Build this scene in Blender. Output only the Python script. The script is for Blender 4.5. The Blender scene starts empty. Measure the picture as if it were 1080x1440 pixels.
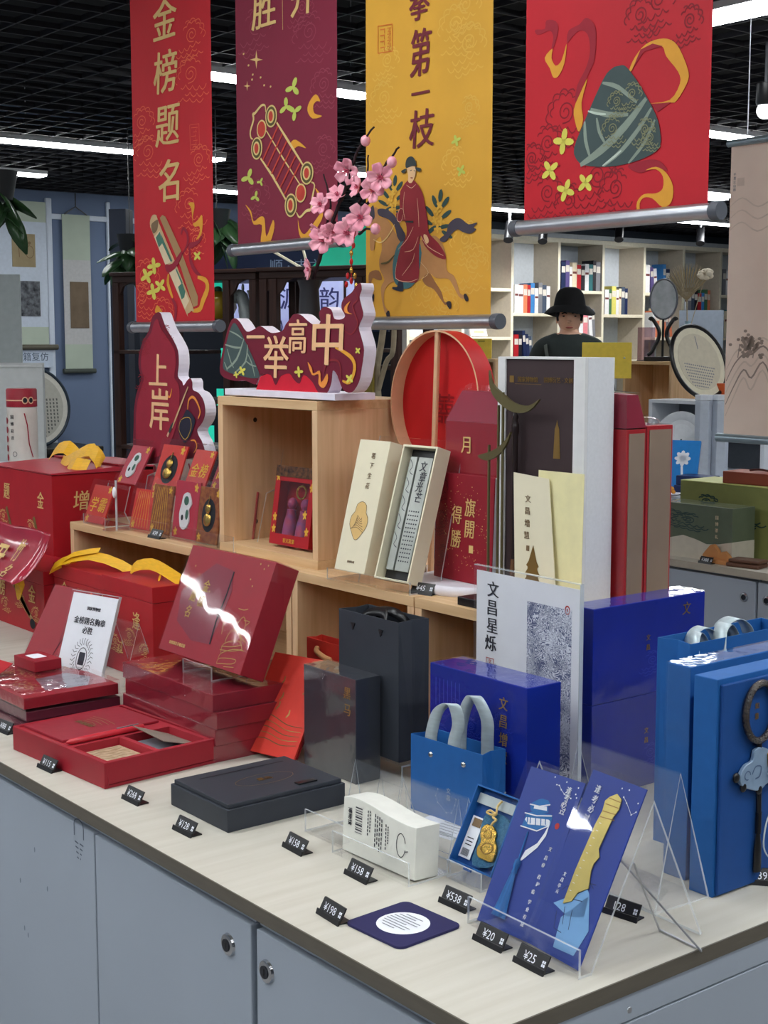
import bpy, bmesh, math, random
from mathutils import Vector, Matrix
random.seed(7)
SC = bpy.context.scene
COLL = SC.collection
# ------------------------------------------------------------------ camera
cd = bpy.data.cameras.new('camera'); cam = bpy.data.objects.new('camera', cd); COLL.objects.link(cam)
cd.sensor_fit = 'HORIZONTAL'; cd.sensor_width = 36.0; cd.lens = 2010.0 / 1080.0 * 36.0; cd.clip_start = .05; cd.clip_end = 100
_r = Vector((0.6194, 0.7851, 0.0)); _u = Vector((-0.0931, 0.0734, 0.9929)); _f = Vector((-0.7796, 0.615, -0.1186))
cam.matrix_world = Matrix(((_r.x, _u.x, -_f.x, 0.9012), (_r.y, _u.y, -_f.y, -0.8291), (_r.z, _u.z, -_f.z, 1.5), (0, 0, 0, 1)))
SC.camera = cam
# ------------------------------------------------------------------ world, exposure
w = bpy.data.worlds.new('world'); SC.world = w; w.use_nodes = True
w.node_tree.nodes['Background'].inputs[0].default_value = (.60, .68, .80, 1); w.node_tree.nodes['Background'].inputs[1].default_value = .12
SC.view_settings.view_transform = 'Standard'; SC.view_settings.look = 'None'; SC.view_settings.gamma = 1.0
SC.view_settings.use_curve_mapping = False; SC.view_settings.exposure = 0.6
SC.cycles.use_denoising = True; SC.cycles.max_bounces = 10; SC.cycles.transparent_max_bounces = 24
SC.cycles.sample_clamp_indirect = 4.0; SC.cycles.caustics_reflective = False; SC.cycles.caustics_refractive = False
LED_POWER = 19.0
# ------------------------------------------------------------------ materials
def lin(c): return tuple(((v/255.0)/12.92 if v/255.0 <= .04045 else (((v/255.0)+.055)/1.055)**2.4) for v in c) + (1.0,)
MATS = {}
def mat(name, col, rough=.5, metal=0., var=.05, scale=40., coat=0., bump=0., bscale=300., stretch=(1, 1, 1), emit=0., spec=.3, var2=None):
    if name in MATS: return MATS[name]
    m = bpy.data.materials.new(name); m.use_nodes = True; nt = m.node_tree; b = nt.nodes['Principled BSDF']
    b.inputs['Roughness'].default_value = rough; b.inputs['Metallic'].default_value = metal
    b.inputs['Coat Weight'].default_value = coat; b.inputs['Coat Roughness'].default_value = .08
    b.inputs['Specular IOR Level'].default_value = spec
    c = lin(col)
    tc = nt.nodes.new('ShaderNodeTexCoord'); mp = nt.nodes.new('ShaderNodeMapping'); mp.inputs['Scale'].default_value = stretch
    nt.links.new(tc.outputs['Object'], mp.inputs['Vector'])
    nz = nt.nodes.new('ShaderNodeTexNoise'); nz.inputs['Scale'].default_value = scale; nz.inputs['Detail'].default_value = 4
    nt.links.new(mp.outputs['Vector'], nz.inputs['Vector'])
    rp = nt.nodes.new('ShaderNodeValToRGB')
    c2 = lin(var2) if var2 else tuple(min(1, v*(1+var)) for v in c[:3]) + (1,)
    rp.color_ramp.elements[0].position = .3; rp.color_ramp.elements[1].position = .7
    rp.color_ramp.elements[0].color = c if var2 else tuple(v*(1-var) for v in c[:3]) + (1,); rp.color_ramp.elements[1].color = c2
    nt.links.new(nz.outputs['Fac'], rp.inputs['Fac']); nt.links.new(rp.outputs['Color'], b.inputs['Base Color'])
    if emit:
        nt.links.new(rp.outputs['Color'], b.inputs['Emission Color']); b.inputs['Emission Strength'].default_value = emit
    if bump:
        n2 = nt.nodes.new('ShaderNodeTexNoise'); n2.inputs['Scale'].default_value = bscale; n2.inputs['Detail'].default_value = 3
        nt.links.new(mp.outputs['Vector'], n2.inputs['Vector'])
        bp = nt.nodes.new('ShaderNodeBump'); bp.inputs['Strength'].default_value = bump; bp.inputs['Distance'].default_value = .002
        nt.links.new(n2.outputs['Fac'], bp.inputs['Height']); nt.links.new(bp.outputs['Normal'], b.inputs['Normal'])
        if coat: nt.links.new(bp.outputs['Normal'], b.inputs['Coat Normal'])
    MATS[name] = m; return m
def clear(name, tint=(255, 255, 255), refl=.06, rough=.02, haze=0., hazecol=(235, 238, 245), bump=0., bscale=40., fres=1.45):
    """thin clear plastic sheet: see-through, mirror-like by Fresnel, a little milky"""
    if name in MATS: return MATS[name]
    m = bpy.data.materials.new(name); m.use_nodes = True; nt = m.node_tree
    for n in list(nt.nodes): nt.nodes.remove(n)
    out = nt.nodes.new('ShaderNodeOutputMaterial'); tr = nt.nodes.new('ShaderNodeBsdfTransparent'); tr.inputs[0].default_value = lin(tint)
    gl = nt.nodes.new('ShaderNodeBsdfGlossy'); gl.inputs['Roughness'].default_value = rough; gl.inputs['Color'].default_value = (1, 1, 1, 1)
    df = nt.nodes.new('ShaderNodeBsdfDiffuse'); df.inputs[0].default_value = lin(hazecol)
    fr = nt.nodes.new('ShaderNodeLayerWeight'); fr.inputs[0].default_value = .5
    pw = nt.nodes.new('ShaderNodeMath'); pw.operation = 'POWER'; pw.inputs[1].default_value = 4.5; nt.links.new(fr.outputs['Facing'], pw.inputs[0])
    ad = nt.nodes.new('ShaderNodeMath'); ad.operation = 'ADD'; ad.use_clamp = True; ad.inputs[1].default_value = refl
    nt.links.new(pw.outputs[0], ad.inputs[0])
    mx0 = nt.nodes.new('ShaderNodeMixShader'); mx0.inputs[0].default_value = haze
    nt.links.new(tr.outputs[0], mx0.inputs[1]); nt.links.new(df.outputs[0], mx0.inputs[2])
    mx = nt.nodes.new('ShaderNodeMixShader'); nt.links.new(ad.outputs[0], mx.inputs[0])
    nt.links.new(mx0.outputs[0], mx.inputs[1]); nt.links.new(gl.outputs[0], mx.inputs[2]); nt.links.new(mx.outputs[0], out.inputs[0])
    if bump:
        tc = nt.nodes.new('ShaderNodeTexCoord'); n2 = nt.nodes.new('ShaderNodeTexNoise'); n2.inputs['Scale'].default_value = bscale; n2.inputs['Detail'].default_value = 2
        nt.links.new(tc.outputs['Object'], n2.inputs['Vector']); bp = nt.nodes.new('ShaderNodeBump'); bp.inputs['Strength'].default_value = bump; bp.inputs['Distance'].default_value = .004
        nt.links.new(n2.outputs['Fac'], bp.inputs['Height'])
        for s in (gl, fr): nt.links.new(bp.outputs['Normal'], s.inputs['Normal'])
    MATS[name] = m; return m
def wood(name, c1, c2, axis=0, scale=3., rough=.5):
    if name in MATS: return MATS[name]
    m = mat(name, c1, rough, var2=c2, scale=scale, stretch=tuple(1.5 if k == axis else 26. for k in range(3)), bump=.12, bscale=6.)
    return m
PRINT = dict(gold=(222,186,120), maroon=(112,38,48), peach=(240,190,142), cream=(226,206,170), cream_y=(224,196,128), cream_p=(226,178,146), tan=(206,172,128), tan_d=(170,134,92), tan_dd=(128,104,76),
  jade=(74,122,104), wine=(150,30,52), wine2=(158,28,46), amber=(226,160,52), amber_o=(232,142,62), lemon=(222,212,92), lime=(190,200,92), brick_r=(192,64,50), olive=(92,82,44), cloud_orange=(228,104,70),
  cloud_rose=(148,62,80), cloud_yellow=(222,176,76), cloud_wine=(138,22,36), cloud_zong=(134,136,104), horse=(178,128,78), horse_d=(146,98,58), hoof=(40,34,40), mane=(66,60,72), teal_d=(66,108,112), boot=(38,44,60), robe=(136,38,46),
  skin=(226,186,140), hat_d=(52,60,60), seal=(206,112,40), leaf_d=(44,70,66), gold_b=(224,176,64), zong=(66,82,82), strap=(138,152,138), strap_l=(196,210,196), sign_red=(150,32,52), navy_d=(34,34,52),
  gold_foil=(186,150,84), gold_foil_d=(150,118,66), ink=(44,44,54), ink_blue=(70,78,112), white_p=(232,236,244), silver_p=(150,162,186), red_p=(186,52,48), pink_p=(214,120,130), black_p=(28,28,34), green_p=(58,96,80), wine_d=(96,20,38), orange_p=(222,92,40), grey_p=(128,130,138), seal_pink=(196,120,124), blue_sky=(120,170,220), pavilion=(40,110,176))
def pm(k):
    if k.startswith('gold_foil'): return mat('print_'+k, PRINT[k], .35, .55)
    return mat('print_'+k, PRINT[k], .62)
# ------------------------------------------------------------------ mesh helpers
def catmull(P, closed, n):
    if n <= 1: return P
    N = len(P); out = []
    g = (lambda k: P[k % N]) if closed else (lambda k: P[min(max(k, 0), N-1)])
    for i in range(N if closed else N-1):
        a, b, c, d = g(i-1), g(i), g(i+1), g(i+2)
        for j in range(n):
            t = j/n
            out.append(tuple(.5*(2*b[k]+(c[k]-a[k])*t+(2*a[k]-5*b[k]+4*c[k]-d[k])*t*t+(3*b[k]-a[k]-3*c[k]+d[k])*t**3) for k in range(len(b))))
    if not closed: out.append(tuple(P[-1]))
    return out
class MB:
    def __init__(s): s.v = []; s.f = []; s.m = []
    def add(s, vs, fs, m=0):
        o = len(s.v); s.v += [tuple(q) for q in vs]
        for f in fs: s.f.append([i+o for i in f]); s.m.append(m)
        return s
    def box(s, x0, x1, y0, y1, z0, z1, m=0):
        return s.add([(x0,y0,z0),(x1,y0,z0),(x1,y1,z0),(x0,y1,z0),(x0,y0,z1),(x1,y0,z1),(x1,y1,z1),(x0,y1,z1)], [(0,3,2,1),(4,5,6,7),(0,1,5,4),(1,2,6,5),(2,3,7,6),(3,0,4,7)], m)
    def hexa(s, P8, m=0): return s.add(P8, [(0,3,2,1),(4,5,6,7),(0,1,5,4),(1,2,6,5),(2,3,7,6),(3,0,4,7)], m)
    def quad(s, a, b, c, d, m=0): return s.add([a, b, c, d], [(0,1,2,3)], m)
    def prism(s, pts, fn, t0, t1, m=0, mside=None):
        """pts 2D outline; fn(u,v,t)->xyz; from t0 to t1"""
        n = len(pts); vs = [fn(u, v, t0) for u, v in pts] + [fn(u, v, t1) for u, v in pts]
        s.add(vs, [list(range(n-1, -1, -1)), list(range(n, 2*n))], m)
        s.add(vs, [(i, (i+1) % n, n+(i+1) % n, n+i) for i in range(n)], m if mside is None else mside); return s
    def tube(s, pts, r, seg=8, m=0, closed=False, cap=True):
        P = [Vector(p) for p in pts]; n = len(P); rr = r if isinstance(r, (list, tuple)) else [r]*n; o = len(s.v); up = Vector((0, 0, 1)); prev = None
        for i, p in enumerate(P):
            d = (P[(i+1) % n]-P[i-1]) if closed else (P[min(i+1, n-1)]-P[max(i-1, 0)])
            d = d.normalized() if d.length > 1e-9 else Vector((0, 0, 1))
            a = (up if prev is None else prev); a = a - d*a.dot(d)
            if a.length < 1e-4: a = Vector((1, 0, 0)) - d*d.x
            a.normalize(); prev = a; b = d.cross(a)
            for k in range(seg):
                t = 2*math.pi*k/seg; s.v.append(tuple(p + (a*math.cos(t)+b*math.sin(t))*rr[i]))
        R = n if closed else n-1
        for i in range(R):
            for k in range(seg):
                j = (i+1) % n; s.f.append([o+i*seg+k, o+i*seg+(k+1) % seg, o+j*seg+(k+1) % seg, o+j*seg+k]); s.m.append(m)
        if cap and not closed:
            s.f.append([o+k for k in range(seg-1, -1, -1)]); s.m.append(m); s.f.append([o+(n-1)*seg+k for k in range(seg)]); s.m.append(m)
        return s
    def lathe(s, prof, seg=24, c=(0, 0, 0), m=0, axis='z', sx=1., sy=1.):
        o = len(s.v); n = len(prof)
        for r, h in prof:
            for k in range(seg):
                t = 2*math.pi*k/seg; a, b = r*math.cos(t)*sx, r*math.sin(t)*sy
                q = (a, b, h) if axis == 'z' else ((a, h, b) if axis == 'y' else (h, a, b))
                s.v.append((c[0]+q[0], c[1]+q[1], c[2]+q[2]))
        for i in range(n-1):
            for k in range(seg): s.f.append([o+i*seg+k, o+i*seg+(k+1) % seg, o+(i+1)*seg+(k+1) % seg, o+(i+1)*seg+k]); s.m.append(m)
        if prof[0][0] > 1e-6: s.f.append([o+k for k in range(seg-1, -1, -1)]); s.m.append(m)
        if prof[-1][0] > 1e-6: s.f.append([o+(n-1)*seg+k for k in range(seg)]); s.m.append(m)
        return s
    def ell(s, c, rx, ry, rz, seg=14, ring=8, m=0):
        return s.lathe([(math.sin(math.pi*i/ring), -math.cos(math.pi*i/ring)) for i in range(ring+1)], seg, (0, 0, 0), m) and s._scale_last((ring+1)*seg, c, rx, ry, rz)
    def _scale_last(s, n, c, rx, ry, rz):
        for i in range(len(s.v)-n, len(s.v)): x, y, z = s.v[i]; s.v[i] = (c[0]+x*rx, c[1]+y*ry, c[2]+z*rz)
        return s
    def ribbon(s, pts, wid, dirv, m=0):
        """flat band through pts, width along dirv"""
        d = Vector(dirv); o = len(s.v)
        for p in pts: s.v += [tuple(Vector(p)-d*wid/2), tuple(Vector(p)+d*wid/2)]
        for i in range(len(pts)-1): s.f.append([o+2*i, o+2*i+1, o+2*i+3, o+2*i+2]); s.m.append(m)
        return s
def link(name, me, parent=None):
    o = bpy.data.objects.new(name, me); COLL.objects.link(o)
    if parent is not None: o.parent = parent
    return o
def part(name, mb, mats, parent=None, bev=0., smooth=False, tri=False, solid=0.):
    me = bpy.data.meshes.new(name); me.from_pydata(mb.v, [], mb.f)
    if not isinstance(mats, (list, tuple)): mats = [mats]
    for m in mats: me.materials.append(m)
    me.polygons.foreach_set('material_index', mb.m)
    bm = bmesh.new(); bm.from_mesh(me)
    if tri: bmesh.ops.triangulate(bm, faces=[f for f in bm.faces if len(f.verts) > 4])
    if not tri: bmesh.ops.remove_doubles(bm, verts=bm.verts, dist=1e-6); bmesh.ops.recalc_face_normals(bm, faces=bm.faces)
    bm.to_mesh(me); bm.free()
    if smooth: me.polygons.foreach_set('use_smooth', [True]*len(me.polygons)); me.set_sharp_from_angle(angle=math.radians(45))
    me.update(); o = link(name, me, parent)
    if name in ('ink_text', 'ink_painting', 'bronze_print', 'scuff_mark'): o['kind'] = 'stuff'
    if solid: md = o.modifiers.new('thickness', 'SOLIDIFY'); md.thickness = solid; md.offset = 0
    if bev: md = o.modifiers.new('edge', 'BEVEL'); md.width = bev; md.segments = 2; md.limit_method = 'ANGLE'; md.angle_limit = math.radians(40)
    return o
def tag(o, label, cat, group=None):
    o['label'] = label; o['category'] = cat
    if group: o['group'] = group
    return o
def thing(name, label, cat, loc=(0, 0, 0), rz=0., tilt=0., group=None, ry=0.):
    o = link(name, None); o.location = loc; o.rotation_euler = (-math.radians(tilt), math.radians(ry), math.radians(rz)); o.empty_display_size = .05
    return tag(o, label, cat, group)
def struct(o): o['kind'] = 'structure'; return o
def copy_tree(o, parent=None):
    c = o.copy(); COLL.objects.link(c); c.parent = parent
    for ch in [q for q in o.children]: copy_tree(ch, c)
    return c
# planes: local (u,v,eps) -> xyz
FRONT = lambda y=0.: (lambda u, v, e: (u, y-e, v))
BACK = lambda y=0.: (lambda u, v, e: (-u, y+e, v))
TOP = lambda z=0.: (lambda u, v, e: (u, v, z+e))
SIDE = lambda x=0.: (lambda u, v, e: (x+e, u, v))
_TX = {}
def tx_data(s):
    if s in _TX: return _TX[s]
    cu = bpy.data.curves.new('lettering', 'FONT'); cu.body = s; cu.size = 1.0; cu.align_x = 'CENTER'; cu.align_y = 'CENTER'; cu.resolution_u = 2; cu.offset = 0.0
    ob = bpy.data.objects.new('lettering', cu); COLL.objects.link(ob)
    dg = bpy.context.evaluated_depsgraph_get(); me = bpy.data.meshes.new_from_object(ob.evaluated_get(dg))
    v = [(q.co.x, q.co.y) for q in me.vertices]; f = [list(p.vertices) for p in me.polygons]
    bpy.data.objects.remove(ob); bpy.data.curves.remove(cu); bpy.data.meshes.remove(me)
    if v:
        x0 = (min(a for a, b in v)+max(a for a, b in v))/2; y0 = (min(b for a, b in v)+max(b for a, b in v))/2
        if len(s) == 1 and ord(s) > 0x2000 and s != '一': v = [(a-x0, b-y0) for a, b in v]
        else: v = [(a-x0, b-(y0 if s != '一' else y0)) for a, b in v]
    _TX[s] = (v, f); return v, f
def tx(mb, s, fn, u, v, size, m=0, sx=1., e=.0004, slant=0., rot=0., bold=.012):
    V, F = tx_data(s); ca, sa = math.cos(rot), math.sin(rot)
    pts = []
    for a, b in V:
        a2, b2 = (a*sx+b*slant)*size, b*size; pts.append(fn(u+a2*ca-b2*sa, v+a2*sa+b2*ca, e))
    mb.add(pts, F, m)
    if bold > .006:      # brush weight: the same outline laid again a hair to each side
        for du, dv, de in ((bold*size, 0, .00025), (-bold*size*.6, bold*size*.5, .0005)): mb.add([fn(u+(x*sx+y*slant)*size*ca-y*size*sa+du, v+(x*sx+y*slant)*size*sa+y*size*ca+dv, e+de) for x, y in V], F, m)
def column(mb, s, fn, u, v, size, pitch=None, **k):
    for i, ch in enumerate(s):
        if ch != ' ': tx(mb, ch, fn, u, v-i*(pitch or size*1.15), size, **k)
def stroke(mb, pts, wid, fn, m=0, e=.0004, closed=False, taper=False):
    n = len(pts); L = []; R = []
    for i, p in enumerate(pts):
        a = pts[i-1] if (closed or i > 0) else p; b = pts[(i+1) % n] if (closed or i < n-1) else p
        dx, dy = b[0]-a[0], b[1]-a[1]; l = math.hypot(dx, dy) or 1; nx, ny = -dy/l, dx/l
        wv = wid/2*((.35+.65*math.sin(math.pi*min(1, (i+.5)/n))) if taper else 1)
        L.append(fn(p[0]+nx*wv, p[1]+ny*wv, e)); R.append(fn(p[0]-nx*wv, p[1]-ny*wv, e))
    o = len(mb.v); mb.v += L+R
    for i in range(n if closed else n-1): j = (i+1) % n; mb.f.append([o+i, o+n+i, o+n+j, o+j]); mb.m.append(m)
def poly(mb, pts, fn, m=0, e=.0004): mb.add([fn(a, b, e) for a, b in pts], [list(range(len(pts)))], m)
def ellipse(mb, u, v, ru, rv, fn, m=0, e=.0004, n=20): poly(mb, [(u+ru*math.cos(2*math.pi*k/n), v+rv*math.sin(2*math.pi*k/n)) for k in range(n)], fn, m, e)
def arc(u, v, r, a0, a1, n=10, ry=None): return [(u+r*math.cos(a0+(a1-a0)*k/n), v+(ry or r)*math.sin(a0+(a1-a0)*k/n)) for k in range(n+1)]
def cloud_lines(cx, cy, rx, ry, flip):
    f = lambda x, y: (cx+flip*rx*x, cy+ry*y); out = []
    sp = []
    for k in range(15): t = k/14*3.6*math.pi; q = .06+.27*k/14; sp.append(f(q*math.cos(t), .35+q*math.sin(t)))
    out.append(catmull(sp, False, 2))
    for rad, a0, a1, c in ((.5, -.1, 2.7, .3), (.66, -.25, 2.2, .25)):
        P = []
        for k in range(5):
            for j in range(4): t = j/4; a = a0+(a1-a0)*(k+t)/5; q = rad+.1*math.sin(math.pi*t); P.append(f(q*math.cos(a), c+q*math.sin(a)))
        out.append(P)
    for x0, y0, x1, h in ((-.75, -.05, .55, .16), (-.95, -.3, .35, .14), (-.6, -.52, .7, .12)):
        P = []
        for k in range(4):
            for j in range(4): t = j/4; x = x0+(x1-x0)*(k+t)/4; P.append(f(x, y0-h*math.sin(math.pi*t)+.1*math.sin(x*3)))
        out.append(P)
    return out
def petals(u, v, ru, rv, rot, n):
    out = []
    for k in range(n):
        a = rot+k*2*math.pi/n; P = []
        for j in range(10):
            t = j*2*math.pi/10; ex, ey = .55*math.cos(t)+.55, .3*math.sin(t)
            P.append((u+ru*(ex*math.cos(a)-ey*math.sin(a)), v+rv*(ex*math.sin(a)+ey*math.cos(a))))
        out.append(P)
    return out
def build_art(parent, parts, fn, skip=(), clip=None):
    todo = []; seq = 0
    for name, els in parts.items():
        if name in skip: continue
        todo += [(name, [e]) for e in els] if name in ('cloud_print', 'flower_print', 'ribbon_print', 'lettering', 'star_print') else [(name, els)]
    for name, els in todo:
        mb = MB(); keys = []
        def mi(k):
            if k not in keys: keys.append(k)
            return keys.index(k)
        for e in els:
            seq += 1; k, m, lay = e[0], mi(e[1]), .0004+.00035*e[2]+.000012*(seq % 24)
            if k in 'pl':
                fl = e[-1]; P = [(fl[i]/1e4, fl[i+1]/1e4) for i in range(0, len(fl), 2)]
                if k == 'p': poly(mb, catmull(P, True, e[3]), fn, m, lay)
                else: stroke(mb, catmull(P, bool(e[5]), e[3]), e[4]/1e4, fn, m, lay, bool(e[5]), not e[5] and len(P) > 2)
            elif k == 't': tx(mb, e[3], fn, e[4]/1e4, e[5]/1e4, e[6]/1e4, m, e[7], lay, .08, 0., .022)
            elif k == 'e': ellipse(mb, e[3]/1e4, e[4]/1e4, e[5]/1e4, e[6]/1e4, fn, m, lay)
            elif k == 'f':
                for P in petals(e[3]/1e4, e[4]/1e4, e[5]/1e4, e[6]/1e4, e[7], e[8]): poly(mb, P, fn, m, lay)
            elif k == 'c':
                for P in cloud_lines(e[3]/1e4, e[4]/1e4, e[5]/1e4, e[6]/1e4, e[7]):
                    if clip: P = [q for q in P if clip[0] < q[0] < clip[1] and clip[2] < q[1] < clip[3]]
                    if len(P) > 2: stroke(mb, P, e[8]/1e4, fn, m, lay)
        part(name, mb, [pm(k) for k in keys], parent, tri=True)
def mbx(*a, **k): return MB().box(*a, **k)
# common materials
WHITE = mat('white_laminate', (212, 216, 222), .45, var=.02, scale=6)
CABINET = mat('cabinet_paint', (160, 169, 181), .5, var=.03, scale=4)
EDGE = mat('taupe_edge_band', (96, 90, 80), .5, var=.08, scale=20, stretch=(1, 1, 8))
OAK = wood('pale_oak', (224, 190, 146), (204, 166, 122), 0)
OAKV = wood('pale_oak_upright', (230, 194, 154), (210, 170, 128), 2)
BLACKP = mat('black_plastic', (20, 20, 23), .35, spec=.5)
CHROME = mat('chrome', (190, 192, 196), .18, 1.)
STEEL = mat('brushed_aluminium', (186, 188, 194), .35, .9)
ACRYL = clear('clear_acrylic', refl=.02, haze=.004)
ACEDGE = clear('acrylic_edge', refl=.12, haze=.5, hazecol=(232, 240, 244))
FILM = clear('shrink_film', refl=.02, rough=.05, haze=.005, bump=.35, bscale=30)
FILM2 = clear('crinkled_cellophane', refl=.03, rough=.03, haze=.008, bump=.35, bscale=7)
PAPER = mat('white_paper', (232, 234, 240), .7, var=.02)
CREAM = mat('cream_paper', (232, 224, 196), .65, var=.02)
YELLOWR = mat('yellow_satin_ribbon', (236, 180, 34), .4, var=.08, scale=60, stretch=(1, 1, 6))
def acrylic(name, label, prof, x0, x1, loc, rz=0, t=.0025, cat='stand', group=None, parent=None, tilt=0):
    """bent acrylic sheet: profile polyline (y,z) extruded along x"""
    n = len(prof); L = []; R = []
    for i, p in enumerate(prof):
        ns = []
        for a, b in ((i-1, i), (i, i+1)):
            if 0 <= a and b < n:
                dx, dy = prof[b][0]-prof[a][0], prof[b][1]-prof[a][1]; l = math.hypot(dx, dy); ns.append((-dy/l, dx/l))
        nx = sum(q[0] for q in ns)/len(ns); ny = sum(q[1] for q in ns)/len(ns); l = max(.35, nx*nx+ny*ny)
        L.append((p[0]+nx*t/2/l, p[1]+ny*t/2/l)); R.append((p[0]-nx*t/2/l, p[1]-ny*t/2/l))
    mb = MB()
    for i in range(n-1):
        for S in (L, R): mb.quad((x0, *S[i]), (x1, *S[i]), (x1, *S[i+1]), (x0, *S[i+1]), 0)
        for x in (x0, x1): mb.quad((x, *L[i]), (x, *L[i+1]), (x, *R[i+1]), (x, *R[i]), 1)
    for i in (0, n-1): mb.quad((x0, *L[i]), (x1, *L[i]), (x1, *R[i]), (x0, *R[i]), 1)
    o = part(name, mb, [ACRYL, ACEDGE], parent)
    if parent is None:
        o.location = loc; o.rotation_euler = (-math.radians(tilt), 0, math.radians(rz)); tag(o, label, cat, group)
    return o
def price_tag(txt, loc, rz, label, w=.043, sc=1.):
    t = thing('price_tag', label, 'price tag', loc, rz, 0, 'black price tags on the displays'); t.scale = (sc, sc, sc)
    mb = MB(); n = (0, .0055, .010)
    a = .018; h = w/2
    # slanted plate
    mb.hexa([(-h, 0, .002), (h, 0, .002), (h, .002, .002), (-h, .002, .002), (-h, .0085, .0170), (h, .0085, .0170), (h, .0105, .0170), (-h, .0105, .0170)])
    part('plate', mb, BLACKP, t, .0004)
    b = MB().hexa([(-h-.001, -.003, 0), (h+.001, -.003, 0), (h+.001, -.0005, 0), (-h-.001, -.0005, 0), (-h-.001, -.001, .006), (h+.001, -.001, .006), (h+.001, .0004, .006), (-h-.001, .0004, .006)])
    b.box(-h+.001, h-.001, -.001, .016, 0, .0015)
    part('holder', b, BLACKP, t, .0003)
    d = MB(); sl = .0085/.0150
    fn = lambda u, v, e: (u, v*sl*.87-e, .002+v*.87)
    tx(d, txt, fn, -.0035, .0090, .0125, 0, .92, bold=.006); 
    for k in range(4): u0, v0 = .0145+(k % 2)*.0026, .0055+(k//2)*.0034; d.add([fn(u0, v0, .0004), fn(u0+.0021, v0, .0004), fn(u0+.0021, v0+.0027, .0004), fn(u0, v0+.0027, .0004)], [(0, 1, 2, 3)], 0)
    part('lettering', d, pm('white_p'), t)
    return t
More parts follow.
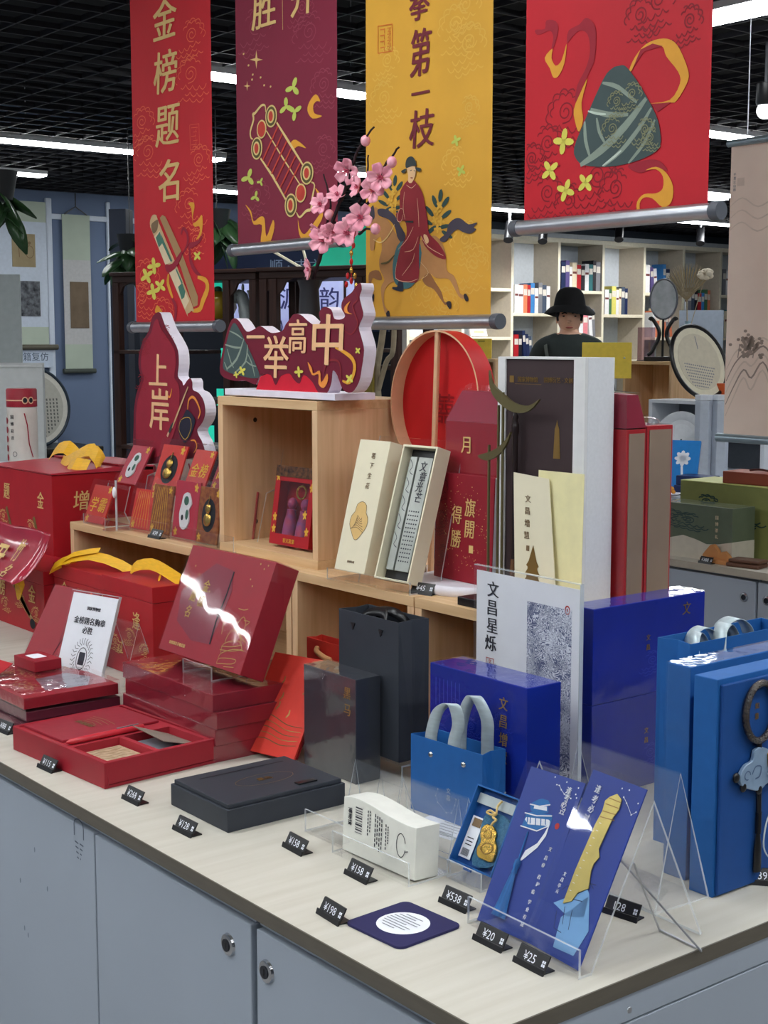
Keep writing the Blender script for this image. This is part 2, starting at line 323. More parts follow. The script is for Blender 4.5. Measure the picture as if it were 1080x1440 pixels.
ART = {
 'b1': {
  'lettering': [['t','gold',2,'金',1627,6909,992,1.12],['t','gold',2,'榜',1617,5733,1001,1.12],['t','gold',2,'题',1671,4523,1010,1.12],['t','gold',2,'名',1692,3293,1020,1.12]],
  'cloud_print': [['c','cloud_orange',0,2798,6191,762,515,1,21],['c','cloud_orange',0,2709,5315,901,612,-1,21],['c','cloud_orange',0,471,4579,805,519,1,21],['c','cloud_orange',0,714,3835,896,584,-1,21],['c','cloud_orange',0,3021,3473,718,493,1,21],['c','cloud_orange',0,2559,2494,826,566,-1,21],['c','cloud_orange',0,496,971,914,600,1,21],['c','cloud_orange',0,303,505,772,504,-1,21],['c','cloud_orange',0,1248,155,741,495,1,21],['c','cloud_orange',0,2847,1768,549,376,1,21],['l','cloud_orange',0,0,15,1,[2651,4426,3049,4411,3063,3855,2664,3881]],['l','cloud_orange',0,0,15,0,[2710,4357,2986,4342,2892,4275]],['l','cloud_orange',0,0,15,0,[2800,4254,2953,4253,2890,4183]],['l','cloud_orange',0,0,15,0,[2705,4172,2920,4164,2887,4090]],['l','cloud_orange',0,0,15,0,[2794,4069,2978,4065,2884,3998]],['l','cloud_orange',0,0,15,0,[2699,3986,2945,3976,2881,3905]]],
  'scroll_print': [['p','tan_d',1,0,[1237,2477,1361,2539,1503,2494,2162,1716,2907,620,2879,435,2696,392,2172,1295]],['p','tan',2,3,[795,2458,923,2569,1118,2532,1232,2334,2631,487,2603,312,2440,256,2326,328,930,2114,789,2314]],['p','tan_dd',3,3,[839,2335,1015,2420,1172,2433,1130,2221,931,2138]],['p','cream',3,0,[962,2064,1227,2192,1801,1451,1464,1394]],['p','jade',4,0,[1050,2035,1250,2167,1361,1899,1188,1800]],['p','jade',4,0,[1297,2116,1389,1992,1801,1463,1729,1442,1337,1900]],['p','cream',3,0,[1649,1197,1937,1281,2518,536,2327,352]],['p','jade',4,0,[2040,865,2230,953,2363,750,2313,622,2195,578]],['p','jade',4,0,[1936,1269,1984,1279,2254,952,2197,930]]],
  'ribbon_print': [['p','wine',5,3,[1464,1394,1799,1404,2207,1667,2227,1550,1985,1326,1601,1199]],['l','wine',1,3,90,0,[2196,2041,2293,2175,2474,2048,2466,1794,2180,1552]],['l','wine',1,3,120,0,[2556,1743,2593,1464,2767,1225,3033,1077]],['l','wine',1,3,120,0,[1724,624,1907,407,1847,51]],['l','amber',1,3,160,0,[2898,1059,3231,979,3314,793,3107,523,2967,341,2648,311]],['l','amber',1,3,120,0,[1600,1175,1568,938,1772,623]],['p','amber',1,3,[2541,2712,2768,2719,2809,2601,2736,2423,2754,2262,2981,2338,3117,2420,3155,2214,3059,1969,2855,1889,3017,2040,2999,2178,2752,2204,2673,2588]],['p','amber',1,3,[934,303,1039,471,1278,298]],['p','wine',1,3,[2559,1835,2922,1862,3149,1987,3010,1812,2554,1697]]],
  'flower_print': [['f','lemon',2,573,1169,301,183,0.5,4],['f','lemon',2,924,1388,296,182,0.1,4],['f','lemon',2,1209,916,266,164,0.9,4],['f','lemon',2,867,793,297,183,0.2,4],['f','lemon',2,2902,1529,172,110,0.8,4]],
 },
 'b2': {
  'lettering': [['t','gold',2,'胜',1108,4781,816,1.15],['t','gold',2,'开',2504,4768,786,1.15],['l','gold',1,0,12,0,[1769,5675,1774,4262]]],
  'cloud_print': [['c','cloud_rose',0,2689,3867,783,596,-1,18],['c','cloud_rose',0,780,4311,787,569,1,18],['c','cloud_rose',0,3160,2847,595,460,-1,18],['c','cloud_rose',0,769,906,641,468,1,18],['c','cloud_rose',0,2452,4451,543,408,1,18],['c','cloud_rose',0,3149,1622,529,410,1,18]],
  'star_print': [['p','gold',1,0,[1040,3785,835,3787,794,3635,759,3798,552,3858,760,3856,801,4007,836,3844]],['p','gold',1,0,[569,3320,455,3320,433,3237,414,3325,300,3356,414,3357,437,3440,456,3351]],['e','gold',1,312,4010,32,22],['e','gold',1,498,3750,33,22],['e','gold',1,657,3539,33,22],['e','gold',1,951,3440,32,22],['e','gold',1,1081,3265,32,21],['e','gold',1,1318,3205,31,21],['e','gold',1,628,3442,33,22]],
  'harp_print': [['l','cream_y',1,3,60,0,[1131,2718,1109,2850,965,2868,720,2742,646,2737,668,2617,541,2395,563,2260,636,2226]],['l','cream_y',1,3,60,0,[2741,1161,2851,1089,2760,820,2727,634,2557,608,2331,496,2219,606]],['l','cream_y',1,0,65,0,[1529,2464,1941,2047,2456,1526]],['l','cream_y',1,0,65,0,[921,1802,1370,1395,1832,891]],['l','cream_y',1,0,40,0,[1148,2340,1751,1721,2339,1157]],['l','brick_r',2,0,45,0,[1575,2382,1003,1755]],['l','brick_r',2,0,45,0,[1735,2218,1164,1601]],['l','brick_r',2,0,45,0,[1895,2055,1324,1449]],['l','brick_r',2,0,45,0,[2053,1893,1482,1297]],['l','brick_r',2,0,45,0,[2211,1732,1640,1146]],['l','brick_r',2,0,45,0,[2367,1573,1796,997]],['e','cream_y',3,1338,2610,216,226],['e','olive',4,1338,2610,179,195],['e','cream_y',5,1338,2610,128,140],['e','brick_r',6,1338,2610,79,103],['e','cream_y',3,976,2390,182,190],['e','brick_r',4,976,2390,144,159],['e','brick_r',6,976,2390,64,85],['e','cream_y',3,789,2018,213,230],['e','olive',4,789,2018,175,199],['e','cream_y',5,789,2018,125,142],['e','brick_r',6,789,2018,77,105],['e','cream_y',3,2601,1349,226,226],['e','olive',4,2601,1349,190,196],['e','cream_y',5,2601,1349,136,140],['e','brick_r',6,2601,1349,84,103],['e','cream_y',3,2382,976,188,188],['e','brick_r',4,2382,976,153,157],['e','brick_r',6,2382,976,68,84],['e','cream_y',3,2024,758,220,236],['e','olive',4,2024,758,183,205],['e','cream_y',5,2024,758,131,147],['e','brick_r',6,2024,758,81,108]],
  'ribbon_print': [['p','amber',1,3,[310,899,532,749,627,529,875,606,1044,555,1110,181,1356,508,1410,348,1253,68,1059,25,889,87,945,429,626,462,506,698]],['p','amber',1,3,[2263,475,2328,266,2508,154,2821,363,3108,569,3084,396,2730,115,2484,27,2305,165]],['p','amber',1,3,[2032,1999,2215,2043,2571,1842,2303,1908,2122,1876]],['p','amber',1,3,[2872,1037,3045,899,3053,748,2958,905]],['p','amber',1,3,[3061,2692,2911,2846,2691,2726,2623,2561,2798,2391,3124,2401,2864,2482,2822,2635,2932,2708]]],
  'flower_print': [['f','lime',2,2137,3080,258,180,1.2,3],['f','lime',2,1879,2736,243,168,1.6,3],['f','lime',2,2181,2600,238,168,0.4,3],['f','lime',2,451,1447,263,176,1.2,3],['f','lime',2,912,1319,129,87,1,3],['f','lime',2,717,1027,173,117,1.3,3]],
 },
 'b3': {
  'lettering': [['t','maroon',2,'攀',1598,5726,858,0.68],['t','maroon',2,'第',1622,4761,889,0.68],['t','maroon',2,'一',1626,4054,545,1.0],['t','maroon',2,'枝',1669,3425,723,1.0]],
  'seal_print': [['l','seal',1,0,30,1,[381,5425,804,5392,805,4912,381,4938]],['l','seal',1,0,28,0,[445,5350,573,5342,573,5266]],['l','seal',1,0,28,0,[657,5341,762,5336,678,5274,762,5260]],['l','seal',1,0,28,0,[445,5242,573,5234,573,5157]],['l','seal',1,0,28,0,[657,5233,762,5228,678,5166,762,5153]],['l','seal',1,0,28,0,[445,5133,573,5126,573,5049]],['l','seal',1,0,28,0,[657,5125,762,5121,678,5058,763,5045]],['l','seal',1,0,28,0,[445,5024,573,5017,573,4941]],['l','seal',1,0,28,0,[657,5017,763,5013,678,4950,763,4937]]],
  'cloud_print': [['c','cloud_yellow',0,658,4641,469,382,1,22],['c','cloud_yellow',0,2551,4908,610,527,-1,22],['c','cloud_yellow',0,2927,4550,597,523,1,22],['c','cloud_yellow',0,551,3951,567,462,-1,22],['c','cloud_yellow',0,2828,5219,545,474,1,22],['c','cloud_yellow',0,2868,1231,555,491,-1,22],['c','cloud_yellow',0,3060,793,576,514,1,22],['c','cloud_yellow',0,1805,327,594,511,-1,22],['c','cloud_yellow',0,2303,127,520,454,1,22],['c','cloud_yellow',0,2938,3533,357,312,1,22],['c','cloud_yellow',0,2572,2602,478,416,-1,22]],
  'horse_print': [['p','horse_d',1,3,[112,923,403,947,498,780,364,773,210,813,170,650,248,459,151,461,92,699]],['p','horse_d',1,3,[1697,740,1873,858,2049,684,2224,501,2294,343,2380,297,2329,265,2208,368,2015,551,1804,624]],['p','horse',2,3,[212,2100,365,2112,403,1947,669,1883,931,1592,1115,1491,1586,1442,2009,1508,2218,1386,2339,1182,2358,961,2410,849,2563,777,2666,620,2734,465,2868,418,2835,364,2701,411,2548,602,2411,727,2084,750,1873,846,1590,721,1228,642,895,721,707,680,575,545,575,311,708,169,689,87,594,147,498,406,479,641,575,778,441,969,422,1156,498,1339,460,1573,288,1489,268,1350,152,1344,133,1544,172,1823]],['p','hoof',3,3,[151,497,267,506,248,365,189,378]],['p','hoof',3,3,[632,146,726,192,745,52,689,29]],['p','hoof',3,3,[2363,309,2482,328,2507,228,2449,196]],['p','hoof',3,3,[2835,430,2901,450,2968,340,2886,326]],['p','mane',3,3,[154,2104,250,2167,288,1978,250,1911,153,1917]],['p','mane',3,3,[384,2087,631,2070,893,1937,1078,1720,1207,1554,1116,1422,968,1544,893,1732,706,1881,422,1969]],['p','mane',3,3,[2183,1443,2353,1532,2420,1682,2588,1769,2755,1758,2954,1648,3182,1666,3086,1586,3158,1550,2989,1485,2791,1529,2657,1580,2489,1503,2355,1390,2235,1385]],['l','cream_y',4,3,25,0,[893,1777,707,1582,479,1467,249,1538]],['l','olive',4,3,40,0,[479,1072,707,1097,894,1216]],['l','tan',4,3,15,0,[1642,1058,1873,858,1697,751]]],
  'rider_print': [['p','teal_d',3,3,[1060,1448,857,1137,839,861,932,674,1191,585,1410,636,1589,834,1640,1372]],['p','boot',4,3,[1006,717,1136,713,1136,541,858,583,839,630,969,626]],['p','robe',4,3,[1276,2542,1439,2539,1653,2354,1760,2123,1850,1762,1887,1560,2149,1368,2322,1183,2340,1072,2046,1151,1765,1343,1639,1529,1605,1217,1590,744,1301,696,932,777,969,1086,1097,1378,1243,1552,1224,1779,1115,1832,1004,1816,930,1958,1041,2041,1058,2357]],['p','skin',5,3,[1746,1545,1834,1518,1887,1415,1817,1374,1746,1478]],['p','skin',5,3,[1258,2768,1330,2806,1491,2768,1510,2655,1456,2549,1385,2488,1295,2518,1294,2630]],['p','hat_d',6,3,[1240,2769,1221,2861,1275,2945,1401,2960,1491,2891,1527,2787,1402,2788]],['p','hat_d',6,3,[1094,2727,1240,2758,1222,2704,1149,2683]],['p','hat_d',6,3,[1509,2756,1669,2719,1616,2668,1527,2709]],['p','hat_d',5,0,[1224,1813,1441,1806,1442,1770,1224,1791]],['l','cream_p',5,3,12,0,[1186,2347,1151,2056,1206,1848]],['l','cream_p',5,3,12,0,[1547,2206,1584,1958,1603,1688]],['l','cream_p',5,3,12,0,[1442,1698,1262,1483,1005,1314]],['l','cream_p',5,3,12,0,[1586,1510,1444,1292,1189,1259]],['l','cream_p',5,3,12,0,[1480,1223,1408,1067,1117,828]],['l','cream_p',5,3,12,0,[1151,2033,1041,2041,967,1864,1078,1811,1151,1943]],['l','cream_p',5,3,12,0,[1240,2466,1385,2398,1511,2455]],['l','cream_p',5,3,12,0,[1657,1528,1870,1316,2288,1140]],['l','cream_p',5,3,12,0,[969,1086,932,789,1301,708,1582,755]],['l','hat_d',6,0,12,0,[1348,2710,1402,2714]],['l','hat_d',6,0,12,0,[1456,2705,1502,2689]],['l','robe',6,0,20,0,[1367,2583,1431,2573]]],
  'leaf_print': [['p','leaf_d',1,0,[688,2600,729,2584,777,2535,811,2471,819,2416,799,2392,757,2408,710,2458,676,2522,667,2577]],['p','leaf_d',1,0,[912,2677,941,2652,951,2598,938,2535,908,2487,872,2473,843,2497,833,2552,846,2615,876,2662]],['p','leaf_d',1,0,[1112,2542,1122,2513,1094,2465,1037,2416,975,2384,930,2382,920,2410,949,2458,1005,2508,1068,2540]],['p','leaf_d',1,0,[510,2440,556,2432,624,2391,687,2334,721,2281,714,2254,668,2262,600,2302,537,2360,502,2413]],['p','leaf_d',1,0,[387,2258,433,2261,518,2238,610,2198,674,2155,685,2126,640,2123,555,2145,462,2186,398,2229]],['p','leaf_d',1,0,[1169,2325,1165,2297,1114,2258,1034,2223,956,2205,910,2210,914,2238,966,2278,1046,2313,1124,2331]],['p','leaf_d',1,0,[1151,2088,1126,2066,1047,2049,944,2044,857,2052,818,2070,844,2092,923,2109,1026,2114,1113,2106]],['p','leaf_d',1,0,[522,1983,524,2011,574,2053,653,2092,731,2112,777,2108,775,2080,725,2038,647,2000,569,1978]],['p','leaf_d',1,0,[1198,1881,1154,1878,1073,1903,986,1945,927,1989,919,2018,964,2020,1046,1995,1132,1952,1190,1909]],['p','leaf_d',1,0,[1969,2226,2014,2209,2065,2154,2102,2083,2111,2023,2089,1996,2045,2013,1994,2068,1957,2139,1948,2199]],['p','leaf_d',1,0,[2209,2313,2239,2286,2250,2226,2237,2156,2205,2103,2166,2086,2136,2113,2125,2174,2138,2244,2170,2297]],['p','leaf_d',1,0,[2422,2166,2433,2135,2403,2081,2343,2026,2277,1989,2229,1986,2218,2017,2249,2071,2309,2127,2375,2163]],['p','leaf_d',1,0,[1781,2046,1830,2037,1903,1993,1970,1930,2007,1872,2000,1841,1950,1849,1878,1893,1810,1957,1773,2015]],['p','leaf_d',1,0,[1650,1841,1699,1846,1791,1821,1890,1777,1958,1731,1970,1699,1921,1695,1831,1719,1732,1762,1662,1809]],['p','leaf_d',1,0,[2484,1926,2480,1895,2426,1851,2341,1811,2258,1790,2210,1796,2213,1827,2269,1871,2354,1911,2436,1932]],['p','leaf_d',1,0,[2466,1663,2440,1639,2356,1619,2247,1611,2153,1619,2112,1639,2139,1663,2224,1683,2333,1691,2426,1683]],['p','leaf_d',1,0,[1796,1538,1798,1569,1852,1616,1936,1660,2018,1684,2068,1680,2066,1648,2013,1602,1930,1558,1846,1533]],['p','leaf_d',1,0,[2518,1434,2471,1431,2385,1457,2292,1502,2229,1550,2220,1582,2268,1585,2355,1558,2447,1512,2509,1465]]],
  'flower_print': [['f','gold_b',2,818,2331,101,77,0,4],['f','gold_b',2,744,2199,101,78,-20,4],['f','gold_b',2,911,2164,101,78,25,4],['f','gold_b',2,818,2057,102,78,0,4],['f','gold_b',2,874,2417,101,78,15,4],['f','gold_b',2,2110,1928,94,75,0,4],['f','gold_b',2,2032,1781,94,75,-20,4],['f','gold_b',2,2211,1744,93,75,25,4],['f','gold_b',2,2112,1624,95,75,0,4],['f','gold_b',2,2169,2025,94,75,15,4],['f','lime',2,2605,3112,121,97,0.3,4],['f','lime',2,2742,2586,120,98,1.0,4]],
 },
 'b4': {
  'cloud_print': [['c','cloud_wine',0,2820,2980,451,453,1,24],['c','cloud_wine',0,2475,2832,421,418,-1,24],['c','cloud_wine',0,3440,2620,335,344,1,24],['c','cloud_wine',0,928,1540,587,558,-1,24],['c','cloud_wine',0,532,1132,485,455,1,24],['c','cloud_wine',0,1653,471,563,550,1,24],['c','cloud_wine',0,2035,277,483,479,-1,24],['c','cloud_wine',0,547,333,487,458,1,24],['c','cloud_wine',0,1036,184,448,428,-1,24],['c','cloud_wine',0,170,939,424,391,1,24]],
  'ribbon_print': [['p','wine2',1,3,[219,3128,437,3106,474,3234,689,3184,742,3029,658,2802,600,2785,635,2940,555,3060,280,3037]],['p','amber',1,3,[619,2768,446,2647,567,2467,648,2315,764,2318,895,2499,938,2798,836,2561,703,2487,603,2623]],['p','wine2',1,3,[945,2810,979,2990,1204,3045,1350,3125,1499,3035,1576,2866,1550,2455,1426,2264,1155,1852,1187,2113,1368,2351,1455,2600,1393,2870,1206,2953,1020,2852]],['p','amber',1,3,[1409,2188,1265,1997,1120,1750,1162,1532,1241,1390,1330,1565,1287,1835]],['p','amber',1,3,[2286,2206,2403,2379,2604,2524,2871,2561,3103,2507,3271,2346,3442,2002,3416,1835,3229,1614,3098,1606,2697,1644,3097,1643,3286,1853,3248,2030,3012,2287,2941,2434,2739,2490,2538,2434,2339,2185]],['p','wine2',1,0,[2339,2185,2572,2428,2941,2446,2739,2515,2503,2464]],['p','wine2',1,0,[2731,1627,3131,1609,2869,1497]],['p','wine2',1,3,[2308,769,2652,813,2924,774,3096,607,2860,679,2589,627,2380,685]],['p','amber',1,3,[2657,659,2859,692,3063,585,3202,372,3176,148,3012,79,2805,226,2634,252,2550,168,2565,13,2502,30,2498,198,2633,304,2871,297,3003,363,2998,540,2860,654]]],
  'zongzi_print': [['p','zong',2,3,[2074,2287,2198,2269,2340,2134,2554,1877,2837,1463,2928,1201,2934,1000,2786,889,2377,801,1881,783,1365,857,1174,996,1151,1159,1314,1461,1739,2116,1933,2269]],['l','strap',3,3,140,0,[1290,864,1729,1047,2222,1357,2643,1726]],['l','strap',3,3,90,0,[1494,1704,1861,1581,2287,1529]],['l','strap',3,3,70,0,[1740,2077,2065,1968,2456,1687]],['l','strap',3,3,70,0,[1368,1534,1394,1240,1492,978]],['l','strap',3,3,60,0,[1626,1557,1686,1340,1818,1142]],['l','strap',3,3,80,0,[1790,804,2161,1003,2535,1322,2749,1574]],['l','strap',3,3,60,0,[2307,795,2611,1059,2822,1389]],['l','strap_l',4,3,40,0,[1772,806,2021,926,2161,1003]],['l','strap_l',4,3,40,0,[1439,1684,1643,1620,1825,1590]],['c','cloud_zong',5,2362,1746,274,255,1,16],['c','cloud_zong',5,2043,1680,258,236,-1,16],['c','cloud_zong',5,1965,1259,307,281,-1,16],['c','cloud_zong',5,2634,1185,271,254,1,16],['c','cloud_zong',5,2737,1069,224,211,-1,16]],
  'flower_print': [['f','lemon',2,902,1275,216,190,1.4,4],['f','lemon',2,603,842,195,170,0.6,4],['f','lemon',2,966,494,191,169,1.2,4],['f','lemon',2,1405,580,173,156,0.7,4]],
 },
 's2': {
  'board': [['p','-',0,3,[-7,499,160,965,374,1344,553,1428,726,1353,945,1179,1190,1217,1407,1276,1643,1188,1807,1148,2108,1185,2224,1300,2338,1375,2474,1474,2696,1459,2871,1369,3044,1292,3173,1266,3280,1339,3239,1488,3389,1584,3598,1531,3680,1384,3886,1369,3988,1428,3887,1550,3929,1694,4172,1808,4292,1912,4411,1956,4450,1848,4391,1731,4450,1564,4489,1421,4369,1232,4448,1041,4507,851,4447,563,4366,322,4165,147,3920,190,3757,431,3632,502,3589,304,3461,116,3205,121,3034,292,2772,413,2638,258,2459,330,2325,430,2050,374,1885,214,1724,394,1391,388,1243,212,901,271,501,263,93,336]]],
  'backing': [['p','-',0,0,[1241,106,1390,361,1630,418,2326,482,2949,492,3291,98]]],
  'lettering': [['t','peach',3,'一',1269,1077,629,1.0],['t','peach',3,'举',1925,721,814,1.02],['t','peach',3,'高',2612,1082,642,0.95],['t','peach',3,'中',3502,1023,932,1.15]],
  'zongzi_print': [['p','zong',1,3,[199,448,126,611,264,993,423,1262,551,1342,699,1234,916,993,1321,492,1318,333,804,350]],['l','strap',2,3,50,0,[251,476,611,670,868,1046]],['l','strap',2,3,40,0,[211,938,566,885,790,886]],['l','strap',2,3,30,0,[370,1195,621,1127,819,1046]],['l','strap',2,3,30,0,[286,857,407,614,506,507]],['l','strap',2,3,40,0,[504,398,909,619,989,940]],['l','strap',2,3,30,0,[909,646,1104,568,1273,544]],['l','strap',2,3,30,0,[986,780,1129,595,1221,358]],['l','strap',2,3,30,0,[177,611,252,503,276,449]]],
  'ribbon_print': [['l','amber',2,3,80,0,[3718,896,3965,824,4207,705,4267,537,4125,316,3921,336]],['p','amber_o',2,3,[2907,642,3036,543,3079,443,3273,497,3314,298,3485,451,3505,327,3377,200,3228,271,3229,434,3035,418]],['p','amber_o',2,3,[4151,1665,3989,1573,4009,1476,4211,1449,4090,1487,4070,1571]],['l','robe',1,3,30,0,[4292,1805,4351,1685,4211,1592,4290,1424,4350,1280,4169,1114,3967,1187]],['l','robe',1,3,40,0,[3379,449,3465,623,3634,687,3841,628,3880,360]]],
  'flower_print': [['f','lemon',3,2640,466,128,92,0.1,4],['f','lemon',3,4360,845,76,58,0.7,4],['f','lemon',3,4125,377,110,82,0.9,4],['f','lemon',3,796,452,127,86,0.5,4],['f','lemon',3,594,378,89,60,0.2,4]],
 },
 's1': {
  'board': [['p','-',0,3,[-37,2174,56,2682,258,3007,358,3145,250,3369,261,3641,436,3934,722,4179,869,4444,1053,4551,1232,4553,1338,4416,1484,4218,1738,4000,1946,3762,1979,3481,1928,3220,2096,3115,2157,3030,2308,3141,2436,3187,2517,3103,2533,2953,2760,2895,2960,2731,3015,2500,2907,2304,2696,2144,2734,2017,2894,1854,2866,1617,1516,1399,45,1303]]],
  'panel_print': [['p','sign_red',1,3,[83,2203,172,2640,374,2987,473,3136,367,3371,377,3619,551,3912,834,4134,978,4354,1138,4418,1264,4220,1607,3978,1838,3740,1871,3458,1797,3196,1965,3047,1998,2743,1897,2303,1620,1850,1072,1483,146,1448]],['c','cloud_wine',2,576,3797,329,214,1,12],['c','cloud_wine',2,1512,4100,290,194,-1,12],['c','cloud_wine',2,386,3023,332,217,1,12]],
  'lettering': [['t','peach',3,'上',1133,3338,774,1.1],['t','peach',3,'岸',1146,2494,958,0.9]],
  'fan_print': [['p','navy_d',3,3,[2310,2537,2579,2397,2617,2269,2398,1957,2160,1835,1953,2043,1981,2241,2157,2401]],['l','gold_b',4,3,12,1,[2069,2311,2410,2368,2467,2155,2227,1904,1976,2088]],['l','amber_o',2,3,60,0,[2332,2538,2380,2734,2550,2804,2713,2702,2831,2514,2744,2361]]],
  'brush_print': [['l','tan',3,0,50,0,[2368,3013,2125,2704,1810,2299,1673,2117]],['p','hat_d',4,3,[1743,2253,1627,2049,1515,1999,1609,2158]],['l','cream_p',4,0,60,0,[1538,2022,1468,1930]]],
  'ribbon_print': [['l','amber_o',3,3,50,0,[1702,2953,1608,2775,1500,2816,1458,2881]],['l','amber_o',3,3,40,0,[2438,1894,2606,1903,2685,1778,2556,1641]]],
 },
}
# ================================================================== the room
XW = -9.1
FLOORM = mat('grey_floor_tile', (150, 148, 146), .35, var=.08, scale=2)
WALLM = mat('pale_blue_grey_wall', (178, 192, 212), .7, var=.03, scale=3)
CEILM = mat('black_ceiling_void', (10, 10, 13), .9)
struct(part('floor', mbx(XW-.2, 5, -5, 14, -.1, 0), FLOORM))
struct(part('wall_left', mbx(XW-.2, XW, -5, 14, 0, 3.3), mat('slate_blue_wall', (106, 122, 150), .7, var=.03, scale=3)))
struct(part('wall_back', mbx(XW-.2, 5, 14, 14.2, 0, 3.3), WALLM))
struct(part('wall_front', mbx(XW-.2, 5, -5.2, -5, 0, 3.3), WALLM))
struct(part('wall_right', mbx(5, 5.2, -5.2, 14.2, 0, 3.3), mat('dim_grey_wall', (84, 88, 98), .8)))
ceil = struct(part('ceiling', mbx(XW-.2, 5, -5, 14, 3.2, 3.3), CEILM))
SLATM = mat('charcoal_grille_slat', (40, 40, 45), .55, spec=.3)
ZG = 2.6
def slats():
    a = MB().box(-.0075, .0075, -1, 1, 0, .05); meA = None
    y0, y1 = .2, 13.9
    x = XW+.05; first = None
    while x < 1.2:
        if first is None:
            mb = MB().box(-.004, .004, 0, y1-y0, 0, .02); o = part('grille_slat', mb, SLATM, ceil); first = o
        else: o = first.copy(); COLL.objects.link(o); o.parent = ceil
        o.location = (x, y0, ZG); x += .165
    first = None; y = y0
    while y < y1:
        if first is None:
            mb = MB().box(0, 1.2-XW, -.004, .004, 0, .02); o = part('grille_cross_slat', mb, SLATM, ceil); first = o
        else: o = first.copy(); COLL.objects.link(o); o.parent = ceil
        o.location = (XW+.05, y, ZG+.001); y += .165
slats()
# wall mouldings on the left wall
MOULD = mat('white_moulding', (206, 216, 230), .5, var=.02)
for i, (y, wd) in enumerate(((3.86, .05), (4.36, .03))):
    struct(part('trim_%d' % (i+1), mbx(XW, XW+.025, y, y+wd, .1, 2.55), MOULD, bev=.006))
struct(part('trim_3', mbx(XW, XW+.02, -4.9, 7.6, 2.40, 2.44), MOULD, bev=.005))
struct(part('trim_4', mbx(XW, XW+.06, 7.6, 13.9, 2.5, 2.6), mat('dark_grey_bulkhead', (70, 78, 88), .6)))
# ------------------------------------------------------------------ LED strip lights
LEDM = bpy.data.materials.new('led_diffuser'); LEDM.use_nodes = True
_b = LEDM.node_tree.nodes['Principled BSDF']; _b.inputs['Base Color'].default_value = (.9, .9, .9, 1); _b.inputs['Emission Color'].default_value = (.95, .985, 1, 1); _b.inputs['Emission Strength'].default_value = LED_POWER
LEDH = mat('led_housing', (226, 228, 230), .4)
def led(y_or_x, a0, a1, fixed, label, along='y', wd=.11, group='LED strip lights'):
    L = a1-a0; cx, cy = ((fixed, (a0+a1)/2) if along == 'y' else ((a0+a1)/2, fixed))
    t = thing('led_strip_light', label, 'ceiling light', (cx, cy, ZG-.035), 0 if along == 'y' else 90, 0, group)
    part('housing', mbx(-wd/2-.006, wd/2+.006, -L/2-.006, L/2+.006, .012, .06), LEDH, t)
    part('diffuser', mbx(-wd/2, wd/2, -L/2, L/2, 0, .0125), LEDM, t)
    for s in (-1, 1): part('hanging_wire', MB().tube([(0, s*L*.4, .055), (0, s*L*.4, .6)], .003, 6), STEEL, t)
led(0, 2.163, 3.8015, -6.5433, 'long white strip light on the ceiling left of the red scroll banner')
led(0, 2.2273, 3.3228, -7.9564, 'strip light at far left above the hanging leaves')
led(0, 2.1588, 3.1335, -4.2321, 'strip light seen between the left red, wine and yellow banners')
led(0, 4.3277, 4.9823, -8.0707, 'far strip light low between the left red and wine banners')
led(0, 4.5371, 5.0636, -6.6142, 'far strip light behind the plum blossom branch')
led(0, 6.1683, 7.771, -7.867, 'far strip light between yellow banner and zongzi banner')
led(0, 9.0768, 10.2176, -7.7194, 'far strip light above the right end of the bookshelf')
led(0, 4.8595, 5.8932, -4.0308, 'strip light right of the zongzi banner above the pale hanging scroll')
led(0, 6.0809, 8.07, -6.2129, 'short far strip light beside the bottom right of the zongzi banner')
led(0, -2.4507, -1.6449, 3.091, 'bright near strip light at top right of the zongzi banner', 'x', .15)
OUT = 'added strip lights outside the view'
for i, (x, ya, yb) in enumerate(((-2.2, -3.2, -.8), (-.4, -3.2, -.8), (1.9, -2.4, .4), (-4.0, -2.6, -.2), (-1.9, 4.6, 6.6), (1.6, 3.2, 5.6), (-6.0, 6.2, 8.4), (-3.4, 6.2, 8.4), (-7.2, -1.5, .8), (-6.3, -4.4, -2.0), (2.4, 1.2, 3.4), (-1.15, -1.7, .5), (.75, -.5, 1.9), (-.45, 1.15, 2.0))):  # unseen strips added to light the counter, goods and film reflections
    led(0, ya, yb, x, 'added strip light outside the view, over '+('the left part of the front counter', 'the right end of the front counter', 'the aisle at right of the counter', 'the aisle at far left', 'the floor behind the counter', 'the right-hand counter', 'the reading floor before the bookshelf', 'the middle of the shop floor', 'the left wall display', 'the far front corner of the shop', 'the aisle beyond the counter end', 'the middle of the front counter', 'the corner of the front counter', 'the gap behind the scroll banners')[i], group=OUT)
# ================================================================== front display counter
WT = wood('pale_laminate_worktop', (205, 201, 190), (193, 188, 175), 1, 2.2, .42)
wt = thing('worktop', 'pale wood-grain worktop with taupe edge band carrying all the gift boxes', 'worktop', (0, 0, .88))
part('slab', mbx(-2.75, -.002, .002, 1.25, -.017, 0), WT, wt)
part('edge_band', MB().box(-2.75, 0, 0, .002, -.017, -.0001).box(-.002, 0, .0, 1.25, -.017, -.0001), EDGE, wt)
DX = [-2.72, -1.78, -0.7876, -0.3994, -.004]
def lock(parent, x, z, y):
    mb = MB().lathe([(.0001, -.004), (.009, -.004), (.0125, -.003), (.0135, 0)], 24, (x, y, z), 0, 'y')
    o = part('lock', mb, CHROME, parent, smooth=True)
    k = MB().lathe([(.0001, -.0052), (.0075, -.0052), (.0078, -.0035)], 18, (x, y, z), 0, 'y'); part('keyhole_face', k, mat('dark_chrome', (60, 62, 68), .3, .9), o, smooth=True)
    part('key_slot', mbx(x-.0008, x+.0008, y-.0056, y-.0051, z-.004, z+.004), BLACKP, o)
SCUFF = mat('scuff', (120, 130, 142), .7)
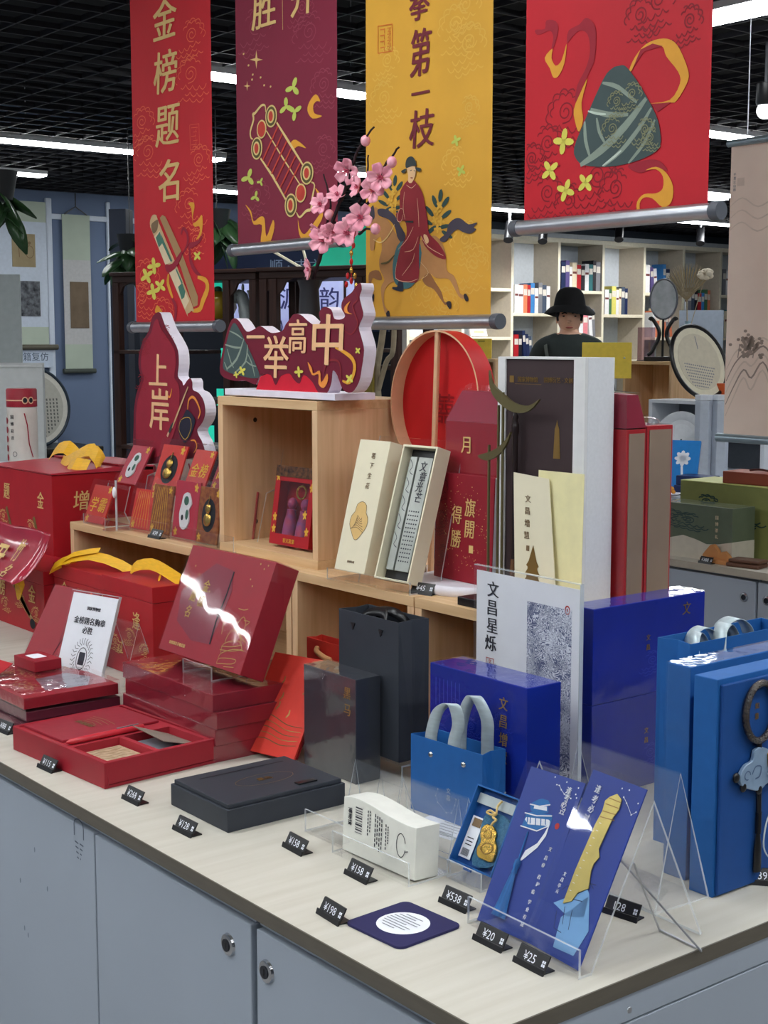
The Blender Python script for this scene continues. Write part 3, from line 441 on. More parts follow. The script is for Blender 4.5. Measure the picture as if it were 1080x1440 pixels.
for i, (xa, xb, doors, lab) in enumerate(((-2.72, DX[3]-.004, (-2.72, -1.78, DX[2], DX[3]-.004), 'pale grey cabinet with three doors at the left, emblem sticker on one door'), (DX[3]+.004, -.006, (DX[3]+.004, -.006), 'pale grey single-door cabinet under the corner of the worktop'))):
    c = thing('display_cabinet', lab, 'cabinet', (xa, .012, 0), 0, 0, 'cabinets under the front worktop')
    part('body', mbx(0, xb-xa, .018, 1.22, .06, .858), CABINET, c)
    part('plinth', mbx(.01, xb-xa-.01, .05, 1.2, 0, .06), mat('dark_plinth', (60, 62, 66), .6), c)
    part('top_rail', mbx(0, xb-xa, .004, .018, .848, .8625), CABINET, c, .001)
    for d in range(len(doors)-1):
        a, b = doors[d]-xa+.0016, doors[d+1]-xa-.0016
        dr = part('door', mbx(a, b, -.002, .016, .07, .846), CABINET, c, .0015)
        if i == 0 and d == 2: lock(dr, -0.4519-xa, 0.8076, -.002)
        if i == 1: lock(dr, -0.3721-xa, 0.8036, -.002)
        if i == 0 and d == 1:
            mk = MB(); u, v = -0.8331-xa, 0.8405; fn = FRONT(-.002)
            stroke(mk, [(u-.014, v-.012), (u-.014, v+.004)]+arc(u, v+.004, .014, math.pi, 0, 8, .010)+[(u+.014, v-.012)], .0024, fn)
            for k in range(4): stroke(mk, [(u-.013+.002*k, v-.020-.007*k), (u-.002, v-.021-.007*k)], .002, fn); stroke(mk, [(u+.002, v-.020-.007*k), (u+.013-.003*k, v-.021-.007*k)], .002, fn)
            part('printed_emblem', mk, mat('emblem_print', (84, 92, 106), .6), dr)
        if i == 0 and d == 1:
            sc = MB(); fn = FRONT(-.002)
            for q in (((-1.0211, 0.6373), (-1.0092, 0.6303), (-0.9778, 0.7698), (-0.9383, 0.7232), (-1.0311, 0.7075))):
                ellipse(sc, q[0]-xa, q[1], .002, .004, fn)
            part('scuff_mark', sc, SCUFF, dr)
    if i == 1:
        e = part('end_panel', mbx(xb-xa-.002, xb-xa+.004, .0, 1.22, .06, .832), CABINET, c, .001)
        part('end_rail', mbx(xb-xa-.002, xb-xa+.004, .0, 1.22, .834, .8625), CABINET, c, .001)
        part('screw_head', MB().lathe([(.0001, .0045), (.003, .0045), (.0035, .004)], 12, (xb-xa, .18, .845), 0, 'x'), STEEL, c)
# ------------------------------------------------------------------ wooden display boxes on the worktop
ZS = 1.105; YS = .565
def open_box(name, label, x0, x1, y0, y1, z0, z1, t=.016, screws=False, group=None):
    b = thing(name, label, 'wooden box', (x0, y0, z0), 0, 0, group); W, D, Hh = x1-x0, y1-y0, z1-z0
    part('top', mbx(0, W, 0, D, Hh-t, Hh), OAK, b, .0008); part('bottom', mbx(0, W, 0, D, 0, t), OAK, b, .0008)
    s = part('side', mbx(0, t, .0005, D, t, Hh-t), OAKV, b, .0008); part('side', mbx(W-t, W, .0005, D, t, Hh-t), OAKV, b, .0008)
    n = max(2, round((W-2*t)/.075))
    for k in range(n):
        a = t+(W-2*t)*k/n; part('back_plank', mbx(a+.0006, a+(W-2*t)/n-.0006, D-.012, D-.002, t, Hh-t), OAKV, b)
    if screws:
        for z in (Hh*.84, Hh*.17): part('screw_head', MB().lathe([(.0001, .0012), (.0035, .001), (.0045, 0)], 12, (t, D*.32, z), 0, 'x'), mat('dark_screw', (70, 60, 50), .4, .8), s)
    return b
open_box('wooden_box', 'long oak display box under the charm cards, gift boxes with yellow ribbon before it', -1.985, -1.128, YS, .845, .88, ZS, group='oak display boxes')
open_box('wooden_box', 'oak display box behind the charcoal paper bag', -1.125, -.792, YS, .845, .88, ZS, group='oak display boxes')
open_box('wooden_box', 'oak display box partly hidden by the white poster', -.789, -.462, YS, .845, .88, ZS, group='oak display boxes')
open_box('wooden_cube', 'open oak cube carrying the exam-wish sign on its top', -1.418, -1.096, .60, .83, ZS, 1.3975, screws=True)
# ================================================================== boxes and goods on the worktop, left part
RED = mat('red_gift_board', (150, 30, 44), .42, var=.05, scale=25)
RED2 = mat('bright_red_board', (172, 28, 38), .45, var=.06, scale=20)
REDW = mat('wrapped_red_board', (132, 28, 44), .35, var=.08, scale=20, coat=.9, bump=.25, bscale=22)
GOLDM = mat('polished_gold', (206, 168, 84), .25, .9, bump=.3, bscale=120)
def box_thing(name, label, w, d, h, m, loc, rz=0, tilt=0, cat='gift box', group=None, lid=.0, bev=.0008, x0=None):
    """box with its front at y=0; base tray plus, when lid>0, an overlapping lid of that height"""
    t = thing(name, label, cat, loc, rz, tilt, group); a = -w/2 if x0 is None else x0
    if lid:
        part('tray', mbx(a+.0012, a+w-.0012, .0012, d-.0012, 0, h-lid-.0006), m, t, bev); part('lid', mbx(a, a+w, 0, d, h-lid, h), m, t, bev)
    else: part('carton', mbx(a, a+w, 0, d, 0, h), m, t, bev)
    return t
def film(t, x0, x1, y0, y1, z0, z1, m=None, e=.0012): return part('shrink_film', mbx(x0-e, x1+e, y0-e, y1+e, z0, z1+e), m or FILM, t)
ZC = .88
# --- open red gift-set box
t = thing('gift_set_box', 'open red gift-set tray with notebook and pen at the front left', 'gift box', (-.856, .062, ZC), 4)
tr = MB().box(-.265, 0, 0, .195, 0, .005)
for q in ((-.265, 0, 0, .006), (-.265, 0, .189, .195)): tr.box(q[0], q[1], q[2], q[3], .005, .037)
for q in ((-.265, -.259), (-.006, 0)): tr.box(q[0], q[1], .006, .189, .005, .037)
part('tray', tr, RED, t, .0008)
ins = MB().box(-.259, -.132, .006, .189, .005, .0345).box(-.132, -.006, .092, .100, .005, .0345).box(-.132, -.110, .006, .092, .005, .0345).box(-.132, -.110, .1, .189, .005, .0345).box(-.016, -.006, .006, .092, .005, .0345).box(-.016, -.006, .1, .189, .005, .0345).box(-.110, -.016, .006, .014, .005, .0345).box(-.110, -.016, .181, .189, .005, .0345)
part('fitted_insert', ins, mat('red_velvet_insert', (164, 42, 54), .75), t)
part('insert_floor', mbx(-.112, -.014, .012, .183, .005, .022), mat('red_velvet_insert', (164, 42, 54), .75), t)
def inside(o, x, y, z, rz=0):
    a = math.radians(4); o.location = (-.856+x*math.cos(a)-y*math.sin(a), .062+x*math.sin(a)+y*math.cos(a), ZC+z); o.rotation_euler = (0, 0, math.radians(4+rz))
n = thing('notebook', 'dark red notebook with faint gold print lying in the open red tray', 'notebook'); inside(n, -.196, .097, .0346)
part('cover', mbx(-.058, .058, -.084, .084, 0, .004), mat('wine_red_cover', (146, 36, 50), .5, bump=.2, bscale=60), n, .001)
lm = MB(); fn = TOP(.004)
for k in range(4): stroke(lm, [(-.03+.004*k, .02-.008*k), (.0, .024-.008*k), (.034-.005*k, .02-.008*k)], .0016, fn)
tx(lm, '金榜题名', fn, 0, -.012, .012, 0)
part('gold_print', lm, pm('gold_foil_d'), n)
n = thing('pen', 'slim red pen lying in the open red tray', 'pen'); inside(n, -.121, .075, .0395, 0)
part('barrel', MB().lathe([(.0008, -.066), (.0045, -.058), (.0048, -.02), (.0048, .062), (.004, .066)], 14, (0, 0, 0), 0, 'y'), mat('red_pen_lacquer', (196, 44, 58), .3, coat=.5), n, smooth=True)
part('clip', mbx(-.001, .001, .02, .058, .0045, .0062), STEEL, n, .0003)
n = thing('foil_card', 'cream and gold foil badge card lying in the open red tray', 'card'); inside(n, -.063, .053, .0225, 0)
part('card', mbx(-.042, .042, -.036, .036, 0, .0015), mat('cream_gold_foil', (226, 208, 180), .35, .2, var2=(186, 160, 120), scale=90), n)
sq = MB()
for k in range(7): stroke(sq, [(-.036+.011*k+.002*math.sin(j*2+k), -.03+.012*j) for j in range(6)], .0014, TOP(.0015))
part('foil_lines', sq, pm('gold_foil_d'), n)
n = thing('folded_card', 'silver-grey folded card opened up in the red tray corner', 'card'); inside(n, -.063, .142, .0225, 0)
part('lower_leaf', mbx(-.042, .042, -.034, .034, 0, .001), mat('pale_grey_card', (176, 184, 196), .3, .3), n)
part('upper_leaf', MB().hexa([(-.042, -.030, .026), (.042, -.030, .020), (.042, .034, .0018), (-.042, .034, .0018), (-.042, -.030, .027), (.042, -.030, .021), (.042, .034, .0028), (-.042, .034, .0028)]), mat('taupe_card', (148, 138, 126), .4, .2), n)
# --- stack of four wrapped boxes
for k, nm in enumerate(('bottom', 'second from bottom', 'second from top', 'topmost')):
    o = .003*((k*7) % 3-1)
    t = box_thing('gift_box', 'shrink-wrapped dark red gift box, %s of the stack of four' % nm, .282, .2, .0252, REDW, (-.866+o, .248+o*.5, ZC+k*.0258), .4*((k*5) % 3-1), 0, group='stack of four red boxes', x0=-.282)
    film(t, -.282, 0, 0, .2, .0004, .0252)
ZT = ZC+.1032
acrylic('acrylic_easel', 'clear acrylic easel holding the leaning red box on the stack', [(-.012, .022), (-.012, .0013), (.0, .0013), (.055, .0013), (.045, .02), (.092, .11)], -.04, .045, (-.985, .300, ZT), 0)
t = thing('gift_box', 'upright red gift box with gold city gate leaning on the red stack', 'gift box', (-.992, .2945, ZT+.0224), .3, 22.5)
part('carton', mbx(-.121, .121, 0, .045, 0, .177), RED, t, .0008)
g = MB(); F0 = FRONT(0)
win = ((-0.1098, 0.0994), (-0.0941, 0.1132), (-0.0357, 0.1556), (0.0179, 0.1499), (0.0312, 0.1183), (0.0183, 0.0301), (-0.0366, 0.0276), (-0.0936, 0.051))
part('window_recess', MB().prism(win, lambda u, v, e: (u, -e, v), .0003, .0004), mat('wine_window', (126, 30, 52), .35, coat=.3), t)
for ch, p in zip('金榜题名', ((-0.041, 0.117), (-0.0431, 0.0919), (-0.069, 0.0966), (-0.0702, 0.0706))): tx(g, ch, F0, p[0], p[1], .021, 0, .9, .0008, .1)
for P in (((0.0526, 0.0142), (0.0572, 0.0232), (0.085, 0.0337), (0.1122, 0.0358)), ((0.0549, 0.0228), (0.0543, 0.0364), (0.0779, 0.046), (0.0967, 0.0465), (0.108, 0.035)), ((0.0573, 0.0397), (0.0582, 0.0508), (0.0686, 0.0621), (0.0889, 0.056), (0.0981, 0.0481)), ((0.0526, 0.006), (0.0927, 0.0121), (0.0978, 0.0198), (0.0571, 0.015), (0.0526, 0.006)), ((0.0731, 0.0044), (0.0998, 0.008)), ((0.0724, 0.0723), (0.0841, 0.0851), (0.0956, 0.0733), (0.091, 0.0564), (0.1096, 0.0487)), ((0.0638, 0.0955), (0.0784, 0.095), (0.0886, 0.098)), ((0.087, 0.0801), (0.1035, 0.08), (0.0956, 0.0733)), ((0.0411, 0.0506), (0.0375, 0.0694), (0.0354, 0.0856)), ((0.0498, 0.0274), (0.0821, 0.0304), (0.1066, 0.0375)), ((0.0514, 0.0332), (0.0785, 0.0366), (0.1009, 0.0432))):
    stroke(g, catmull(list(P), False, 3), .0011, F0, 0, .0006)
p = ((-0.0707, 0.0158),)
tx(g, '金榜题名手账套装', F0, p[0][0], p[0][1], .0062, 1, 1., .0006)
for p in ((-0.0914, 0.1441), (-0.0735, 0.132), (-0.1031, 0.128), (-0.0289, 0.1096), (-0.0966, 0.1085), (0.0702, 0.1431), (0.0803, 0.1335), (0.0836, 0.1695), (0.0966, 0.163), (0.1045, 0.1695)): ellipse(g, p[0], p[1], .0016, .0016, F0, 0, .0006, 6)
part('gold_print', g, [pm('gold_foil'), pm('gold')], t, tri=True)
s = MB(); stroke(s, ((0.0209, 0.1489), (0.0206, 0.1111), (0.0156, 0.0686), (0.0183, 0.0301)), .0035, F0, 0, .0007); part('slot', s, pm('black_p'), t)
film(t, -.121, .121, 0, .045, 0, .177, FILM2)
# --- clear-lidded boxes at far left
for k, (z, dx, h) in enumerate(((0, 0, .021), (.0215, -.006, .021), (.0435, .0, .024))):
    t = thing('clear_lid_box', 'flat wine-red box with clear lid at far left, %s of three' % ('bottom', 'middle', 'topmost')[k], 'gift box', (-1.176+dx, .088+.006*(k % 2), ZC+z), 0, 0, 'three clear-lidded boxes')
    part('tray', mbx(-.235, 0, 0, .165, 0, h*.75), RED if k == 2 else mat('plum_board', (96, 28, 48), .4), t, .001)
    part('clear_lid', mbx(-.237, .002, -.002, .167, .0006, h), FILM, t)
    if k == 2:
        a = MB(); fn = TOP(h*.75)
        for P in cloud_lines(-.07, .06, .05, .05, 1)+cloud_lines(-.16, .1, .05, .05, -1)+cloud_lines(-.18, .04, .04, .04, 1): stroke(a, P, .0022, fn)
        part('gold_print', a, pm('gold_foil'), t)
        part('pale_inlay', MB().prism([(-.11, .07), (-.03, .05), (-.02, .12), (-.07, .15), (-.12, .13)], lambda u, v, e: (u, v, h*.75+e), .0002, .0006), mat('grey_foil_inlay', (170, 170, 184), .35, .4, var2=(120, 120, 136), scale=60), t)
t = box_thing('small_box', 'small red box with white label on the far-left clear boxes', .075, .05, .018, RED, (-1.345, .165, ZC+.0675), 3)
part('label', mbx(-.02, .012, .012, .036, .018, .0184), PAPER, t)
t = thing('badge_pack', 'small clear pack with red card beside the small red box', 'pack', (-1.352, .103, ZC+.0675), 8)
part('card', MB().hexa([(-.028, 0, 0), (.028, 0, 0), (.028, .002, 0), (-.028, .002, 0), (-.028, .03, .016), (.028, .03, .016), (.028, .032, .016), (-.028, .032, .016)]), RED2, t)
part('clear_blister', MB().ell((0, .012, .008), .016, .012, .007), FILM2, t, smooth=True)
# --- white card, red folder, little A-frame
q = (-1.3038, 0.2378, 13.5682, 0.1264, 0.1471, 18.4709)
q0 = (q[0], q[1], .915)
t = thing('card_sign', 'white sign card in clear holder with badge drawing, leaning at left', 'sign', q0, q[2], 18.5)
part('paper', mbx(-.058, .058, .0, .001, .0, .158), PAPER, t)
a = MB(); tx(a, '金榜题名胸章', FRONT(0), 0, .112, .0135, 0); tx(a, '必胜', FRONT(0), .0, .096, .0135, 0); tx(a, '国家博物馆', FRONT(0), .004, .134, .007, 0)
a.box(-.0075, .0075, -.0006, -.0003, .036, .058)
stroke(a, arc(0, .047, .0125, 0, 2*math.pi, 20, .019)[:-1], .0014, FRONT(0), 0, .0005, True)
for k in range(26):
    an = k*2*math.pi/26; stroke(a, [(math.cos(an)*.017, .047+.024*math.sin(an)), (math.cos(an+.2)*.023, .047+.031*math.sin(an+.2)), (math.cos(an+.12)*.028, .047+.036*math.sin(an+.12))], .0011, FRONT(0))
part('print', a, pm('ink'), t)
part('clear_holder', mbx(-.061, .061, -.0022, .0032, -.004, .161), ACRYL, t)
part('holder_edge', MB().box(-.061, .061, -.0022, .0032, .161, .162).box(.061, .062, -.0022, .0032, -.004, .162), ACEDGE, t)
t = thing('display_block', 'small red riser block under the leaning white sign card', 'block', (q[0], q[1]-.004, ZC), q[2])
part('block', mbx(-.05, .05, .0, .05, 0, .03), RED, t, .001)
q = (-1.5622, 0.2737, 20.6844, 0.1146, 0.1387, 34.8646)
t = thing('red_folder', 'wine-red folder with gold flower leaning behind the small boxes', 'folder', (q[0], q[1]+.02, ZC+.004), 8, 30)
part('cover', mbx(-.075, .075, 0, .006, 0, .17), RED, t, .001)
a = MB()
for k in range(5): stroke(a, [(.01, .02), (.018+.004*k, .06+.012*k), (.012+.012*k, .10+.012*k)], .0012, FRONT(0), 1)
for P in petals(.05, .152, .016, .014, .3, 5): poly(a, P, FRONT(0), 0, .0006)
part('gold_print', a, [pm('orange_p'), pm('wine_d')], t, tri=True)
film(t, -.075, .075, 0, .006, 0, .17, FILM2, .0015)
q = (-1.4098, 0.374, 5.0655, 0.0754, 0.1146, 16.1502)
acrylic('acrylic_sign_holder', 'small empty clear A-frame sign holder beside the white card', [(-.004, .0), (.032, .112), (.072, .0)], -.04, .04, (q[0], q[1]-.01, ZC), 6)
# --- gift boxes with yellow ribbon before the shelf
def ribbon_handle(parent, pts, wd, dirv, n=2): return part('ribbon', MB().ribbon(catmull([tuple(p) for p in pts], False, n), wd, dirv), YELLOWR, parent, solid=.0006)
GP = pm('gold')
def gift_bag(label, x0, x1, y0, y1, h, chars, ribs, side=(), m=RED2):
    t = thing('ribbon_gift_box', label, 'gift box', (x0, y0, ZC), 0, 0, 'red gift boxes with yellow ribbon'); W, D = x1-x0, y1-y0
    part('body', mbx(0, W, 0, D, 0, h-.03), m, t, .001); part('lid', mbx(-.0008, W+.0008, -.0008, D+.0008, h-.0295, h), m, t, .001)
    a = MB()
    for ch, u, v, s in chars: tx(a, ch, FRONT(-.0009), u, v, s, 0, .85, .0004, .1)
    for ch, u, v, s in side: tx(a, ch, SIDE(W+.0009), u, v, s, 0, .85, .0004, .1)
    for k in range(3):
        for P in cloud_lines(W*(.25+.3*k), h*.28+.02*(k % 2), .03, .02, 1 if k % 2 else -1): stroke(a, P, .0012, FRONT(-.0009))
    part('gold_print', a, GP, t, tri=True)
    for pts, wd, dv in ribs: ribbon_handle(t, pts, wd, dv)
    return t
gift_bag('red gift box with yellow ribbon directly behind the white sign card', -1.553, -1.358, .42, .53, .178, (('必', .045, .115, .036), ('逢', .135, .108, .036), ('过', .07, .05, .03)), [([(.02, .05, .179), (.05, .045, .195), (.1, .05, .205), (.15, .05, .2), (.19, .06, .185)], .022, (0, .3, .95)), ([(.12, .06, .18), (.14, .05, .192), (.135, .045, .175)], .018, (0, .2, 1))], (('高', .05, .12, .036),))
gift_bag('red gift box with looped yellow ribbon left of its twin, under the long shelf', -1.853, -1.562, .462, .555, .160, (('金', .05, .11, .036), ('榜', .12, .105, .034), ('一', .215, .12, .034)), [([(.02, .045, .161), (.045, .02, .17), (.03, -.02, .15), (.06, -.012, .17), (.13, .02, .188), (.22, .04, .178), (.28, .045, .163)], .020, (0, .5, .86)), ([(.03, -.02, .151), (.09, .0, .187), (.15, .03, .2)], .012, (0, .5, .86))])
gift_bag('red gift box with dark scroll drawing and yellow ribbon at the left edge', -2.13, -1.868, .445, .56, .14, (('金', .205, .085, .042), ('榜', .05, .08, .04)), [([(.06, .02, .141), (.12, -.012, .15), (.2, -.03, .135), (.225, -.03, .10), (.205, -.03, .085), (.17, -.02, .115)], .022, (.2, .3, .9))])
a = MB(); fn = FRONT(-.0012)
t = bpy.data.objects['ribbon_gift_box.002']
for k in range(3): stroke(a, [(.1+.016*k, .105-.01*k), (.175+.016*k, .045-.01*k)], .012, fn, k % 2)
ellipse(a, .205, .02, .013, .011, fn, 2, .0008)
part('scroll_print', a, [pm('tan_d'), pm('gold_foil_d'), pm('black_p')], t)
# --- tall red carrier box behind
t = thing('carrier_box', 'tall red carrier box with knotted yellow ribbon at the left edge', 'gift box', (-2.052, .556, ZC))
part('body', mbx(-.33, 0, 0, .33, 0, .322), RED2, t, .001)
fl = MB().hexa([(-.335, -.002, .3235), (.003, -.002, .3235), (.003, .175, .3235), (-.335, .175, .3235), (-.335, -.004, .3265), (.003, -.004, .3265), (.003, .175, .3345), (-.335, .175, .3345)])
part('front_flap', fl, mat('pinkish_red_board', (186, 50, 66), .45), t)
part('back_flap', MB().hexa([(-.335, .165, .336), (.003, .165, .336), (.003, .332, .3235), (-.335, .332, .3235), (-.335, .165, .339), (.003, .165, .339), (.003, .332, .3265), (-.335, .332, .3265)]), mat('pinkish_red_board', (186, 50, 66), .45), t)
a = MB()
for ch, u, v, s in (('题', -.245, .268, .042), ('金', -.06, .262, .042), ('榜', -.15, .15, .04)): tx(a, ch, FRONT(0), u, v, s, 0, .85, .0004, .1)
tx(a, '增', SIDE(0), .07, .262, .048, 0, .9, .0004, .1); tx(a, '慧', SIDE(0), .09, .06, .04, 0, .9, .0004, .1)
for k, (u, v) in enumerate(((-.27, .2), (-.12, .19), (-.2, .12), (-.03, .1))):
    for P in cloud_lines(u, v, .03, .022, 1 if k % 2 else -1): stroke(a, P, .0014, FRONT(0))
    stroke(a, [(u+.02, v+.03), (u+.05, v-.03)], .012, FRONT(0), 1, .0006)
part('gold_print', a, [GP, pm('gold_foil_d')], t, tri=True)
ribbon_handle(t, [(-.31, .14, .333), (-.25, .13, .36), (-.21, .14, .368), (-.17, .145, .348), (-.10, .12, .352), (-.05, .13, .366), (-.03, .14, .34)], .035, (0, .55, .83))
ribbon_handle(t, [(-.2, .12, .336), (-.14, .10, .338), (-.06, .1, .364), (-.02, .11, .374), (-.005, .12, .345)], .032, (0, .45, .89))
ribbon_handle(t, [(-.08, .08, .336), (-.03, .07, .344), (.0, .09, .339)], .03, (0, .5, .86))
# --- drooping printed plastic pouch
t = thing('plastic_pouch', 'drooping clear-red plastic pouch with gold calligraphy at the left edge', 'pouch', (-1.915, .425, 1.012))
mb = MB(); prof = [(0, .10), (-.01, .07), (-.035, .035), (-.06, .012), (-.075, .0)]
prof = catmull(prof, False, 4); o = len(mb.v)
for i, (y, z) in enumerate(prof):
    for k in range(9):
        u = -.2+.33*k/8; rr = 1.0
        mb.v.append((u if not (k == 8 and i > 12) else u-.006*(i-12), y, z+.002*math.sin(k*1.3)))
n = len(prof)
for i in range(n-1):
    for k in range(8): mb.f.append([i*9+k, i*9+k+1, (i+1)*9+k+1, (i+1)*9+k]); mb.m.append(0)
part('sheet', mb, mat('glossy_red_plastic', (160, 40, 58), .25, coat=.6, var=.12, scale=14), t, smooth=True, solid=.0008)
def drape(u, v, e):
    f = max(0, min(.999, 1-v/.10))*(n-1); i = int(f); y0, z0 = prof[i]; y1, z1 = prof[min(i+1, n-1)]; y, z = y0+(y1-y0)*(f-i), z0+(z1-z0)*(f-i)
    return (u, y-.0035-e, z+.0035+e)
a = MB()
for ch, u, v, s in (('君', -.045, .034, .07), ('竹', .035, .062, .034), ('名', .045, .026, .034), ('子', -.12, .045, .06)): tx(a, ch, drape, u, v, s, 0, .9, .0006, .15)
part('lettering', a, pm('gold'), t)
# --- charcoal boxes
CHAR = mat('charcoal_board', (52, 56, 64), .5, var=.05)
CHARG = mat('charcoal_board_wrapped', (50, 54, 62), .3, coat=1., var=.05)
t = thing('flat_gift_box', 'flat charcoal gift box lying on the worktop behind price tags', 'gift box', (-.598, .101, ZC), 0)
part('tray', mbx(-.143, 0, 0, .186, 0, .0295), CHAR, t, .0008); part('inner_lid', mbx(-.1395, -.0035, .0035, .1825, .0296, .0355), CHAR, t, .001)
a = MB(); fn = TOP(.0355); stroke(a, [(-.118, .03), (-.118, .165)], .0035, fn, 1)
tx(a, '黑马', fn, -.066, .1, .012, 0, 1, .0004, 0, math.pi/2)
for P in (arc(-.066, .1, .02, 0, 2*math.pi, 16, .045),): stroke(a, P, .0008, fn, 0)
part('foil_print', a, [pm('gold_foil_d'), pm('black_p')], t, tri=True)
part('pull_tab', mbx(-.024, -.014, .12, .15, .0356, .0375), BLACKP, t)
t = thing('upright_gift_box', 'upright film-wrapped charcoal box with gold lettering beside the charcoal bag', 'gift box', (-.656, .349, ZC), 0)
part('carton', mbx(-.126, 0, 0, .044, 0, .151), CHARG, t, .0008)
a = MB(); column(a, '黑马', FRONT(0), -.019, .128, .019, .024, sx=.9, slant=.1)
part('gold_lettering', a, pm('gold_foil'), t, tri=True); film(t, -.126, 0, 0, .044, 0, .151)
# --- charcoal paper bag on acrylic riser
acrylic('acrylic_riser', 'clear acrylic riser under the charcoal paper bag', [(0, 0), (0, .03), (.075, .03), (.075, 0)], -.15, .012, (-.618, .392, ZC), 0)
def paper_bag(name, label, w, d, h, m, loc, rz, top_in=.006, inner=None, group=None):
    t = thing(name, label, 'paper bag', loc, rz, 0, group); mb = MB(); a = -w/2; b = w/2
    y0, y1 = 0, d
    # outer walls (front, back, folded sides) and inner walls
    def wall(P, Q): mb.quad(P[0], P[1], Q[1], Q[0])
    th = .0012
    mb.box(a, b, 0, th, 0, h); mb.box(a, b, d-th, d, 0, h); mb.box(a, b, th, d-th, 0, .002)
    part('body', mb, m, t, .0004)
    for s in (-1, 1):
        x = s*w/2; i = -s*top_in; g = MB()
        g.hexa([(x, th, .002), (x+(-s)*th, th, .002), (x+(-s)*th, d/2, .002), (x, d/2, .002), (x, th, h), (x-s*th, th, h), (x+i-s*th, d/2, h), (x+i, d/2, h)])
        g.hexa([(x, d/2, .002), (x-s*th, d/2, .002), (x-s*th, d-th, .002), (x, d-th, .002), (x+i, d/2, h), (x+i-s*th, d/2, h), (x-s*th, d-th, h), (x, d-th, h)])
        part('gusset', g, m, t)
    return t
t = paper_bag('charcoal_bag', 'charcoal paper bag with black ribbon standing on a clear riser', .14, .055, .2, CHAR, (-.69, .397, ZC+.0315), 0)
for x in (-.035, .03):
    part('eyelet', MB().prism([(x-.005, .184), (x+.005, .184), (x, .174)], lambda u, v, e: (u, -e, v), .0, .0012), BLACKP, t)
for y, s in ((.004, 1), (.05, -1)): part('ribbon_handle', MB().ribbon(catmull([(-.035, y, .185), (-.025, y+.012*s, .198), (0, y+.016*s, .203), (.02, y+.012*s, .2), (.03, y, .185)], False, 5), .014, (0, .6, .8)), BLACKP, t, smooth=True, solid=.0005)
a = MB(); stroke(a, arc(.0, .10, .006, 0, 2*math.pi, 12, .008)[:-1], .003, FRONT(0), 0, .0004, True); a.box(-.006, .006, -.0006, -.0002, .072, .09); tx(a, '马', FRONT(0), 0, .1, .008, 0)
part('black_emblem', a, BLACKP, t, tri=True)
# --- orange-red goods in the middle
ORED = mat('orange_red_paper', (206, 56, 44), .6, var=.06)
t = thing('red_card_folder', 'orange-red folder with gold grass drawing, leaning beside charcoal box', 'folder', (-.838, .318, ZC+.0078), 14, 32)
part('cover', mbx(-.055, .055, 0, .004, 0, .158), ORED, t, .0006)
part('back_cover', MB().hexa([(-.055, .006, .004), (.055, .006, .004), (.055, .008, .004), (-.055, .008, .004), (-.055, .012, .150), (.055, .012, .150), (.055, .014, .150), (-.055, .014, .150)]), mat('deep_red_paper', (150, 30, 36), .6), t)
a = MB(); F0 = FRONT(0)
for k in range(5): stroke(a, catmull([(-.05, .018+.011*k), (-.015, .024+.009*k), (.02, .018+.008*k), (.05, .022+.007*k)], False, 3), .0014, F0, k % 2, .0004, False, True)
for (u, v) in ((-.012, .085), (.028, .1), (-.02, .11), (.012, .06), (-.012, .07)): stroke(a, [(u, v), (u+.004, v+.006), (u+.003, v+.013)], .003, F0, 1, .0004, False, True)
part('gold_print', a, [pm('olive'), pm('gold_foil_d')], t)
t = paper_bag('red_paper_bag', 'orange-red paper bag with cord handle behind the red folder', .1, .03, .150, ORED, (-.893, .468, ZC), 0)
part('cord_handle', MB().tube(catmull([(-.018, -.002, .138), (-.008, -.010, .134), (.012, -.010, .128), (.022, -.003, .124)], False, 4), [.002]+[.0045]*11+[.002], 8), mat('tan_cord', (206, 150, 100), .7), t, smooth=True)
# ================================================================== goods on the worktop, right part
BLUEW = mat('wrapped_ultramarine_board', (8, 34, 140), .45, var=.1, scale=14, coat=.08, bump=.2, bscale=18, spec=.15)
BLUE = mat('blue_fabric_board', (30, 92, 160), .6, var=.05, scale=60, bump=.08, bscale=900)
BLUED = mat('deep_blue_board', (24, 72, 138), .6, var=.05, scale=60)
SILV = mat('silver_grey_satin', (186, 200, 206), .35, .25, var=.08, scale=50, stretch=(1, 1, 5))
# --- small white box on clear stand, empty clear stands
acrylic('acrylic_stand', 'clear acrylic stand holding the white barcode box', [(-.012, .028), (-.012, .0013), (.052, .0013), (.049, .02), (.064, .088), (.078, .0013)], -.072, .072, (-.388, .178, ZC), 1)
t = thing('white_box', 'small white wave-topped box with barcode and ring drawing', 'box', (-.388, .1775, ZC+.003), 1, 3)
mb = MB(); top = catmull([(-.068, .066), (-.045, .0695), (-.015, .068), (.02, .0635), (.05, .0615), (.068, .0625)], False, 4)
out = [(-.068, 0), (.068, 0)]+top[::-1]
mb.prism(out, lambda u, v, e: (u, e, v), 0, .036)
part('carton', mb, mat('pearl_white_board', (226, 226, 218), .4), t, .0006)
a = MB(); F0 = FRONT(0)
x = -.044
for k in range(11):
    wv = (.4, .9, .5, 1.2, .4, .6, 1., .4, .8, .5, .9)[k]*.0011; poly(a, [(-.044, .028+.0030*k), (-.031, .028+.0030*k), (-.031, .028+.0030*k+wv*1.6), (-.044, .028+.0030*k+wv*1.6)], F0)
for k, (u, v0, v1) in enumerate(((-.020, .03, .062), (-.016, .035, .062), (-.006, .02, .062), (-.002, .024, .06), (.002, .016, .06), (.006, .02, .058), (.014, .022, .054), (.018, .03, .052))):
    n_ = 7
    for j in range(n_): v = v0+(v1-v0)*j/n_; poly(a, [(u-.0009, v), (u+.0009, v), (u+.0009, v+(v1-v0)/n_*.7), (u-.0009, v+(v1-v0)/n_*.7)], F0)
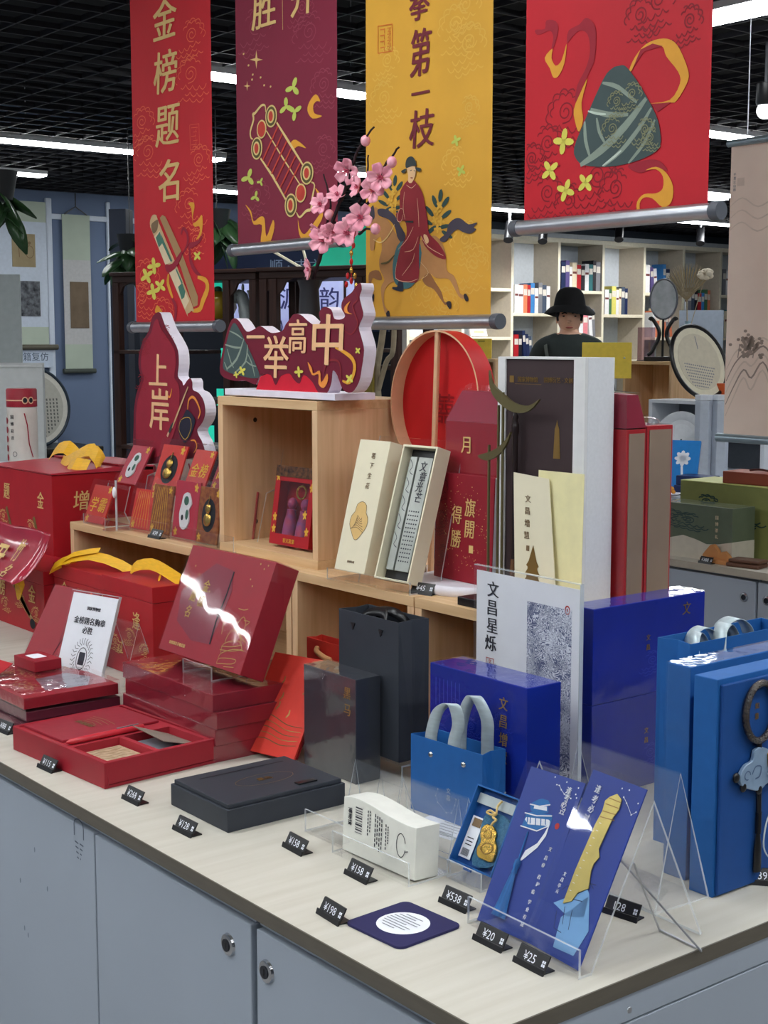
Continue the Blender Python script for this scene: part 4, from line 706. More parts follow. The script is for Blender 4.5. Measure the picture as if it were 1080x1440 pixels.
stroke(a, arc(.042, .035, .008, .3, 6.0, 18, .014), .0011, F0, 0, .0004)
stroke(a, [(.049, .029), (.055, .031)], .001, F0)
tx(a, '博物馆', F0, -.054, .045, .0075, 0, 1, .0004, 0, -math.pi/2)
part('print', a, pm('ink'), t, tri=True)
acrylic('acrylic_stand', 'empty clear acrylic stand next to flat charcoal box', [(-.008, .030), (-.008, .0013), (.060, .0013), (.058, .02), (.072, .080), (.084, .0013)], -.05, .05, (-.492, .190, ZC), 0)
acrylic('leaflet_stand', 'clear acrylic slant board behind the white barcode box', [(.0, .0013), (.016, .072), (.045, .0013)], -.06, .06, (-.408, .268, ZC), 3)
t = thing('leaflet', 'white printed leaflet lying behind the clear stands', 'leaflet', (-.458, .338, ZC), 8)
part('paper', mbx(-.03, .05, -.04, .02, 0, .0008), PAPER, t)
a = MB()
for k in range(6): stroke(a, [(.0, -.034+.008*k), (.042, -.034+.008*k)], .0018, TOP(.0008))
part('print', a, pm('grey_p'), t)
# --- blue carrier bag with silver ribbon
t = paper_bag('blue_bag', 'small blue paper bag with silver-grey ribbon handles', .134, .042, .103, BLUE, (-.462, .348, ZC), 3, .006)
for x in (-.028, .033): part('eyelet', MB().lathe([(.0001, -.0022), (.002, -.0024), (.0036, -.0014), (.004, 0)], 14, (x, 0, .083), 0, 'y'), CHROME, t, smooth=True)
part('ribbon_handle', MB().ribbon(catmull([(-.034, .004, .085), (-.03, .004, .115), (-.015, .002, .145), (.012, .0, .158), (.02, .003, .135), (.012, .004, .11), (.010, .004, .085)], False, 6), .018, (.95, .3, .1)), SILV, t, smooth=True, solid=.0006)
part('ribbon_handle', MB().ribbon(catmull([(-.012, .038, .085), (-.008, .036, .12), (.01, .03, .155), (.026, .028, .166), (.042, .032, .14), (.040, .036, .11), (.038, .038, .085)], False, 6), .018, (.95, .3, .1)), SILV, t, smooth=True, solid=.0006)
a = MB(); P = [(-.014, .04), (-.018, .03), (-.014, .022), (.002, .012), (.012, .014), (.018, .026), (.02, .034)]
stroke(a, P, .0005, FRONT(0), 0)
for p in P: ellipse(a, p[0], p[1], .0012, .0012, FRONT(0), 0, .0006, 8)
column(a, '文昌', FRONT(0), .006, .042, .008, .0095)
part('star_print', a, pm('silver_p'), t, tri=True)
# --- ultramarine boxes
t = thing('blue_gift_box', 'film-wrapped ultramarine box with gold lettering behind the small blue bag', 'gift box', (-.463, .402, ZC))
part('carton', mbx(-.095, .095, 0, .06, 0, .186), BLUEW, t, .001)
a = MB(); F0 = FRONT(0); column(a, '文昌增慧', F0, .052, .158, .019, .0235, sx=.9, slant=.08)
for k in range(5):
    for P in cloud_lines(-.07+.03*k, .09+.02*((k*2) % 3), .02, .016, 1 if k % 2 else -1): stroke(a, P, .0007, F0, 1)
for k in range(7): stroke(a, [(-.082+.008*k, .13), (-.082+.008*k, .168)], .0016, F0, 1)
part('gold_lettering', a, [pm('gold_foil'), mat('print_blue_line', (44, 62, 176), .5)], t, tri=True); film(t, -.095, .095, 0, .06, 0, .186)
for k, lab in enumerate(('lower ultramarine box of the two stacked behind the acrylic ledge', 'upper ultramarine box of the stack, with gold character near its corner')):
    t = thing('blue_gift_box', lab, 'gift box', (-.402, .556, ZC+.1322*k), 90, 0, 'ultramarine boxes stacked at the counter end')
    part('carton', mbx(0, .23, 0, .05, 0, .1315), BLUEW, t, .001)
    a = MB(); tx(a, '文', FRONT(0), .19, .112, .02, 0, .9, .0004, .1); column(a, '文昌', FRONT(0), .11, .08, .009, .014, m=0)
    for P in cloud_lines(.12, .04, .03, .02, 1): stroke(a, P, .0007, FRONT(0), 1)
    part('gold_lettering', a, [pm('gold_foil_d'), mat('print_blue_line', (44, 62, 176), .5)], t, tri=True); film(t, 0, .23, 0, .05, 0, .1315)
# --- white poster in clear holder
ENG = bpy.data.materials.new('engraved_landscape'); ENG.use_nodes = True
nt = ENG.node_tree; bs = nt.nodes['Principled BSDF']; bs.inputs['Roughness'].default_value = .6
tc = nt.nodes.new('ShaderNodeTexCoord'); nz = nt.nodes.new('ShaderNodeTexNoise'); nz.inputs['Scale'].default_value = 34; nz.inputs['Detail'].default_value = 4; nz.inputs['Distortion'].default_value = 1.5
nt.links.new(tc.outputs['Object'], nz.inputs['Vector'])
mu = nt.nodes.new('ShaderNodeMath'); mu.operation = 'MULTIPLY'; mu.inputs[1].default_value = 130; nt.links.new(nz.outputs['Fac'], mu.inputs[0])
si = nt.nodes.new('ShaderNodeMath'); si.operation = 'SINE'; nt.links.new(mu.outputs[0], si.inputs[0])
n3 = nt.nodes.new('ShaderNodeTexNoise'); n3.inputs['Scale'].default_value = 26; nt.links.new(tc.outputs['Object'], n3.inputs['Vector'])
ad = nt.nodes.new('ShaderNodeMath'); ad.operation = 'MULTIPLY_ADD'; ad.inputs[1].default_value = 5.; ad.inputs[2].default_value = -2.2; nt.links.new(n3.outputs['Fac'], ad.inputs[0])
sm = nt.nodes.new('ShaderNodeMath'); sm.operation = 'ADD'; nt.links.new(si.outputs[0], sm.inputs[0]); nt.links.new(ad.outputs[0], sm.inputs[1])
rp = nt.nodes.new('ShaderNodeValToRGB'); rp.color_ramp.elements[0].position = .0; rp.color_ramp.elements[0].color = lin((84, 92, 128)); rp.color_ramp.elements[1].position = .55; rp.color_ramp.elements[1].color = lin((222, 226, 236))
nt.links.new(sm.outputs[0], rp.inputs['Fac']); nt.links.new(rp.outputs['Color'], bs.inputs['Base Color'])
t = thing('poster', 'white poster with four large black characters and engraved landscape', 'poster', (-.510, .535, ZC), -2)
part('paper', mbx(-.106, .106, 0, .001, .002, .293), PAPER, t)
lp0, lp1 = ((0.0029, 0.0308), (0.0914, 0.263))
part('landscape_print', mbx(lp0[0], lp1[0], -.0004, -.0001, lp0[1]-.02, lp1[1]), ENG, t)
a = MB()
for ch, p in zip('文昌星烁', ((-0.0694, 0.269), (-0.0709, 0.242), (-0.0707, 0.2161), (-0.0738, 0.1903))): tx(a, ch, FRONT(0), p[0], p[1], .0245, 0, 1.05, .0004, 0, 0, .022)
part('lettering', a, pm('ink'), t, tri=True)
a = MB(); sx_, sy_ = ((-0.0753, 0.1591),)[0]; stroke(a, [(sx_-.008, sy_+.009), (sx_+.008, sy_+.009), (sx_+.008, sy_-.009), (sx_-.008, sy_-.009)], .002, FRONT(0), 0, .0004, True); column(a, '文昌', FRONT(0), sx_, sy_+.0042, .008, .0085); stroke(a, arc(.083, .262, .0042, 0, 2*math.pi, 14, .0055)[:-1], .002, FRONT(0), 1, .0004, True); ellipse(a, .083, .262, .0015, .0025, FRONT(0), 1)
part('red_seal', a, [pm('seal_pink'), pm('red_p')], t, tri=True)
part('clear_holder', mbx(-.109, .109, -.0028, .0035, 0, .300), clear('poster_sleeve', refl=.02, haze=.02), t)
part('holder_edge', MB().box(-.109, .109, -.0028, .0035, .300, .3012).box(.109, .1102, -.0028, .0035, 0, .3012), ACEDGE, t)
part('holder_foot', mbx(-.109, .1102, .0036, .02, 0, .0028), ACRYL, t)
# --- open box with gold pendant
q = (-0.2814, 0.2294, -1.2322, 0.073, 0.0947, 29.3548)
acrylic('acrylic_easel', 'low clear easel under the open blue pendant box', [(-.012, .022), (-.012, .0013), (.05, .0013), (.044, .02), (.078, .085)], -.03, .03, (-.2815, .233, ZC), -1)
t = thing('pendant_box', 'open blue box with gold gourd pendant on woven cord', 'gift box', (-.2815, .2285, ZC+.0185), -1.2, 28)
W2, L2 = .037, .0935; b = MB().box(-W2, W2, .012, .0135, 0, L2)
part('backing', b, BLUED, t)
for nm, q in (('rim', (-W2, -W2+.002, 0, .012, 0, L2)), ('rim', (W2-.002, W2, 0, .012, 0, L2)), ('rim', (-W2+.002, W2-.002, 0, .012, 0, .002)), ('rim', (-W2+.002, W2-.002, 0, .012, L2-.002, L2))): part(nm, mbx(*q), BLUE, t, .0004)
part('silver_band', mbx(-W2+.002, W2-.002, .008, .0118, L2-.020, L2-.008), mat('silver_card', (170, 180, 182), .4, .3), t)
part('pull_tab', mbx(-.006, .006, -.003, .0, -.004, .001), BLUED, t)
t2 = thing('label_card', 'small white printed label inside the open pendant box', 'card', (-.2815, .2285, ZC+.0185), -1.2, 28)
part('card', mbx(-.034, -.014, .0095, .0103, .008, .058), PAPER, t2)
a = MB(); fn = FRONT(.0095); a.box(-.030, -.016, .0088, .0093, .046, .056, 1)
for k in range(9): stroke(a, [(-.0305+.0014*k, .0105), (-.0305+.0014*k, .019)], .0007, fn, 0)
for k in range(3): stroke(a, [(-.03, .024+.004*k), (-.019, .024+.004*k)], .0012, fn, 0)
part('print', a, [pm('ink'), pm('tan_dd')], t2)
t2 = thing('gold_pendant', 'gold gourd-shaped pendant with knotted cord on blue mesh pouch', 'pendant', (-.2815, .2285, ZC+.0185), -1.2, 28)
pch = ((-0.0019, 0.0047), (0.0506, 0.016), (0.0334, 0.0583), (0.0219, 0.0682), (0.008, 0.0697), (-0.0058, 0.0664), (-0.0116, 0.058), (-0.0064, 0.0303))
pch = [(min(max(u, -.034), .034), max(v, .003)) for u, v in pch]
part('mesh_pouch', MB().prism(catmull(pch, True, 3), lambda u, v, e: (u, e, v), .0045, .0095), mat('blue_mesh', (44, 92, 128), .6, bump=.8, bscale=700, var2=(70, 120, 150), scale=300), t2, smooth=True)
gd = catmull([tuple(p) for p in ((0.0045, 0.0158), (0.0138, 0.0149), (0.0283, 0.0161), (0.0302, 0.0252), (0.026, 0.0356), (0.0209, 0.0406), (0.0189, 0.0483), (0.0112, 0.0538), (0.0008, 0.054), (-0.0053, 0.0476), (-0.0033, 0.039), (0.001, 0.0328), (-0.0009, 0.0242))], True, 3)
part('plate', MB().prism(gd, lambda u, v, e: (u, e, v), .0005, .0044), GOLDM, t2, .0012, True)
a = MB(); stroke(a, catmull([tuple(p) for p in ((0.0063, 0.0247), (0.0153, 0.0218), (0.0236, 0.0269), (0.021, 0.0339), (0.0126, 0.0339), (0.0073, 0.0301))], True, 3), .0014, FRONT(.0005), 0, .0005, True); stroke(a, [tuple(p) for p in ((0.0012, 0.0443), (0.005, 0.0482), (0.0122, 0.0479), (0.0146, 0.0413), (0.008, 0.0381), (0.0028, 0.0411))], .0012, FRONT(.0005), 0, .0005)
part('engraving', a, pm('gold_foil_d'), t2)
part('cord', MB().tube(catmull([(p[0], y, p[1]) for p, y in zip(((0.0059, 0.0847), (0.0047, 0.0775), (0.008, 0.0689), (-0.0007, 0.0696), (-0.0058, 0.0664), (0.0048, 0.0655), (0.0106, 0.0689), (0.0069, 0.0636), (0.0133, 0.0622), (0.0105, 0.058), (0.0079, 0.0536)), (.006, .003, .001, 0, .0005, -.001, 0, 0, 0, 0, .001))], False, 4), .0014, 6), mat('cream_gold_cord', (214, 186, 120), .5), t2, smooth=True)
# --- two bookmark packs on a sloping clear stand
acrylic('acrylic_display_ledge', 'large sloping clear acrylic ledge behind the two bookmark packs', [(-.016, .030), (-.016, .0015), (.0, .0015), (.084, .160), (.160, .0015)], -.085, .085, (-.112, .166, ZC), -2, .003)
t = thing('bookmark_pack', 'blue bookmark pack with pavilion charm and blue tassel in glossy sleeve', 'bookmark', (-.1515, .1605, ZC+.004), 1.1, 27.3)
BKM = mat('royal_blue_card', (38, 62, 146), .4, var=.06, scale=8)
part('card', mbx(-.0398, .0398, 0, .0015, 0, .1735), BKM, t)
a = MB(); F0 = FRONT(0)
def polyp(mb, P, m, e=.0005): poly(mb, [tuple(p) for p in P], F0, m, e)
for P in (((-0.0143, 0.0502), (-0.0114, 0.056), (-0.0027, 0.0545), (-0.0035, 0.047)),): pass
roof = [((-0.0238, 0.1088), (-0.0231, 0.1188), (-0.0236, 0.1243), (-0.0152, 0.128), (-0.0017, 0.1298), (0.0106, 0.1313), (0.0133, 0.128), (0.0142, 0.1195), (-0.0012, 0.1106)), ((-0.0186, 0.128), (-0.0228, 0.1343), (-0.0182, 0.1386), (-0.0133, 0.1422), (-0.0087, 0.1441), (0.0, 0.1443), (0.0048, 0.141), (0.0017, 0.1386), (0.0057, 0.1324), (-0.0035, 0.129))]
for P in roof: polyp(a, P, 0)
for P in (((-0.0224, 0.1173), (-0.0214, 0.12), (0.0092, 0.1253), (0.0118, 0.1244), (0.0122, 0.119), (-0.0159, 0.1133)), ((-0.0157, 0.1311), (-0.0161, 0.1343), (0.001, 0.1376), (0.0031, 0.1334))): polyp(a, P, 1, .0007)
for k in range(6):
    s = ((-0.0191, 0.1198), (-0.0149, 0.1135)) if k == 0 else s
for i, P in enumerate((((-0.0256, 0.1238), (-0.0082, 0.1249), (0.0123, 0.1301)), ((-0.0228, 0.1343), (-0.0088, 0.1353), (0.005, 0.1407)), ((-0.0252, 0.1092), (-0.0009, 0.1099), (0.0122, 0.119)), ((-0.0161, 0.1229), (-0.0132, 0.1148)), ((-0.0086, 0.1235), (-0.0056, 0.1151)), ((-0.0016, 0.125), (0.0017, 0.1165)), ((0.0043, 0.1265), (0.0075, 0.119)), ((-0.0201, 0.1219), (-0.0176, 0.1145)))): stroke(a, P, .0013, F0, 0 if i > 2 else 1, .0009)
polyp(a, ((-0.0105, 0.0725), (-0.0072, 0.0865), (0.005, 0.0979), (0.0099, 0.1104), (0.0127, 0.1246), (0.0132, 0.1081), (0.0071, 0.0936), (-0.0053, 0.0781)), 1, .0006)
S = ((0.0039, 0.163), (0.0078, 0.1631), (0.0121, 0.1594), (0.018, 0.156), (0.0285, 0.1538)); stroke(a, list(S), .0005, F0, 1)
for p in list(S)+list(((0.016, 0.1689), (-0.0017, 0.1702), (0.0356, 0.1562), (0.033, 0.1595), (0.0337, 0.1667))): ellipse(a, p[0], p[1], .0009, .0009, F0, 1, .0006, 8)
for ch, p in zip('逢考必过', ((0.0229, 0.1611), (0.0234, 0.1533), (0.0227, 0.1461), (0.0238, 0.1385))): tx(a, ch, F0, p[0], p[1], .0085, 1, .9, .0006, .1)
for ch, p in zip('文昌帝君护佑学业有成', ((0.025, 0.097), (0.0234, 0.087), (0.023, 0.079), (0.0227, 0.0661), (0.0242, 0.0586), (0.0218, 0.0499), (0.0218, 0.0387), (0.0224, 0.0309), (0.022, 0.0228), (0.0225, 0.0149))): tx(a, ch, F0, p[0], p[1], .0052, 1, .9, .0006, .1)
p = ((0.0231, 0.1218),)[0]; ellipse(a, p[0], p[1], .003, .0035, F0, 2, .0005)
part('print', a, [pm('pavilion'), pm('white_p'), pm('red_p')], t, tri=True)
p0, p1, p2 = ((-0.0123, 0.1061), (-0.0105, 0.0725), (-0.0039, 0.011)); p3 = ((0.0177, 0.0133),)[0]
tas = MB(); TASM = mat('blue_tassel_silk', (24, 98, 168), .45, var=.25, scale=400, stretch=(1, 1, .1))
tas.tube([(p0[0], -.001, p0[1]), ((p0[0]+p1[0])/2, -.0015, (p0[1]+p1[1])/2), (p1[0], -.002, p1[1])], .0009, 6)
tas.lathe([(.001, 0), (.0036, -.003), (.0036, -.009), (.0026, -.012), (.0036, -.016)], 10, (p1[0], -.0022, p1[1]+.004))
L = p1[1]-.012-(p2[1]+p3[1])/2
tas.lathe([(.003, 0), (.0055, -L*.3), (.008, -L*.7), (.0105, -L)], 14, (p1[0]-.0008, -.0022, p1[1]-.012), 0, 'z', 1, .28)
part('tassel', tas, TASM, t, smooth=True)
part('clear_sleeve', MB().box(-.0415, .0415, -.0085, -.0083, -.002, .177), FILM2, t)
t = thing('ruler_pack', 'blue pack with brass pagoda ruler, right of the tassel bookmark', 'bookmark', (-.0765, .158, ZC+.004), -5.5, 27.0)
part('card', mbx(-.0405, .0405, 0, .0015, 0, .190), BKM, t)
a = MB()
LW = [(0,0)]
for P in (((-0.0083, 0.0596), (0.0025, 0.0838), (0.0185, 0.0716), (0.0227, 0.0491), (0.0023, 0.042), (-0.0246, 0.048)), ((-0.0028, 0.0086), (-0.0072, 0.0387), (0.0192, 0.0703), (0.0352, 0.0388), (0.0278, 0.0104))): polyp(a, P, 1, .0005)
for P in (((-0.0199, 0.0635), (-0.0144, 0.0699), (0.0016, 0.066), (0.0137, 0.076)), ((-0.0131, 0.058), (0.0129, 0.0622)), ((-0.0159, 0.0433), (-0.0111, 0.0259), (0.001, 0.025)), ((-0.0072, 0.0501), (-0.0016, 0.0331)), ((0.0042, 0.0502), (0.0089, 0.0308)), ((-0.003, 0.0797), (0.023, 0.0828)), ((0.0052, 0.0869), (0.0211, 0.0784))): stroke(a, P, .0008, F0, 2, .0007)
S = ((0.0152, 0.1744), (0.0219, 0.1699), (0.0333, 0.1607), (0.0382, 0.165), (0.019, 0.1831)); stroke(a, list(S)[:4], .0005, F0, 0)
for p in list(S)+list(((0.0088, 0.1821), (0.0367, 0.1738), (0.0076, 0.1724))): ellipse(a, p[0], p[1], .0009, .0009, F0, 0, .0006, 8)
for ch, p in zip('逢考必过', ((-0.0226, 0.1726), (-0.022, 0.1616), (-0.0218, 0.1513), (-0.0236, 0.1406))): tx(a, ch, F0, p[0], p[1], .0095, 0, .9, .0006, .1)
for ch, p in zip('文昌亭元', ((-0.0236, 0.0794), (-0.0244, 0.0729), (-0.0252, 0.0664), (-0.025, 0.0603))): tx(a, ch, F0, p[0], p[1], .005, 0, .9, .0006, .1)
part('print', a, [pm('white_p'), pm('blue_sky'), mat('print_navy', (30, 44, 96), .5)], t, tri=True)
rul = ((-0.0106, 0.052), (-0.0109, 0.0872), (-0.0077, 0.1386), (-0.005, 0.1535), (-0.0065, 0.1641), (-0.002, 0.1699), (0.0061, 0.1751), (0.0148, 0.1712), (0.0162, 0.1607), (0.0124, 0.1519), (0.0093, 0.1165), (0.0143, 0.1096), (0.0102, 0.1014), (0.0101, 0.0938), (0.0156, 0.0766), (0.0037, 0.0682), (-0.0003, 0.0577))
ro = part('brass_ruler', MB().prism(rul, lambda u, v, e: (u, -e, v), .0008, .0018), mat('brushed_brass', (196, 178, 106), .3, .85, var=.1, scale=60), t)
a = MB(); 
for P in (((-0.004, 0.1537), (0.0151, 0.155)), ((-0.0048, 0.1473), (0.0161, 0.1491)), ((-0.004, 0.1616), (0.0155, 0.162)), ((-0.0022, 0.1683), (0.0153, 0.1682))): stroke(a, P, .001, FRONT(-.0018), 0, .0003)
E0, E1 = ((-0.0037, 0.1413), (-0.0092, 0.067))
for k in range(10): f = k/9; u, v = E0[0]+(E1[0]-E0[0])*f, E0[1]+(E1[1]-E0[1])*f; stroke(a, [(u+.001, v), (u+.004, v)], .0005, FRONT(-.0018), 1, .0003)
part('engraving', a, [pm('gold_foil_d'), pm('white_p')], ro)
part('clear_sleeve', MB().box(-.043, .043, -.0050, -.0048, -.003, .196), FILM2, t)
# --- wire easel and clear A-frame behind
t = thing('wire_easel', 'thin steel wire easel behind the brass ruler pack', 'easel', (-.03, .245, ZC), -5)
for s in (-1, 1): part('leg', MB().tube([(.03*s, .05, 0), (-.012*s, -.03, .105)], .0011, 6), STEEL, t)
part('crossbar', MB().tube([(-.03, .05, .002), (.03, .05, .002)], .0011, 6), STEEL, t)
acrylic('acrylic_sign_holder', 'large clear A-frame sign holder beside the blue bags', [(.0, .0), (.035, .152), (.085, .0), (.0, .0015)], -.1, .062, (-.150, .330, ZC), -3, .003)
# --- coaster on the worktop
c = (-0.2352, 0.0935, 0.88)
t = thing('coaster', 'square navy coaster with round white printed centre', 'coaster', (c[0], c[1], ZC), 3)
rr = []
for k, (sx, sy) in enumerate(((1, 1), (-1, 1), (-1, -1), (1, -1))): rr += [(sx*.036+.009*math.cos(k*math.pi/2+j*math.pi/8), sy*.036+.009*math.sin(k*math.pi/2+j*math.pi/8)) for j in range(5)]
part('pad', MB().prism(rr, lambda u, v, e: (u, v, e), 0, .003), mat('navy_pad', (42, 40, 84), .7), t, .0005)
part('white_disc', MB().lathe([(.0001, .0033), (.0285, .0033), (.029, .003)], 32), PAPER, t)
a = MB()
for k in range(8): hw = .024*math.sqrt(max(.1, 1-((k-3.5)/4.4)**2)); stroke(a, [(-hw, -.017+.005*k), (hw*(.3 if k % 3 == 0 else .8), -.017+.005*k)], .0015, TOP(.0033))
part('print', a, pm('grey_p'), t)
# --- blue fan set facing the counter end
t = thing('fan_gift_box', 'open blue box with beaded fan charm facing the counter end', 'gift box', (-.077, .413, ZC), 90)
part('tray', mbx(0, .205, .003, .036, 0, .250), BLUE, t, .001)
part('front_panel', mbx(.004, .201, -.002, .003, .003, .244), BLUED, t, .0012)
t2 = thing('fan_charm', 'dark beaded ring with pale cloud charm and tassel hung on the fan box', 'charm', (-.077, .413, ZC), 90)
FC = lambda px: px
cx, cz = 0.0637, 0.206
qx = lambda p: (p[1]-.413, p[2]-ZC)
R = []
for k in range(30): R.append((cx+.0265*math.cos(k*2*math.pi/30), -.0075, cz+.033*math.sin(k*2*math.pi/30)))
part('beaded_ring', MB().tube(R, .0042, 8, 0, True), mat('dark_beads', (28, 26, 34), .25, coat=.6, var2=(70, 60, 50), scale=260, bump=.8, bscale=500), t2, smooth=True)
sA, sB, sC = qx((-0.077, 0.4782, 1.0552)), qx((-0.077, 0.4812, 0.9681)), qx((-0.077, 0.4847, 0.8982))
part('fan_stem', MB().tube([(sA[0], -.006, sA[1]), (sB[0], -.006, sB[1])], .003, 8), BLACKP, t2)
cl = catmull([qx(p) for p in ((-0.077, 0.4441, 1.0078), (-0.077, 0.4424, 1.0187), (-0.077, 0.452, 1.0287), (-0.077, 0.464, 1.0317), (-0.077, 0.4676, 1.0429), (-0.077, 0.4798, 1.0447), (-0.077, 0.4968, 1.0376), (-0.077, 0.5099, 1.0272), (-0.077, 0.5233, 1.014), (-0.077, 0.5284, 0.9995), (-0.077, 0.5159, 0.9938), (-0.077, 0.4944, 1.0007), (-0.077, 0.4781, 0.9945), (-0.077, 0.4574, 1.0))], True, 3)
part('cloud_plaque', MB().prism(cl, lambda u, v, e: (u, e, v), -.009, -.004), mat('pale_blue_resin', (128, 152, 178), .3, coat=.5, var=.12, scale=60), t2, .001, True)
u0, v0 = qx((-0.077, 0.4686, 1.0164))
a = MB(); stroke(a, catmull([(u0-.006, v0), (u0, v0+.008), (u0+.01, v0+.006), (u0+.008, v0-.004), (u0, v0-.006)], False, 3), .0016, FRONT(-.009), 0, .0004); stroke(a, arc(u0-.014, v0, .005, 0, 5, 10), .0014, FRONT(-.009), 0, .0004)
part('carved_swirl', a, mat('print_slate', (84, 104, 136), .5), t2)
for p in ((-0.077, 0.4369, 1.0167), (-0.077, 0.4501, 1.0035), (-0.077, 0.4786, 0.9954)): p = qx(p); part('dark_knob', MB().ell((p[0], -.007, p[1]), .005, .003, .006), BLACKP, t2, smooth=True)
part('tassel', MB().tube([(sB[0], -.006, sB[1]), (sB[0], -.006, sB[1]-.025)], .0035, 8).lathe([(.003, 0), (.0055, -.015), (.006, sC[1]-sB[1]+.03), (.006, sC[1]-sB[1]+.025)], 12, (sB[0], -.006, sB[1]-.025), 0, 'z', 1, .6), BLACKP, t2, smooth=True)
part('cord', MB().tube(catmull([(p[1]-.413, -.011, p[2]-ZC) for p in ((-0.077, 0.4977, 1.0188), (-0.077, 0.4897, 1.0123), (-0.077, 0.4984, 1.0053), (-0.077, 0.5109, 1.0082), (-0.077, 0.4937, 1.0155), (-0.077, 0.5052, 0.9959), (-0.077, 0.4999, 0.9754), (-0.077, 0.4885, 0.9536), (-0.077, 0.4856, 0.9272), (-0.077, 0.499, 0.9107), (-0.077, 0.516, 0.9095))], False, 4), .001, 6), mat('pale_cord', (206, 216, 222), .6), t2, smooth=True)
p = qx((-0.077, 0.4912, 1.028)); part('amber_bead', MB().tube([(p[0], -.011, p[1]+.008), (p[0]+.002, -.011, p[1]-.008)], .003, 8), mat('amber', (190, 140, 50), .25, coat=.6), t2, smooth=True)
a = MB(); column(a, '如意', FRONT(-.002), cx, cz+.006, .008, .012); part('gold_lettering', a, pm('gold_foil_d'), t, tri=True)
t = thing('blue_gift_set', 'plain blue gift box in film, between fan box and blue ribbon bag', 'gift box', (-.132, .43, ZC), 90)
part('carton', mbx(0, .205, 0, .034, 0, .252), BLUE, t, .001); film(t, 0, .205, 0, .034, 0, .252)
t = paper_bag('blue_ribbon_bag', 'tall blue paper bag with silver ribbon at the right edge', .205, .052, .258, BLUE, (-.196, .609, ZC), 90, .008)
for x in (-.058, .005): part('eyelet', MB().lathe([(.0001, -.0022), (.002, -.0024), (.0036, -.0014), (.004, 0)], 14, (x, 0, .236), 0, 'y'), CHROME, t, smooth=True)
for (xs, y, s) in (((-.075, -.028), .006, 1), ((-.045, .01), .046, -1)):
    part('ribbon_handle', MB().ribbon(catmull([(xs[0]-.012, y, .235), (xs[0]-.006, y+.006*s, .258), (xs[0]+.006, y+.012*s, .266), (xs[0]+.02, y+.016*s, .258), (xs[0]+.028, y+.016*s, .246)], False, 5), .019, (.15, .95, 0)), SILV, t, smooth=True, solid=.0006)
    part('ribbon_handle', MB().ribbon(catmull([(xs[1]-.012, y, .235), (xs[1]-.004, y+.006*s, .262), (xs[1]+.014, y+.012*s, .27), (xs[1]+.03, y+.016*s, .26), (xs[1]+.038, y+.016*s, .246)], False, 5), .024, (.15, .95, 0)), SILV, t, smooth=True, solid=.0006)
# --- price tags on the worktop
for txt, px, rz, lab in (('¥115', (-0.9917, 0.0364, 0.88), 3, 'black price tag leaning on the open red tray'), ('¥268', (-0.7846, 0.0639, 0.88), 1, 'black price tag reading 268 at the corner of the open red tray'), ('¥128', (-0.6329, 0.0559, 0.88), 1, 'black price tag reading 128 before the flat charcoal box'), ('¥158', (-0.4938, 0.1294, 0.88), -3, 'black price tag reading 158 before the empty clear stand'), ('¥158', (-0.3733, 0.1353, 0.88), -2, 'black price tag reading 158 before the white barcode box'), ('¥538', (-0.2402, 0.1683, 0.88), 1, 'black price tag reading 538 before the pendant box'), ('¥198', (-0.2984, 0.041, 0.88), -4, 'black price tag reading 198 near the worktop front edge'), ('¥20', (-0.1417, 0.1303, 0.88), -1, 'black price tag reading 20 under the tassel bookmark'), ('¥25', (-0.0764, 0.126, 0.88), -2, 'black price tag reading 25 under the brass ruler pack'), ('128', (-0.1073, 0.2925, 0.88), 8, 'dark price tag reading 128 seen behind the brass ruler pack'), ('¥398', (-0.0669, 0.4919, 0.88), 40, 'black price tag at the right edge beside the fan box'), ('¥88', (-1.2226, 0.0698, 0.88), 5, 'black price tag at the far left edge by the clear-lidded boxes')):
    price_tag(txt, (px[0], px[1], ZC), rz, lab)
# ================================================================== goods on the oak boxes
# --- acrylic easel with two cream boxes
acrylic('acrylic_easel', 'wide clear easel carrying the two cream boxes', [(-.012, .02), (-.012, .0013), (.06, .0013), (.055, .02), (.105, .235)], -.105, .1, (-.905, .575, ZS), 3)
q = (-0.9697, 0.573, 2.3168, 0.0782, 0.2215, 14.7665)
t = thing('cream_box_lid', 'cream slim box lid with gourd medallion leaning on the easel', 'box', (q[0], q[1], ZS+.017), q[2], 15)
part('shell', mbx(-.039, .039, 0, .028, 0, .222), CREAM, t, .0008)
a = MB(); F0 = FRONT(0)
gz = catmull([(0, .118), (.012, .112), (.014, .100), (.021, .092), (.022, .078), (.014, .066), (.006, .056), (0, .053), (-.006, .056), (-.014, .066), (-.022, .078), (-.021, .092), (-.014, .100), (-.012, .112)], True, 2)
poly(a, gz, F0, 0, .0004); stroke(a, gz, .0009, F0, 1, .0006, True)
for k in range(6): stroke(a, catmull([(-.018+.003*k, .07+.002*k), (-.006, .074+.004*k), (.004, .072+.003*k), (.016-.002*k, .066+.005*k)], False, 3), .0009, F0, 1, .0007)
column(a, '笔下生花', F0, .004, .196, .011, .017, m=2, slant=.15); tx(a, '国博文创', F0, 0, .016, .0045, 2)
part('print', a, [pm('gold'), pm('tan_dd'), pm('tan_dd')], t, tri=True)
q = (-0.8552, 0.5684, 5.7136, 0.0762, 0.226, 19.3644)
t = thing('cream_open_box', 'open cream box showing inked paperweights, right of its lid', 'box', (q[0]+.002, q[1], ZS+.017), 4, 17)
for nm, z in (('rim', (-.040, -.0365, 0, .03, 0, .222)), ('rim', (.0365, .040, 0, .03, 0, .222)), ('rim', (-.0365, .0365, 0, .03, 0, .0035)), ('rim', (-.0365, .0365, 0, .03, .2185, .222)), ('back', (-.0365, .0365, .027, .03, .0035, .2185))): part(nm, mbx(*z), CREAM, t, .0004)
